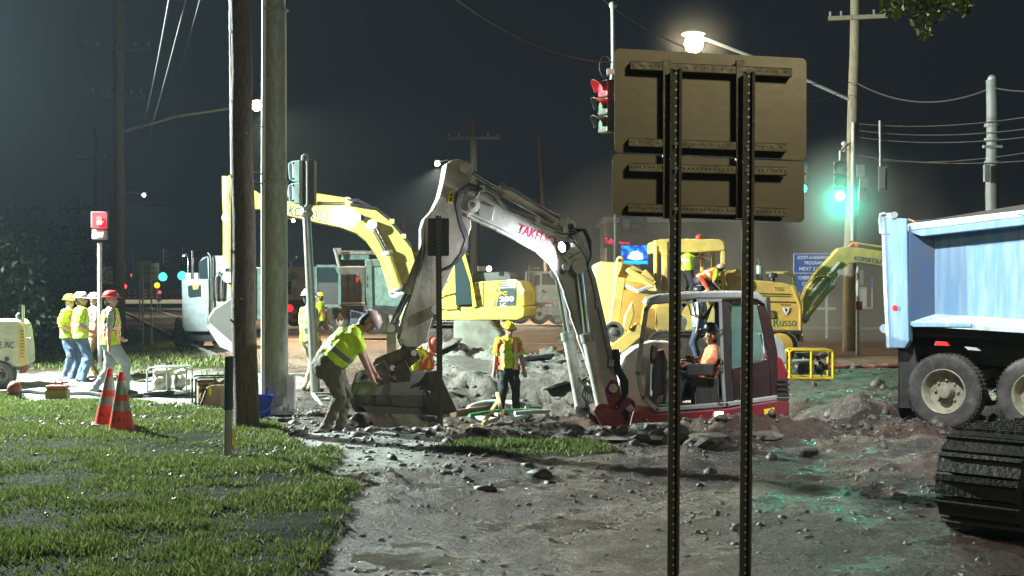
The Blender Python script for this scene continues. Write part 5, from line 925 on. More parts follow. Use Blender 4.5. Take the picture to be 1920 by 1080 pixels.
rear = MB().plate(V.back(.1), [(1362, 512), (1376, 508), (1384, 505), (1394, 505), (1404, 524), (1470, 530), (1494, 536), (1504, 570), (1505, 622), (1440, 622), (1362, 618)], 2.0).build('engine_housing', 'ochre', tr, bevel=.05)
MB().plate(V.back(.0), [(1376, 520), (1380, 506), (1384, 502), (1390, 504), (1392, 520)], .1).build('lifting_lug', 'ochre', rear, bevel=.02)
MB().plate(V.back(.07), [(1410, 549), (1482, 551), (1482, 552.5), (1410, 550.5)], .02).build('stripe', 'decalblack', rear); MB().plate(V.back(.07), [(1410, 553), (1482, 555), (1482, 556.5), (1410, 554.5)], .02).build('stripe', 'decalgreen', rear)
MB().plate(V.back(.06), [(1405, 564), (1498, 566), (1500, 567.5), (1405, 565.5)], .02).build('panel_gap', 'blackp', rear)
for pts in ([(1432, 582), (1450, 582), (1452, 596), (1432, 596)],): MB().plate(V.back(.04), pts, .05).build('recess', 'bluedark' if False else 'copper', rear)
text('T555', V.back(.096).at(1452, 545), V.back(.096).at(1470, 546), .095, 'decalblack', rear, bold=.0); text('Vermeer', V.back(.096).at(1463, 573), V.back(.096).at(1483, 573.5), .06, 'decalblack', rear)
MB().plate(V.back(.06), [(1467, 577), (1480, 577), (1479, 583), (1474, 590), (1469, 583)], .015).build('emblem', 'signwhite', rear); MB().plate(V.back(.055), [(1471, 578), (1477, 579), (1474, 587)], .015).build('emblem_mark', 'decalblack', rear)
text('R', V.back(.096).at(1450, 613), V.back(.096).at(1461, 613), .26, 'decalgreen', rear, bold=.01); text('usso', V.back(.096).at(1462, 612), V.back(.096).at(1493, 612), .155, 'decalgreen', rear, bold=.0)
MB().plate(V.back(-.15), [(1484, 537), (1489, 537), (1503, 575), (1503, 620), (1499, 620), (1499, 576)], .15).build('rear_frame', 'ochre', tr, bevel=.02)
MB().plate(V.back(.0), [(1440, 618), (1505, 620), (1504, 630), (1498, 640), (1440, 634)], 1.8).build('rear_skirt', 'blackp', tr, bevel=.03); box_px('bumper', 'ochre', 1499, 626, 1507, 641, .0, .3, tr)
MB().tube([V.back(.5).at(1424, 528), V.back(.5).at(1424, 498)], .1, 14).build('exhaust_stack', 'galv', tr, smooth=True); MB().tube([V.back(.5).at(1424, 500), V.back(.5).at(1423, 490), V.back(.5).at(1419, 486)], .045, 10).build('exhaust_pipe', 'chrome', tr, smooth=True)
MB().lathe(V.back(.5).at(1448, 528), (0, 0, 1), [(0, .08), (.12, .08), (.12, .15), (.22, .13), (.25, 0)], 16).build('air_intake', 'blackp', tr, smooth=True); MB().tube([V.back(1.2).at(1436, 512), V.back(1.2).at(1478, 511), V.back(1.2).at(1488, 518), V.back(1.2).at(1490, 535)], .045, 8).build('handrail', 'pale', tr, smooth=True)
tk = track(tr, V.back(-.1).at(1240, 650), V.back(-.1).at(1463, 650), .42, .55, m='mudsteel', padm='steel'); MB().lathe(V.back(-.4).at(1463, 648), (0, -1, 0), [(-.05, .33), (0, .33), (.02, .22), (.05, .1), (.06, 0)], 24).build('drive_sprocket', 'ochre', tk, smooth=True)
track(tr, V.back(1.9).at(1240, 650), V.back(1.9).at(1463, 650), .42, .55, m='mudsteel', padm='steel')
lamp('rear_lamp_beam', 'SPOT', Kf.back(-.3).at(917, 504), 7000, (1., .95, .82), .08, V.at(1180, 570), 46, .6)
# ------------------------------------------------------------------ wheels shared by the trucks
def wheel(parent, c, ax, r, wd, m='tyre', rim='cream', dish=.10, n=40, txt=False):
    ax = Vector(ax).normalized(); c = Vector(c)
    ty = MB().lathe(c, ax, [(-wd, r*.60), (-wd, r*.93), (-wd*.93, r*.985), (-wd*.5, r), (-.05, r), (-.015, r*.975), (0, r*.93), (.008, r*.86), (.004, r*.70), (-.01, r*.60)], n).build('tyre', m, parent, smooth=True)
    tm = MB()
    for k in range(n+14):
        a = 2*math.pi*k/(n+14); x = (Vector((0, 0, 1)) if abs(ax.z) < .9 else Vector((1, 0, 0))).cross(ax).normalized(); y = ax.cross(x); d = x*math.cos(a)+y*math.sin(a); s = ax.cross(d)
        tm.box(c+d*r*1.0-ax*(wd*.22), (wd*.3, r*.06, r*.022), rot=Matrix((ax, s, d)).transposed()); tm.box(c+d*r*1.0-ax*(wd*.68), (wd*.3, r*.06, r*.022), rot=Matrix((ax, s, d)).transposed())
    tm.build('tread', m, ty)['kind'] = 'stuff'
    rm = MB().lathe(c, ax, [(-.01, r*.60), (.0, r*.58), (-.01, r*.55), (-dish*.5, r*.52), (-dish*1.4, r*.46), (-dish*1.5, r*.2), (-dish*1.2, r*.18)], n).build('rim', rim, ty, smooth=True)
    hb = MB().lathe(c, ax, [(-dish*1.6, r*.22), (-dish*.6, r*.20), (-dish*.2, r*.17), (-dish*.1, r*.1), (-dish*.1, 0)], 20).build('hub', 'mudsteel' if rim == 'cream' else rim, ty, smooth=True)
    for k in range(8): a = k*math.pi/4; x = Vector((0, 0, 1)).cross(ax).normalized(); d = x*math.cos(a)+ax.cross(x)*math.sin(a); hb and MB().cyl(c+d*r*.30-ax*dish*1.5, c+d*r*.30-ax*(dish*1.1), .014, 6).build('wheel_nut', 'galv', ty)
    return ty
# ------------------------------------------------------------------ blue dump truck at the right
D = Pl(P(1768, 600, 16.8), -40); dt = thing('dump_truck', G(1768, 802), 'blue dump truck with chalky streaked side parked at the right edge of the picture', 'dump truck')
nrm = D.n
side = MB().plate(D.back(.16), [(1745, 432), (1990, 385), (1990, 640), (1746, 604)], .05).build('side_panel', 'blue', dt)
MB().plate(D.back(-.06), [(1700, 420), (1712, 418), (1990, 385), (1990, 398), (1712, 432), (1700, 434)], .22).build('top_rail', 'railwhite', dt, bevel=.012)
MB().plate(D.back(-.055), [(1700, 434), (1712, 432), (1990, 398), (1990, 414), (1728, 443)], .20).build('top_rail_lower', 'blue', dt, bevel=.01)
lowr = MB().prism([D.back(.16).at(1748, 588), D.back(-.06).at(1706, 603), D.back(-.06).at(1706, 611), D.back(.16).at(1748, 606)], D.back(-.06).at(1960, 622)-D.back(-.06).at(1706, 606)).build('bottom_rail', 'railwhite', dt, bevel=.006)
MB().plate(D.back(-.075), [(1706, 604), (1822, 606), (1822, 613), (1712, 613)], .03).build('rail_strip', 'blue', lowr, bevel=.006)
MB().prism([D.back(.15).at(1748, 440), D.back(.15).at(1748, 600), D.back(-.06).at(1704, 606), D.back(-.06).at(1704, 424)], D.u*.03).build('end_web', 'bluedark', dt)  # shade of the post's recess put into the colour as darker blue
pst = MB().plate(D.back(-.09), [(1652, 406), (1700, 410), (1703, 600), (1704, 640), (1696, 653), (1662, 652), (1658, 560), (1655, 480)], .14).build('rear_post', 'blue', dt, bevel=.012)
MB().plate(D.back(-.10), [(1652, 406), (1658, 407), (1664, 560), (1668, 652), (1662, 652), (1656, 540)], .1).build('lit_edge', 'railwhite', pst, bevel=.004)  # left edge painted pale to carry the floodlight falling on it
MB().tube([D.back(-.1).at(1660, 400), D.back(-.1).at(1651, 402), D.back(-.1).at(1650, 415), D.back(-.1).at(1651, 437), D.back(-.1).at(1659, 438)], .02, 8).build('latch_hoop', 'railwhite', dt, smooth=True)
MB().plate(D.back(-.08), [(1652, 402), (1660, 399), (1676, 399), (1678, 410), (1654, 412)], .14).build('hinge_plate', 'railwhite', dt, bevel=.01); MB().cyl(D.back(-.12).at(1677, 403), D.back(.1).at(1677, 403), .045, 14).build('hinge_pin', 'galv', dt, smooth=True)
MB().lathe(D.back(-.095).at(1678, 577), -nrm, [(0, .038), (.012, .034), (.016, 0)], 16).build('marker_lamp', E['marker'], pst); MB().cyl(D.back(-.08).at(1658, 616), D.back(.1).at(1658, 616), .06, 14).build('lower_hinge', 'railwhite', dt, smooth=True)
MB().plate(D.back(-.08), [(1905, 400), (1907, 394), (1925, 394), (1925, 405)], .1).build('hoop_plate', 'railwhite', dt, bevel=.01)
MB().plate(D.back(.2), [(1705, 418), (1990, 372), (1990, 400), (1720, 425)], .04).plate(D.back(1.9), [(1700, 415), (1990, 388), (1990, 600), (1700, 600)], .05).build('far_side', mat('rusty inner lip', (.05, .04, .03), .8), dt)
MB().prism([D.back(.02).at(1662, 410), D.back(2.2).at(1662, 410)-D.n*0, D.back(2.2).at(1662, 650), D.back(.02).at(1662, 650)], D.u*.08).build('tailgate', 'blue', dt, bevel=.01)
MB().tube([D.back(-.02).at(1702, 412), D.back(-.0).at(1716, 418), D.back(.05).at(1722, 424)], .025, 6).build('chain', 'copper', dt)
MB().plate(D.back(.5), [(1700, 612), (1990, 625), (1990, 690), (1700, 680)], 1.2).build('chassis', 'blackp', dt); MB().plate(D.back(.16), [(1700, 604), (1990, 618), (1990, 640), (1700, 630)], 1.7).build('floor', 'blackp', dt)
MB().plate(D.back(.1), [(1684, 648), (1712, 648), (1735, 765), (1684, 765)], .05).build('mud_flap', 'black', dt)
MB().prism([D.back(.1).at(1684, 648), D.back(.8).at(1684, 648), D.back(.8).at(1684, 765), D.back(.1).at(1684, 765)], D.u*.02).build('mud_flap', 'black', dt)
MB().plate(D.back(-.02), [(1754, 640), (1774, 641), (1780, 649), (1752, 648)], .06).build('side_marker', E['marker'] if False else 'red', dt, bevel=.005); MB().plate(D.back(.0), [(1808, 650), (1830, 652), (1838, 658), (1815, 656)], .05).build('bright_bracket', 'galv', dt)
rw = .5; c0 = D.back(.02).at(1768, 725); c0.z = rw+H(c0.x, c0.y)-.02
for k in range(3):
    if k == 2: cc = c0+D.u*4.3
    else: cc = c0+D.u*1.18*k
    wheel(dt, cc, -nrm, rw, .27, rim=mat('ivory painted rim', (.30, .29, .21), .45, 0, (.10, .09, .07), .8, 6)); wheel(dt, cc+nrm*1.9, nrm, rw, .27)
    MB().cyl(cc+nrm*.25, cc+nrm*1.7, .09, 12).build('axle', 'mudsteel', dt, smooth=True)
text('DRAKON', c0-nrm*.012+D.u*(-.16)+Vector((0, 0, .37)), c0-nrm*.012+D.u*.16+Vector((0, 0, .37)), .05, 'tyre', dt) if False else None
cabc = c0+D.u*5.6+nrm*1.0; MB().box(cabc+Vector((0, 0, 1.2)), (1.8, 2.2, 2.0), rz=R(-40)).build('cab', 'blue', dt, bevel=.12); MB().box(cabc+D.u*1.5+Vector((0, 0, .8)), (1.4, 1.8, 1.1), rz=R(-40)).build('bonnet', 'blue', dt, bevel=.12)
wheel(dt, c0+D.u*6.6+nrm*.05, -nrm, rw, .3)
# ------------------------------------------------------------------ teal dump truck behind the lime excavator
T = Pl(P(700, 600, 46)); tt_ = thing('dump_truck', P(700, 640, 47), 'dark teal dump truck with its rear toward the picture, behind the lime excavator', 'dump truck')
tb_ = MB().plate(T, [(638, 500), (684, 500), (684, 572), (638, 572)], .12).build('tailgate', mat('dusty brown tailgate', (.16, .15, .12), .7, 0, (.07, .06, .05), .8, 3), tt_)
for y in (499, 566): MB().plate(T.back(-.06), [(636, y), (685, y), (685, y+3.5), (636, y+3.5)], .1).build('tailgate_rail', mat('pale rusty rail', (.34, .30, .22), .6, 0, DIRT, .6), tb_, bevel=.01)
for x in (651, 663, 672): MB().plate(T.back(-.05), [(x, 512), (x+1.5, 512), (x+3, 568), (x+1.5, 568)], .05).build('rib', 'mudsteel', tb_)
MB().plate(T.back(-.03), [(668, 520), (671, 520), (671, 528), (668, 528)], .02).build('red_reflector', E['marker'], tb_)
MB().plate(T.back(.05), [(684, 487), (697, 487), (699, 583), (690, 585), (686, 560)], .3).build('corner_post', 'teal', tt_, bevel=.02)
for y in (522, 536): MB().plate(T.back(.03), [(687.5, y-4), (690, y-4), (690, y+4), (687.5, y+4)], .03).build('post_slot', 'black', tt_)
MB().plate(T.back(.25), [(697, 488), (770, 486), (770, 576), (698, 572)], .1).build('side_panel', mat('pale worn teal panel', (.24, .42, .36), .5, 0, (.12, .16, .13), .8, 4, .2, streak=2), tt_)
MB().plate(T.back(.12), [(697, 486), (770, 484), (770, 497), (697, 500)], .2).build('top_rail', 'teal', tt_, bevel=.02); MB().plate(T.back(.8), [(640, 474), (692, 474), (692, 487), (640, 487)], .2).build('front_board', 'teal', tt_, bevel=.02)
MB().plate(T.back(.7), [(636, 470), (770, 470), (770, 478), (636, 476)], .1).build('rear_board', 'mudsteel', tt_)
MB().plate(T.back(.1), [(640, 572), (770, 576), (770, 590), (640, 588)], 2).build('chassis', 'blackp', tt_)
MB().tube([T.at(638, 560), T.at(636, 500), T.at(630, 475), T.at(628, 468)], .06, 8).build('mirror_pole', 'galv', tt_, smooth=True); MB().plate(T, [(624, 465), (640, 465), (636, 478), (628, 478)], .1).build('tarp_arm', 'mudsteel', tt_)
MB().plate(T.back(-.1), [(656, 580), (688, 588), (686, 612), (656, 612)], .3).build('fuel_tank', 'bluedark', tt_, bevel=.05)
for x in (628, 646, 700, 722): wheel(tt_, T.back(.1).at(x, 600), (0, -1, 0), .52, .3, n=20)
for x0, x1 in ((612, 634),): MB().plate(T.back(-.15), [(x0, 578), (x1, 578), (x1, 595), (x0, 595)], .05).build('mud_flap', 'black', tt_)
dr = MB()
for a, b in (((592, 500), (594, 572)), ((594, 499), (630, 499)), ((630, 499), (637, 515)), ((637, 515), (637, 572)), ((594, 573), (637, 573))): dr.bar(T.back(-1.5).at(*a), T.back(-1.5).at(*b), .09, .1, up=(0, 1, 0))
d_ = dr.build('open_door', 'teal', tt_); MB().plate(T.back(-1.48), [(595, 501), (629, 501), (636, 516), (636, 530), (595, 530)], .02).build('door_glass', 'dglass', d_); MB().plate(T.back(-1.48), [(595, 530), (636, 530), (636, 571), (595, 571)], .05).build('door_panel', 'blackp', d_)
# ------------------------------------------------------------------ cream truck behind, right of the lime excavator
W = Pl(P(1020, 600, 66)); ct = thing('cream_truck', P(1020, 604, 68), 'cream tractor truck facing right behind the standing worker', 'truck')
cb = MB().plate(W, [(990, 516), (996, 509), (1040, 509), (1052, 512), (1060, 530), (1060, 560), (1040, 568), (990, 575)], 2.2).build('cab', 'truckwhite', ct, bevel=.05)
MB().plate(W.back(-.03), [(1016, 513), (1048, 513), (1050, 534), (1016, 534)], .03).build('windscreen', 'dglass', cb); MB().plate(W.back(-.03), [(1002, 517), (1012, 515), (1012, 534), (1002, 536)], .03).build('side_window', 'dglass', cb)
MB().plate(W.back(-.4), [(1012, 560), (1020, 550), (1036, 545), (1060, 545), (1064, 575), (1058, 594), (1016, 590), (1018, 570)], 1.4).build('bonnet', 'truckwhite', ct, bevel=.08)
lm = MB().plate(W.back(-.44), [(1016, 567), (1020, 566), (1038, 569), (1038, 576), (1018, 576)], .03).build('headlight', 'red', ct); MB().plate(W.back(-.46), [(1022, 571), (1036, 570), (1036, 575), (1022, 575)], .02).build('lamp_glass', 'signwhite', lm)
MB().plate(W.back(-.45), [(1020, 580), (1064, 580), (1064, 592), (1022, 590)], .3).build('bumper', 'truckwhite', ct, bevel=.04); MB().tube([W.at(991, 565), W.at(992, 497)], .11, 12).build('exhaust_stack', 'chrome', ct, smooth=True); MB().tube([W.at(998, 503), W.at(1012, 503)], .05, 6).build('horn', 'galv', ct)
MB().plate(W.back(.05), [(986, 560), (1018, 560), (1018, 598), (988, 594)], .5).build('step_tank', 'galv', ct, bevel=.04); MB().plate(W.back(-.03), [(1015, 548), (1017, 542), (1026, 548), (1026, 552)], .02).build('side_emblem', 'decalblack', cb)
for x in (1011, 1046): wheel(ct, W.back(-.35).at(x, 588), (0, -1, 0), .56, .35, n=20)
MB().plate(W.back(.5), [(940, 560), (1000, 560), (1000, 580), (940, 580)], 1).build('chassis', 'blackp', ct)
for x in (955, 975): wheel(ct, W.back(-.1).at(x, 588), (0, -1, 0), .54, .35, n=16)
MB().plate(W.back(.3), [(985, 511), (989, 506), (992, 514), (990, 530), (984, 530)], .3).build('mirror', 'galv', ct)
# white truck seen between the poles
U = Pl(P(560, 600, 60)); ut = thing('utility_truck', P(560, 610, 62), 'white utility truck with a lit red tail lamp seen between the two slim poles', 'truck')
bb = MB().plate(U, [(528, 500), (592, 503), (592, 562), (528, 562)], 2.2).build('body', 'truckwhite', ut, bevel=.04); MB().plate(U.back(-.05), [(528, 499), (592, 502), (592, 507), (528, 504)], .1).build('top_band', 'galv', bb); MB().plate(U.back(-.04), [(540, 514), (552, 510), (560, 516), (552, 524), (540, 526)], .03).build('round_logo', 'grey', bb)
MB().plate(U.back(-.05), [(538, 528), (546, 526), (546, 552), (538, 552)], .03).build('side_window', 'dglass', bb); MB().plate(U.back(.1), [(528, 562), (592, 562), (592, 572), (528, 574)], 1.5).build('chassis', 'blackp', ut)
for x in (543, 551, 566, 574): MB().plate(U.back(-.1), [(x, 540), (x+1, 540), (x+1, 556), (x, 556)], .05).build('ladder_rail', 'mudsteel', ut)
MB().tube([U.at(545, 500), U.at(543, 488), U.at(550, 486), U.at(556, 482)], .08, 8).build('roof_gear', 'galv', ut); MB().sphere(U.back(-.15).at(543, 578), .18).build('tail_lamp', E['marker'], ut)
for x in (552, 575): wheel(ut, U.back(-.05).at(x, 592), (0, -1, 0), .5, .3, n=16)
# grey cab truck at left with open door
B = Pl(P(400, 620, 40)); gt = thing('dump_truck', P(400, 648, 42), 'grey truck with chrome exhaust stacks and its door open behind the big raised bucket', 'dump truck'); gb = mat('grey blue truck door', (.34, .40, .43), .45, 0, (.15, .17, .18), .5, 3)
dd = MB().plate(B.back(-.3), [(340, 527), (344, 523), (391, 523), (392, 560), (391, 622), (346, 622), (342, 612)], .1).build('open_door', gb, gt, bevel=.03)
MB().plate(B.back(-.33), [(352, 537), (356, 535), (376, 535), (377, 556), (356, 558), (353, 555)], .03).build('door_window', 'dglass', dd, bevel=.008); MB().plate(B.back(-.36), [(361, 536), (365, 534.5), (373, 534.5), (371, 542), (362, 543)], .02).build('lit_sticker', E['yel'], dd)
text('SV', B.back(-.33).at(343, 575), B.back(-.33).at(351, 575), .09, 'galv', dd)
gc = MB().plate(B, [(372, 492), (380, 482), (392, 480), (440, 478), (440, 615), (392, 620), (372, 600)], 2.0).build('cab', gb, gt, bevel=.05); MB().plate(B.back(-.06), [(383, 532), (392, 530), (394, 556), (384, 558)], .08).build('mirror', 'blackp', gc, bevel=.01)
MB().plate(B.back(-.02), [(372, 492), (388, 482), (390, 524), (374, 524)], .03).build('side_screen', 'dglass', gc)
MB().tube([B.back(-.15).at(397, 620), B.back(-.15).at(396, 490), B.back(-.15).at(395, 480), B.back(-.15).at(390, 474)], .075, 12).build('exhaust_stack', 'chrome', gt, smooth=True); MB().tube([B.back(.8).at(361, 524), B.back(.8).at(360, 470)], .05, 10).build('exhaust_stack', 'chrome', gt, smooth=True)
MB().tube([B.back(-.2).at(405, 560), B.back(-.2).at(405, 520), B.back(-.2).at(412, 512), B.back(-.2).at(416, 520), B.back(-.2).at(414, 560)], .07, 10).build('air_cleaner', 'chrome', gt, smooth=True)
MB().plate(B.back(.0), [(338, 622), (440, 620), (440, 640), (345, 640)], 2).build('chassis', 'blackp', gt); MB().plate(B.back(-.1), [(326, 606), (330, 596), (335, 592), (338, 598), (340, 630), (328, 632)], .4).build('hose_bundle', 'black', gt, bevel=.05)
for x in (352, 425): wheel(gt, B.back(.2).at(x, 632), (0, -1, 0), .5, .35, n=20)
MB().plate(B.back(1.5), [(428, 505), (500, 500), (500, 600), (428, 600)], 1.0).build('body', 'teal', gt, bevel=.03)
# ------------------------------------------------------------------ compressor trailer at the left edge
C_ = Pl(P(20, 700, 23.6), 14); cp = thing('compressor_trailer', P(-40, 726, 24), 'cream towed compressor with black lettering cut by the left edge of the frame', 'compressor')
hb = MB().plate(C_, [(-150, 600), (30, 600), (36, 602), (44, 612), (50, 660), (50, 684), (38, 688), (-150, 684)], 1.3).build('housing', mat('cream compressor paint', (.58, .56, .42), .4, 0, DIRT, .5), cp, bevel=.03)
text('E, INC.', C_.back(-.01).at(-2, 655), C_.back(-.01).at(27, 655), .14, 'decalblack', hb, shear=.25, bold=.01); text('PIPELIN', C_.back(-.01).at(-42, 655), C_.back(-.01).at(-3, 655), .14, 'decalblack', hb, shear=.25)
MB().lathe(C_.back(-.0).at(13, 673), (0, -1, 0), [(0, .045), (.012, .045), (.014, 0)], 14).build('fuel_cap', 'black', hb)
ep = MB().plate(C_.back(-.015), [(36, 604), (43, 612), (49, 660), (49, 684), (35, 686), (34, 640)], .02).build('end_panel', 'pale', hb)
for k in range(9): MB().plate(C_.back(-.03), [(38, 620+k*6), (45, 619+k*6), (45, 621+k*6), (38, 622+k*6)], .01).build('louvre', 'copper', ep)
MB().tube([C_.back(.3).at(40, 604), C_.back(.3).at(40, 572)], .055, 14).build('exhaust_pipe', 'chrome', cp, smooth=True); MB().tube([C_.back(.25).at(34, 600), C_.back(.25).at(31, 592), C_.back(.25).at(35, 587)], .02, 8).build('muffler_clamp', 'galv', cp, smooth=True)
MB().plate(C_.back(.1), [(-150, 684), (38, 686), (38, 694), (-150, 694)], 1.1).build('chassis', 'mudsteel', cp); MB().plate(C_.back(.2), [(36, 678), (50, 676), (52, 690), (46, 700), (36, 700)], .3).build('tow_socket', 'rubber', cp, bevel=.01)
MB().tube([C_.back(.1).at(50, 684), C_.back(.1).at(60, 684), C_.back(.1).at(58, 690)], .015, 6).build('hook', 'galv', cp); wheel(cp, C_.back(-.02).at(-2, 704), (0, -1, 0), .27, .2, n=24); MB().tube([C_.back(-.05).at(50, 633), C_.back(-.08).at(58, 634)], .012, 6).build('latch', 'galv', cp)
# ------------------------------------------------------------------ pumps in tube frames
def frame_tubes(mb, o, wx, wy, h, r, rz=0.):
    m = Matrix.Rotation(rz, 3, 'Z'); q = lambda x, y, z: Vector(o)+m@Vector((x, y, z))
    for y in (0, wy): mb.tube([q(0, y, 0), q(0, y, h-.04), q(.04, y, h), q(wx-.04, y, h), q(wx, y, h-.04), q(wx, y, 0)], r, 8)
    for x in (0, wx):
        for z in (.03, h-.02): mb.tube([q(x, 0, z), q(x, wy, z)], r*.9, 8)
    for y in (0, wy): mb.tube([q(0, y, .03), q(wx, y, .03)], r, 8)
    return q
def pump(name, o, wx, wy, h, m, label, cat, rz, eng, seed, r=.016):
    t = thing(name, o, label, cat); mb = MB(); q = frame_tubes(mb, o, wx, wy, h, r, rz); mb.tube([q(wx*.5, 0, .03), q(wx*.5, 0, h)], r, 8); mb.build('tube_frame', m, t, smooth=True); rr_ = random.Random(seed)
    MB().lathe(q(wx*.30, wy*.1, h*.38), (0, 1, 0), [(0, .02), (0, .1), (.02, .12), (.12, .13), (.16, .1)], 18).build('flywheel_cover', eng, t, smooth=True)
    MB().box(q(wx*.32, wy*.5, h*.42), (.26, .28, .26), rz=rz).build('engine_block', eng, t, bevel=.03); MB().box(q(wx*.34, wy*.5, h*.82), (.3, .26, .11), rz=rz).build('fuel_tank', eng, t, bevel=.035)
    MB().lathe(q(wx*.62, wy*.5, h*.40), (1, 0, 0), [(0, .06), (.03, .13), (.13, .14), (.18, .08), (.2, .055), (.27, .055), (.27, 0)], 18).build('pump_casing', eng, t, smooth=True); MB().tube([q(wx*.7, wy*.5, h*.5), q(wx*.7, wy*.5, h*.78), q(wx*.80, wy*.45, h*.84), q(wx*.93, wy*.45, h*.84)], .045, 12).build('outlet_pipe', eng, t, smooth=True)
    MB().cyl(q(wx*.1, wy*.35, h*.62), q(wx*.5, wy*.3, h*.66), .035, 10).build('muffler', 'galv', t, smooth=True)
    sm = MB()
    for _ in range(12): a = q(rr_.uniform(.1, .9)*wx, rr_.uniform(.1, .9)*wy, rr_.uniform(.1, .7)*h); sm.cyl(a, a+Vector((rr_.uniform(-.1, .1), rr_.uniform(-.1, .1), rr_.uniform(-.1, .1))), .014, 6)
    sm.build('fittings', 'mudsteel' if eng == 'cream' else 'cream', t)['kind'] = 'stuff'; return t
b = P(276, 738, 22.4); pump('water_pump', (b.x, b.y, H(b.x, b.y)), .68, .5, .45, 'galv', 'pale water pump in a silver tube frame on the pale ground', 'pump', .05, 'cream', 1)
b = P(367, 770, 19.2); t = pump('water_pump', (b.x, b.y, H(b.x+.2, b.y+.2)), .56, .5, .46, 'black', 'dark pump in a black tube frame with a yellow tag, next to the wooden pole', 'pump', .35, 'brown', 2, .014)
MB().prism([P(391, 738, 19.15), P(393, 718, 19.15), P(396, 730, 19.15), P(395, 742, 19.15)], (0, .01, 0)).build('yellow_tag', 'decalyel', t); MB().prism([P(372, 762, 19.2), P(385, 728, 19.2), P(392, 722, 19.2), P(418, 722, 19.3), P(420, 768, 19.3), P(395, 770, 19.2)], (0, .3, 0)).build('canvas_cover', 'brown', t, bevel=.05)
b = P(1481, 712, 25.9); pump('generator', (b.x, b.y, H(b.x+.4, b.y)), .86, .6, .60, 'yellow', 'generator in a bright yellow tube frame on wet mud behind the excavator', 'generator', -.08, 'blackp', 3, .028)
# ------------------------------------------------------------------ cones
def cone(x, y, label, letters, tilt=(0, 0)):
    z = H(x, y); t = thing('traffic_cone', (x, y, z), label, 'traffic cone', 'cones on the grass'); h = .72; rad = lambda q: .155-(.155-.028)*q/h
    MB().box((x, y, z+.02), (.38, .38, .035), rz=.3).build('base', 'black' if letters == 'W.A' else 'grey', t, bevel=.012)
    def band(z0, z1, m, n='band', e=0.): return MB().lathe((x, y, z+.035), (0, 0, 1), [(z0, rad(z0)+e), (z1, rad(z1)+e)], 28).build(n, m, t, smooth=True)
    cb = MB().lathe((x, y, z+.035), (0, 0, 1), [(0, .165), (.02, .158), (.02, rad(0)), (h-.03, rad(h-.03)), (h, .024), (h, .012)], 28).build('cone_body', 'orange', t, smooth=True)
    band(h*.33, h*.50, 'reflect', 'lower_reflective_band', .003); band(h*.60, h*.84, 'reflect', 'upper_reflective_band', .003)
    for i, ch in enumerate(letters.split('.')):
        pass
    o = text(letters, (x-.085, y-rad(.12)-.012, z+.13), (x+.085, y-rad(.12)-.012, z+.13), .055, 'decalblack', cb, bold=.02)
    for v in o.data.vertices:                                # wrap the letters round the cone
        wx, wy, wz = v.co.x, v.co.y, v.co.z; rr_ = rad(max(0, min(h, wz-.035)))+.003; a = wx/rr_; v.co.x = math.sin(a)*rr_; v.co.y = -math.cos(a)*rr_
    t.rotation_euler = (tilt[0], tilt[1], 0); return t
g_ = G(198, 806); cone(g_.x, g_.y+.05, 'left and farther of two orange traffic cones on the grass', 'W.A', (0, R(3))); g_ = G(228, 816); cone(g_.x, g_.y, 'right and nearer of two orange traffic cones on the grass', 'E.C.W.A', (R(1), 0))
g_ = P(383, 566, 88); t = thing('traffic_cone', (g_.x, g_.y, 0), 'tiny far orange cone on the road left of the grey cab', 'traffic cone'); MB().lathe((g_.x, g_.y, 0), (0, 0, 1), [(0, .3), (.04, .28), (.04, .2), (1.0, .04), (1.0, 0)], 14).build('cone_body', 'orange', t)
# ------------------------------------------------------------------ small things lying about
b = G(494, 782); bx, by_ = b.x, 17.9; z = H(bx, by_); bx = (494-960)*by_/F; t = thing('bucket', (bx, by_, z), 'bright blue plastic bucket at the foot of the grey signal pole', 'bucket')
MB().lathe((bx, by_, z+.01), (0, 0, 1), [(0, 0), (0, .10), (.24, .125), (.24, .132), (.30, .136), (.30, .126), (.02, .095), (.02, 0)], 20).build('pail', 'bucketblue', t, smooth=True)
MB().tube([(bx+.135*math.cos(a*.314), by_-.02-.13*abs(math.sin(a*.314)), z+.24-.16*math.sin(a*.314)) for a in range(11)], .006, 6).build('handle', 'galv', t); MB().tube([(bx, by_, z+.15), (bx+.05, by_+.02, z+.42)], .02, 8).build('tool_grip', 'mudsteel', t)
b = G(108, 757); z = H(b.x, b.y); t = thing('fuel_can', (b.x, b.y, z), 'small red and yellow metal box with a handle at the grass edge', 'fuel can'); MB().box((b.x, b.y, z+.10), (.34, .24, .15), rz=.1).build('lower_case', mat('mustard tin', (.28, .22, .03), .5, 0, DIRT, .6), t, bevel=.02); MB().box((b.x, b.y, z+.21), (.33, .23, .07), rz=.1).build('lid', mat('dull red lid', (.40, .12, .09), .5, 0, DIRT, .6), t, bevel=.03)
MB().tube([(b.x-.03, b.y, z+.24), (b.x-.03, b.y, z+.33), (b.x+.07, b.y, z+.33), (b.x+.07, b.y, z+.24)], .014, 6).build('handle', 'red', t)
b = G(27, 752); z = H(b.x, b.y); t = thing('hose_fitting', (b.x, b.y, z), 'dark round pump strainer lying at the far left of the grass', 'hose fitting'); MB().sphere((b.x, b.y, z+.16), .13, sx=(.9, .9, 1)).build('strainer', 'rubber', t, smooth=True); MB().cyl((b.x, b.y, z), (b.x, b.y, z+.1), .12, 14).build('collar', 'black', t)
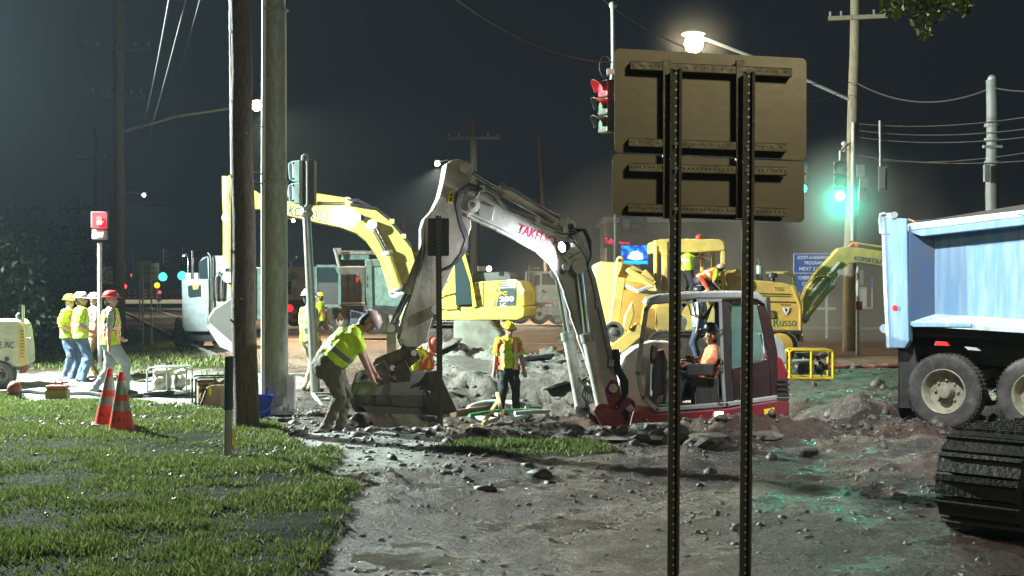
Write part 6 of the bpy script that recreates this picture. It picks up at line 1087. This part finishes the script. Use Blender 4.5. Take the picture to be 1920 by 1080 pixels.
def ghose(label, pts, r, m, lift=.0, name='water_hose'):
    P_ = []
    for (x, y) in pts: g_ = G(x, y); P_.append((g_.x, g_.y))
    out = []
    for (a, b) in zip(P_, P_[1:]):
        for k in range(8): x = a[0]+(b[0]-a[0])*k/8; y = a[1]+(b[1]-a[1])*k/8; out.append(Vector((x, y, H(x, y)+r+lift)))
    o = MB().tube(out, r, 8).build(name, m, smooth=True); rebase(o, out[0]); tag(o, label, 'hose'); return o
ghose('black hose lying along the grass edge behind the cones', [(-20, 742), (20, 738), (60, 738), (140, 742), (180, 744), (230, 748), (300, 742), (330, 741)], .035, 'hose')
ghose('thin dark hose crossing the pale ground by the silver pump', [(225, 744), (300, 746), (350, 743), (400, 735)], .02, 'hose'); ghose('far dark hose on the dim ground behind the workers', [(220, 712), (250, 708), (300, 690), (360, 675), (420, 668)], .02, 'hose')
def hose3(label, pts, r, m): o = MB().tube([P(*p) for p in pts], r, 10).build('water_hose', m, smooth=True); rebase(o, P(*pts[0])); tag(o, label, 'hose')
circ = [(935+58*math.cos(a), 772+16*math.sin(a)-(0 if math.sin(a) > 0 else 2), 24.2-.6*math.sin(a)) for a in [R(20+k*20) for k in range(17)]]
hose3('pale loop of thick suction hose around the standing worker', circ, .055, 'hosewhite'); hose3('green flat hose lying left of the standing worker', [(880, 779, 23), (905, 775, 23.2), (935, 771, 23.4), (990, 769, 23.8), (1030, 771, 24)], .035, 'hosegreen')
hose3('pale pipe lying along the hole left of the standing worker', [(850, 776, 23.5), (890, 770, 24.2), (930, 764, 25)], .07, 'mudsteel' if False else 'brown')
hose3('light straight hose end right of the standing worker', [(965, 775, 23.4), (1000, 772, 23.6), (1026, 772, 23.8)], .04, 'hosewhite')
t = thing('timber_frame', P(935, 792, 21.5), 'A-shaped frame of raw timber sticks in front of the standing worker', 'frame')
for a, b, m in (((932, 737, 22.3), (944, 788, 21.2), 'woodlight'), ((934, 752, 22.2), (906, 794, 21.2), 'woodlight'), ((930, 776, 22), (966, 790, 20.9), 'hosewhite'), ((904, 795, 21.2), (936, 784, 21.6), 'woodlight'), ((942, 770, 21.8), (944, 795, 21.2), 'woodlight')): MB().bar(P(*a), P(*b), .06, .045).build('stick', m, t, bevel=.005)
# ribbed trench mat beside the slim post
t = thing('trench_mat', G(600, 765), 'ribbed pale grating lying between the slim post and the bending worker', 'grating')
for k in range(6): a = P(588+k*4, 738+k*6, 21.5-k*.45); MB().bar(a, a+Vector((.42, .1, 0)), .05, .03).build('slat', 'conc', t)
MB().bar(P(586, 738, 21.6), P(612, 772, 19.2), .05, .04).build('side_rail', 'conc', t)
o = MB().box(G(925, 640)+Vector((0, 0, .1)), (.3, .3, .2)).build('crate', 'rubber'); rebase(o, G(925, 640)); bpy.data.objects.remove(o)
g_ = P(1650, 690, 29.8); o = MB()
for k in range(7): o.box((g_.x-1.+k*.32, g_.y+.05*math.sin(k), H(g_.x-1+k*.32, g_.y)+.03+.02*math.sin(k*2)), (.36, .5, .06), rz=.1*math.sin(k*3))
o = o.build('tarp', 'rubber', bevel=.02); rebase(o, (g_.x, g_.y, 0)); tag(o, 'crumpled reddish tarp on wet mud left of the dump truck', 'tarp')
# ------------------------------------------------------------------ people
skinm = mat('skin', (.42, .24, .17), .55, bump=0, amt=.15); skinb = skinm
def vestmat(name, base, trim, band, kind):
    m = bpy.data.materials.new(name); m.use_nodes = True; t = m.node_tree; b = t.nodes['Principled BSDF']; b.inputs['Roughness'].default_value = .7; L = t.links.new
    a = node(t, 'Attribute', attribute_name='tor'); s = node(t, 'SeparateXYZ'); L(a.outputs['Vector'], s.inputs[0])
    def M_(op, x, y=None, c=None):
        n = node(t, 'Math', operation=op)
        for i, q in enumerate((x, y, c)):
            if q is None: continue
            if isinstance(q, (int, float)): n.inputs[i].default_value = q
            else: L(q, n.inputs[i])
        return n.outputs[0]
    X, Yt, Z = s.outputs
    ax = M_('ABSOLUTE', X)
    def near(v, c, wd): return M_('LESS_THAN', M_('ABSOLUTE', M_('SUBTRACT', v, c)), wd)
    def mx(c, f, col): n = node(t, 'MixRGB'); L(f, n.inputs[0]); (L(c, n.inputs[1]) if not isinstance(c, tuple) else n.inputs[1].__setattr__('default_value', (*c, 1))); n.inputs[2].default_value = (*col, 1); return n.outputs[0]
    c = base
    if kind == 'vest': tw_ = .045 if name == 'red orange vest' else .05; c = mx(c, M_('MAXIMUM', near(Yt, .22, tw_), near(ax, .115, tw_-.012)), trim); c = mx(c, M_('MAXIMUM', near(Yt, .22, .028), near(ax, .115, .017)), band)
    if kind == 'split': c = mx(c, M_('GREATER_THAN', Yt, .22), trim); c = mx(c, M_('MAXIMUM', near(Yt, .26, .03), near(ax, .1, .022)), band)
    if kind == 'cross': c = mx(c, M_('MAXIMUM', near(ax, .12, .03), near(Yt, M_('MULTIPLY', Z, .9, .17) if False else .16, .032)), band)
    if kind == 'sleeve': c = mx(c, near(Yt, .12, .028), band)
    if isinstance(c, tuple): b.inputs['Base Color'].default_value = (*c, 1)
    else: L(c, b.inputs['Base Color'])
    tc = node(t, 'TexCoord'); nz = node(t, 'TexNoise'); nz.inputs['Scale'].default_value = 9; nz.inputs['Detail'].default_value = 4; L(tc.outputs['Object'], nz.inputs[0]); bp = node(t, 'Bump'); bp.inputs['Strength'].default_value = .5; bp.inputs['Distance'].default_value = .03; L(nz.outputs[0], bp.inputs['Height']); L(bp.outputs[0], b.inputs['Normal'])
    return m
LIME = (.55, .80, .02); ORG = (.85, .09, .04); SIL = (.30, .31, .31); WHT = (.8, .8, .75)
VM = dict(limevest=vestmat('lime vest with orange trim', LIME, ORG, (.7, .7, .6), 'vest'), orangevest=vestmat('red orange vest', ORG, LIME, (.75, .75, .6), 'vest'), orangesplit=vestmat('lime and orange vest', LIME, (.80, .62, .35), SIL, 'split'), crosslime=vestmat('lime shirt with crossed bands', LIME, LIME, (.16, .17, .17), 'cross'), limesil=vestmat('lime vest silver bands', LIME, LIME, (.7, .7, .68), 'vest'), bluesil=vestmat('blue vest silver bands', (.05, .25, .55), (.6, .62, .6), (.6, .65, .62), 'vest'))
def cloth(name, c): return mat(name, c, .85, 0, tuple(x*.6 for x in c), .5, 6, .5, 14)
CL = dict(jeans=cloth('blue denim', (.06, .095, .17)), darkjeans=cloth('dark denim', (.045, .065, .11)), greyp=cloth('grey work trousers', (.24, .27, .30)), tan=cloth('tan trousers', (.32, .26, .17)), khaki=cloth('muddy khaki trousers', (.13, .115, .08)), blackp=cloth('black trousers', (.025, .027, .03)), lime=cloth('lime shirt', LIME), white=cloth('white shirt', (.6, .6, .56)), peach=cloth('peach shirt', (.85, .27, .12)), black=cloth('black shirt', (.03, .03, .035)), grey=cloth('grey shirt', (.35, .36, .36)), brown=cloth('brown trousers', (.20, .14, .07)))
boot = mat('muddy boots', (.05, .04, .03), .7); glove = mat('pale work gloves', (.35, .34, .30), .8); hairm = mat('dark hair', (.03, .022, .016), .7)
def ik(a, b, l1, l2, hint):
    d = b-a; D_ = min(d.length, (l1+l2)*.999); u = d.normalized(); x = (l1*l1-l2*l2+D_*D_)/(2*D_); h = math.sqrt(max(0, l1*l1-x*x)); n = hint-u*hint.dot(u)
    if n.length < 1e-4: n = Vector((0, 0, 1)).cross(u)
    return a+u*x+n.normalized()*h, a+u*D_
def person(px, py, Yd, label, yaw, Ht=1.78, lean=0, hip=.93, feet=((0, .12), (0, -.12)), hands=((.05, .28, .80), (.05, -.28, .80)), hyaw=0, hpitch=0, top='lime', trousers='jeans', vest=None, hat=None, hat2=None, gl=False, base=None, side=0, sleeve='short', chest=1.12, footz=(0, 0), vox=.0125, open_vest=False, knee=None, elbow=None):
    b = Vector(base) if base else P(px, py, Yd); f = Vector((math.cos(R(yaw)), math.sin(R(yaw)), 0)); l = Vector((-f.y, f.x, 0)); up = Vector((0, 0, 1)); s = Ht/1.78
    W_ = lambda x, y, z: b+(f*x+l*y+up*z)*s
    t = thing('person', b, label, 'person'); la = R(lean); sd = R(side)
    pel = W_(0, 0, hip); sp = (f*math.sin(la)*math.cos(sd)+up*math.cos(la)*math.cos(sd)+l*math.sin(sd)).normalized(); fr = (f-sp*f.dot(sp)).normalized(); lt = sp.cross(fr)
    if lt.dot(l) < 0: lt = -lt
    T = lambda x, y, z: pel+(fr*x+lt*y+sp*z)*s
    pr = []                                                  # (a, b, ra, rb, region, wide)
    def cap(a, b_, ra, rb, reg, ws=1., wa=None): pr.append((a, b_, ra*s, rb*s, reg, ws, wa))
    cw = chest
    cap(T(0, 0, -.05), T(0, 0, .0), .122*cw, .118*cw, 'P', 1.33, lt); cap(T(0, 0, -.01), T(.005, 0, .30), .120*cw, .125*cw, 'S', 1.30, lt); cap(T(.005, 0, .28), T(0, 0, .46), .125*cw, .108, 'S', 1.42, lt)
    cap(T(0, .06, .46), T(0, .175, .465), .085, .074, 'S'); cap(T(0, -.06, .46), T(0, -.175, .465), .085, .074, 'S'); cap(T(-.005, 0, .44), T(.01, 0, .58), .075, .058, 'K')
    # head
    hy = R(hyaw); hp = R(hpitch); hf = (fr*math.cos(hy)+lt*math.sin(hy)); hu = sp
    if abs(lean) > 20: hu = (sp*.75+up*.25).normalized(); hf = (hf-hu*hf.dot(hu)).normalized()
    q = math.cos(hp), math.sin(hp); hf2 = (hf*q[0]-hu*q[1]); hu2 = (hu*q[0]+hf*q[1]); hl = hu2.cross(hf2); nk = T(.01, 0, .58); HD = lambda x, y, z: nk+(hf2*x+hl*y+hu2*z)*s
    cap(HD(.0, 0, .12), HD(-.01, 0, .15), .092, .095, 'K', .86, hl); cap(HD(.045, 0, .035), HD(.03, 0, .10), .052, .07, 'K', .95, hl); cap(HD(.095, 0, .105), HD(.113, 0, .080), .012, .017, 'K'); cap(HD(.078, 0, .045), HD(.084, 0, .045), .024, .02, 'K')
    for k in (-1, 1): cap(HD(.0, .082*k, .115), HD(.0, .088*k, .085), .018, .013, 'K'); cap(HD(.086, .03*k, .128), HD(.088, .02*k, .129), .01, .01, 'K')
    cap(HD(-.035, 0, .06), HD(-.05, 0, .13), .07, .07, 'H', .95, hl)
    # legs
    for i, k in enumerate((1, -1)):
        ft = W_(feet[i][0], feet[i][1], .085+footz[i]); hj = T(0, .092*k, -.02); kh = Vector(knee[i]) if knee else None; kh = (f*kh.x+l*kh.y+up*kh.z) if kh else f*1.0+l*.1*k
        kn, ft = ik(hj, ft, .44*s, .43*s, kh); cap(hj, kn, .108*cw, .076, 'P'); cap(kn, ft, .076, .062, 'P'); cap(kn+(ft-kn)*.15-f*.012*s, kn+(ft-kn)*.6, .072, .064, 'P'); cap(kn+(ft-kn)*.75, ft+(ft-kn).normalized()*.01, .066, .076, 'P')
        fd = (f*1.0+l*.22*k).normalized(); cap(ft+Vector((0, 0, -.02))*s-fd*.04*s, ft+Vector((0, 0, -.045))*s+fd*.15*s, .050, .038, 'B', 1.15, l); cap(ft+fd*.06*s-up*.045*s, ft+fd*.17*s-up*.05*s, .040, .036, 'B', 1.25, l)
    # arms and hands
    for i, k in enumerate((1, -1)):
        sh = T(0, .185*k, .465); tg_ = W_(*hands[i]); eh = Vector(elbow[i]) if elbow else Vector((-1, .5*k, -.5)); el, wr = ik(sh, tg_, .29*s, .255*s, f*eh.x+l*eh.y+up*eh.z)
        if sleeve == 'long': cap(sh, el, .060, .048, 'S'); cap(el, wr, .047, .036, 'S')
        else: cap(sh, sh+(el-sh)*.66, .070, .074, 'A'); cap(sh+(el-sh)*.5, el, .050, .045, 'K'); cap(el, wr, .047, .031, 'K')
        d = (wr-el).normalized(); hr = 'G' if gl else 'K'; sdv = d.cross(f if abs(d.dot(f)) < .8 else up).normalized(); pn = d.cross(sdv).normalized()
        if pn.dot(f) < 0: pn = -pn
        sdv = pn.cross(d).normalized(); cap(wr, wr+d*.085*s, .027, .030, hr, 1.35, sdv)
        for j, (o, ln) in enumerate(((-.033, .060), (-.011, .072), (.011, .068), (.032, .054))):
            a = wr+(d*.085+sdv*o)*s; m1 = a+(d*.9+pn*.35).normalized()*ln*.55*s; m2 = m1+(d*.55+pn*.8).normalized()*ln*.5*s; cap(a, m1, .0105, .0100, hr); cap(m1, m2, .0100, .0088, hr)
        a = wr+(d*.02-sdv*.03*k)*s; m1 = a+(d*.6-sdv*.7*k+pn*.4).normalized()*.04*s; cap(a, m1, .014, .012, hr); cap(m1, m1+(d*.8+pn*.5).normalized()*.03*s, .012, .010, hr)
    mb = MB()
    for a, b_, ra, rb, reg, ws, wa in pr:
        d = (b_-a); L_ = d.length; d = d.normalized() if L_ > 1e-6 else Vector((0, 0, 1)); prof = [(-ra*math.cos(x), ra*math.sin(x)) for x in (.01, .5, 1.0)]+[(0, ra), (L_, rb)]+[(L_+rb*math.cos(x), rb*math.sin(x)) for x in (1.0, .5, .01)]
        k0 = len(mb.v); n = 14; mb.lathe((0, 0, 0), d, prof, n); N = len(prof); mb.f += [tuple(k0+j for j in reversed(range(n))), tuple(k0+(N-1)*n+j for j in range(n))]
        for j in range(k0, len(mb.v)):
            v = mb.v[j]
            if wa is not None: v = v+wa*(v.dot(wa)*(ws-1))
            mb.v[j] = a+v
    tmp = mb.build('tmp', skinm); md = tmp.modifiers.new('r', 'REMESH'); md.mode = 'VOXEL'; md.voxel_size = vox*s; sm = tmp.modifiers.new('s', 'SMOOTH'); sm.factor = .5; sm.iterations = 2
    dg = bpy.context.evaluated_depsgraph_get(); me = bpy.data.meshes.new_from_object(tmp.evaluated_get(dg)); bpy.data.objects.remove(tmp)
    nv = len(me.vertices); co = np.empty(nv*3); me.vertices.foreach_get('co', co); co = co.reshape(-1, 3); best = np.full(nv, 1e9); reg = np.zeros(nv, int); codes = 'KSPBGHA'
    for a, b_, ra, rb, rg, ws, wa in pr:
        A_ = np.array(a); d = np.array(b_)-A_; L2 = max(d@d, 1e-9); q = co-A_
        if wa is not None: wv = np.array(wa); q = q-np.outer(q@wv, wv)*(1-1/ws)
        tt = np.clip(q@d/L2, 0, 1); r_ = np.linalg.norm(q-np.outer(tt, d), axis=1)/(ra+(rb-ra)*tt); k = r_ < best; best[k] = r_[k]; reg[k] = codes.index(rg)
    no = np.empty(nv*3); me.vertices.foreach_get('normal', no); no = no.reshape(-1, 3)
    fold = (fbm(co[:, 0]*9+co[:, 2]*4, co[:, 1]*9+co[:, 2]*7, 3, 3)-.5); isc = np.isin(reg, (1, 2, 6)); co = co+no*(fold*isc*.052*s+(reg == 1)[:, None].ravel()*.006)[:, None]
    tor = co-np.array(pel); tv = np.stack([tor@np.array(lt), tor@np.array(sp), tor@np.array(fr)], -1)/s
    me.vertices.foreach_set('co', co.ravel().astype(np.float32)); me.materials.clear()
    mats = [skinm, CL.get(top) or VM[top], CL[trousers], boot, glove, hairm, CL.get(top) or VM[top]]
    for m_ in mats: me.materials.append(m_)
    pv = np.array([p.vertices[0] for p in me.polygons]); me.polygons.foreach_set('material_index', reg[pv].astype(np.int32)); me.polygons.foreach_set('use_smooth', np.ones(len(me.polygons), bool))
    at = me.attributes.new('tor', 'FLOAT_VECTOR', 'POINT'); at.data.foreach_set('vector', tv.ravel().astype(np.float32))
    me.transform(Matrix.Translation(-b)); me.name = 'body'; o = bpy.data.objects.new('body', me); COL.objects.link(o); o.parent = t
    if vest:
        polys = [p for p in me.polygons]; loc = co-np.array(b); fl = []
        for p in polys:
            i = p.vertices[0]
            if reg[i] in (1, 2, 6) and -.05 < tv[i, 1] < .52 and abs(tv[i, 0]) < .225 and not (tv[i, 1] > .44 and abs(tv[i, 0]) > .17) and not (open_vest and tv[i, 2] > 0 and abs(tv[i, 0]) < .062):
                if reg[i] == 2 and abs(tv[i, 1]) > .06: continue
                fl.append(tuple(p.vertices))
        used = sorted({i for f_ in fl for i in f_}); mp = {i: j for j, i in enumerate(used)}; vm_ = bpy.data.meshes.new('vest'); vm_.from_pydata([tuple(loc[i]+no[i]*.016) for i in used], [], [tuple(mp[i] for i in f_) for f_ in fl]); vm_.materials.append(VM[vest]); vm_.polygons.foreach_set('use_smooth', [True]*len(vm_.polygons))
        at = vm_.attributes.new('tor', 'FLOAT_VECTOR', 'POINT'); at.data.foreach_set('vector', tv[used].ravel().astype(np.float32)); vo = bpy.data.objects.new('safety_vest', vm_); COL.objects.link(vo); vo.parent = t; so = vo.modifiers.new('s', 'SOLIDIFY'); so.thickness = .006; so.offset = 1
    if hat:
        c = HD(-.005, 0, .155); hh = MB(); k0 = 0; prof = [(.0, .118), (.02, .119), (.05, .112), (.085, .088), (.105, .055), (.112, .02), (.113, 0)]
        hh.lathe((0, 0, 0), hu2, prof, 24)
        for j in range(len(hh.v)): v = hh.v[j]; hh.v[j] = c+(v+hf2*v.dot(hf2)*.14)*s
        ho = hh.build('hard_hat', hat, t, smooth=True); br = MB().lathe((0, 0, 0), hu2, [(.0, .116), (-.006, .145), (.0, .147), (.006, .118)], 24)
        for j in range(len(br.v)): v = br.v[j]; e = max(0, v.dot(hf2)/.147); br.v[j] = c+(v+hf2*(v.dot(hf2)*.12+.028*e*e)-hu2*.012*e*e)*s
        br.build('brim', hat2 or hat, ho, smooth=True); MB().bar(c+(hf2*-.09+hu2*.095)*s, c+(hf2*.09+hu2*.095)*s, .03*s, .03*s).build('ridge', hat, ho, bevel=.01)
    es = MB()
    for k in (-1, 1): es.sphere(HD(.084, .031*k, .112), .011*s, 8)
    es.build('eyes', 'decalblack', t, smooth=True)
    return t
HT = {k: mat(k+' hard hat', c, .3, 0, tuple(x*.5 for x in c), .2, 5, 0) for k, c in dict(lime=(.75, .85, .03), white=(.75, .76, .74), red=(.55, .05, .06), pink=(.85, .22, .20), black=(.03, .04, .06), yellow=(.8, .75, .02), redwhite=(.62, .50, .46)).items()}
# the group of four at left
person(130, 712, 25.6, 'worker in a lime hard hat, lime vest and jeans, far left of the four', -12, 1.74, vest='limevest', top='lime', trousers='jeans', hat=HT['lime'], hands=((.12, .25, .85), (.16, -.14, 1.0)), hyaw=-25, feet=((.02, .1), (-.05, -.12)), base=(*P(130, 712, 25.6)[:2], .0), vox=.014)
person(153, 716, 25.0, 'worker in a white hard hat and lime shirt over wrinkled jeans, seen from behind', 25, 1.78, vest='limesil', top='lime', trousers='jeans', hat=HT['white'], hands=((.2, .2, 1.0), (.16, -.22, 1.0)), hyaw=-10, feet=((.0, .1), (.02, -.16)), base=(*P(151, 716, 25.0)[:2], .0), vox=.014)
person(178, 712, 25.8, 'worker in a white hard hat and brown trousers, half hidden in the group', -155, 1.77, vest='orangevest', top='grey', trousers='brown', hat=HT['white'], hyaw=60, base=(*P(177, 712, 26.2)[:2], .0), vox=.014)
g_ = G(207, 741); person(0, 0, 0, 'worker in a red hard hat and grey trousers, rightmost of the group of four', 18, 1.84, vest='limevest', top='grey', trousers='greyp', hat=HT['red'], hands=((.14, .18, .95), (-.02, -.29, .82)), hyaw=-25, feet=((-.26, .05), (.24, -.10)), hip=.90, base=(g_.x, g_.y, H(g_.x, g_.y)))
# bending worker
g_ = G(636, 806); person(0, 0, 0, 'stooping worker in a bright lime shirt with grey bands touching the excavator bucket', 8, 1.86, lean=40, hip=.90, vest=None, top='crosslime', trousers='khaki', hat=HT['redwhite'], hat2=HT['black'], feet=((.12, .16), (-.06, -.14)), hands=((.60, .15, .66), (.56, -.22, .58)), hpitch=32, chest=1.65, base=(g_.x-.12, g_.y, H(g_.x, g_.y)), elbow=((0, .3, -1), (0, -.2, -1)))
# behind the slim post
g_ = G(572, 742); person(0, 0, 0, 'worker standing behind the slim aluminium post in a lime shirt and pale trousers', 30, 1.80, vest='limesil', top='white', trousers='tan', hat=HT['white'], hands=((.22, .2, 1.05), (.2, -.2, 1.05)), base=(g_.x+.02, g_.y+.3, H(g_.x, g_.y)))
person(594, 650, 40, 'distant worker in a yellow hard hat seen right of the slim post', 180, 1.75, vest='limevest', top='lime', trousers='darkjeans', hat=HT['yellow'], base=(P(600, 650, 40).x, 40, 0), vox=.018)
# crouching in the hole behind the bucket
person(790, 760, 20.4, 'crouching worker in a pink hard hat behind the excavator bucket', -25, 1.75, lean=48, hip=.52, vest='orangevest', top='lime', trousers='blackp', hat=HT['pink'], feet=((.1, .14), (-.1, -.14)), hands=((.5, .15, .35), (.5, -.15, .35)), hpitch=30, base=(P(758, 760, 20.3).x, 20.3, -.02), hyaw=-20)
# standing in the hole
person(955, 782, 25, 'worker in yellow hard hat and orange vest standing in the hole under the boom', -82, 1.84, vest='orangevest', top='lime', trousers='blackp', hat=HT['yellow'], hat2=HT['black'], hands=((.06, .30, .80), (.05, -.27, .86)), hyaw=12, hpitch=14, open_vest=True, gl=True, chest=1.12, base=(P(953, 782, 24.6).x, 24.6, -.62), feet=((0, .14), (.02, -.13)))
# operator
b = P(1330, 778, 17.4); person(0, 0, 0, 'operator in a peach t-shirt and dark cap sitting in the open excavator cab', 184, 1.78, lean=-6, hip=.38, vest=None, top='peach', trousers='darkjeans', feet=((.48, .12), (.44, -.12)), hands=((.36, .26, .68), (.34, -.26, .68)), hat=None, hyaw=0, hpitch=8, base=(b.x, b.y, .12), gl=False, chest=1.15, knee=((1, 0, 1.2), (1, 0, 1.2)))
op = bpy.context.scene.objects['person' if False else 'body']
cp_ = b.copy(); hc = Vector((b.x+.03, 17.4, .12+.38+.72)); ops = [o for o in sc.objects if o.get('label', '').startswith('operator')][0]
MB().lathe(hc+Vector((-.01, 0, .075)), (0, 0, 1), [(-.04, .098), (0, .1), (.05, .085), (.075, .04), (.08, 0)], 18).build('cap', HT['black'], ops, smooth=True); MB().prism([hc+Vector((-.06, -.075, .06)), hc+Vector((-.17, -.05, .045)), hc+Vector((-.17, .05, .045)), hc+Vector((-.06, .075, .06))], (0, 0, .012)).build('cap_peak', HT['black'], ops)
# on the trencher
pt = V.back(-.1).at(1290, 546); person(0, 0, 0, 'worker in a lime vest over a black shirt standing on the trencher', 15, 1.72, vest='limesil', top='black', trousers='blackp', hat=None, hands=((.5, .1, 1.20), (.62, -.15, 1.16)), base=(V.back(.3).at(1287, 560).x, 34.2, pt.z-.28), vox=.017, hyaw=-10, elbow=((0, .2, -1), (0, -.2, -1)))
person(0, 0, 0, 'worker bending low beside the trencher valves in a lime and orange shirt', 10, 1.7, lean=62, hip=.62, vest='orangevest', top='lime', trousers='blackp', hat=None, hands=((.55, .15, .45), (.5, -.15, .4)), hpitch=0, hyaw=150, base=(V.back(.3).at(1306, 560).x, 33.7, pt.z-.28), vox=.017)
person(0, 0, 0, 'worker in a blue vest with silver bands standing behind the open excavator cab', 170, 1.72, vest='bluesil', top='white', trousers='darkjeans', hat=HT['black'], base=(P(1312, 640, 27).x, 27, .2), vox=.017)
# ------------------------------------------------------------------ thin night air over the whole place
hz = bpy.data.materials.new('night haze'); hz.use_nodes = True; t = hz.node_tree; t.nodes.clear(); o_ = node(t, 'OutputMaterial'); pv_ = node(t, 'VolumePrincipled'); pv_.inputs['Color'].default_value = (.66, .84, 1, 1); pv_.inputs['Density'].default_value = .00027; pv_.inputs['Anisotropy'].default_value = .35; t.links.new(pv_.outputs[0], o_.inputs['Volume'])
hb = MB().box((0, 230, 8.5), (900, 640, 21)).build('haze', hz); hb['kind'] = 'stuff'

# drifting dust and steam over the lit crossing behind the trencher
sm_ = bpy.data.materials.new('drifting steam'); sm_.use_nodes = True; t = sm_.node_tree; t.nodes.clear(); o_ = node(t, 'OutputMaterial'); pv_ = node(t, 'VolumePrincipled'); pv_.inputs['Color'].default_value = (.9, .86, .78, 1); pv_.inputs['Anisotropy'].default_value = .2
tc = node(t, 'TexCoord'); n_ = node(t, 'TexNoise'); n_.inputs['Scale'].default_value = .22; n_.inputs['Detail'].default_value = 3; t.links.new(tc.outputs['Object'], n_.inputs[0]); mr = node(t, 'MapRange'); mr.inputs['From Min'].default_value = .42; mr.inputs['From Max'].default_value = .72; t.links.new(n_.outputs[0], mr.inputs[0])
gr = node(t, 'TexGradient', gradient_type='SPHERICAL'); mp = node(t, 'Mapping'); mp.inputs['Scale'].default_value = (1/11., 1/7., 1/8.); t.links.new(tc.outputs['Object'], mp.inputs[0]); t.links.new(mp.outputs[0], gr.inputs[0]); m1 = node(t, 'Math', operation='MULTIPLY'); t.links.new(mr.outputs[0], m1.inputs[0]); t.links.new(gr.outputs[0], m1.inputs[1]); m2 = node(t, 'Math', operation='MULTIPLY'); m2.inputs[1].default_value = .30; t.links.new(m1.outputs[0], m2.inputs[0]); t.links.new(m2.outputs[0], pv_.inputs['Density']); t.links.new(pv_.outputs[0], o_.inputs['Volume'])
sb = MB().box((0, 0, 3.7), (22, 13.8, 7.6)).build('smoke_and_halo', sm_); sb.location = (9.5, 45, .2); sb['kind'] = 'stuff'

def glow_halo(c, r, den, col):                                    # mist ball added round a signal or lamp to form its glow halo
    m = bpy.data.materials.new('glow halo mist'); m.use_nodes = True; t = m.node_tree; t.nodes.clear(); o_ = node(t, 'OutputMaterial'); v = node(t, 'VolumePrincipled'); v.inputs['Color'].default_value = (*col, 1)
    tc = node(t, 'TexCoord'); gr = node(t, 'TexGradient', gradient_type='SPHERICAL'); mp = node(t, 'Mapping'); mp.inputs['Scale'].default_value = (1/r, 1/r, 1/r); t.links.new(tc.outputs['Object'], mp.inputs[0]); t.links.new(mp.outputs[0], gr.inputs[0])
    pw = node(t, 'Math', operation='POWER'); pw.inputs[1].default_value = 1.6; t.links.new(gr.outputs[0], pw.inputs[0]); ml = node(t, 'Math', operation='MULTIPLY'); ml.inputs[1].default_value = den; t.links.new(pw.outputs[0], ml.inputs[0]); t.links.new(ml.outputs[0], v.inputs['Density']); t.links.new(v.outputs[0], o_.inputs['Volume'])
    o = MB().sphere((0, 0, 0), r*1.02, 24).build('smoke_and_halo', m); o.location = c; o['kind'] = 'stuff'
glow_halo(P(1575, 376, 32.6), 1.8, .32, (.9, .95, .95)); lamp('green_signal_lamp', 'POINT', P(1574, 376, 32.45), 75, (.0, 1, .68), .1)
glow_halo(P(1301, 82, 37), 1.6, .055, (1, .95, .85)); lamp('street_lamp_bulb', 'POINT', P(1301, 82, 36.4), 260, WARM, .1)
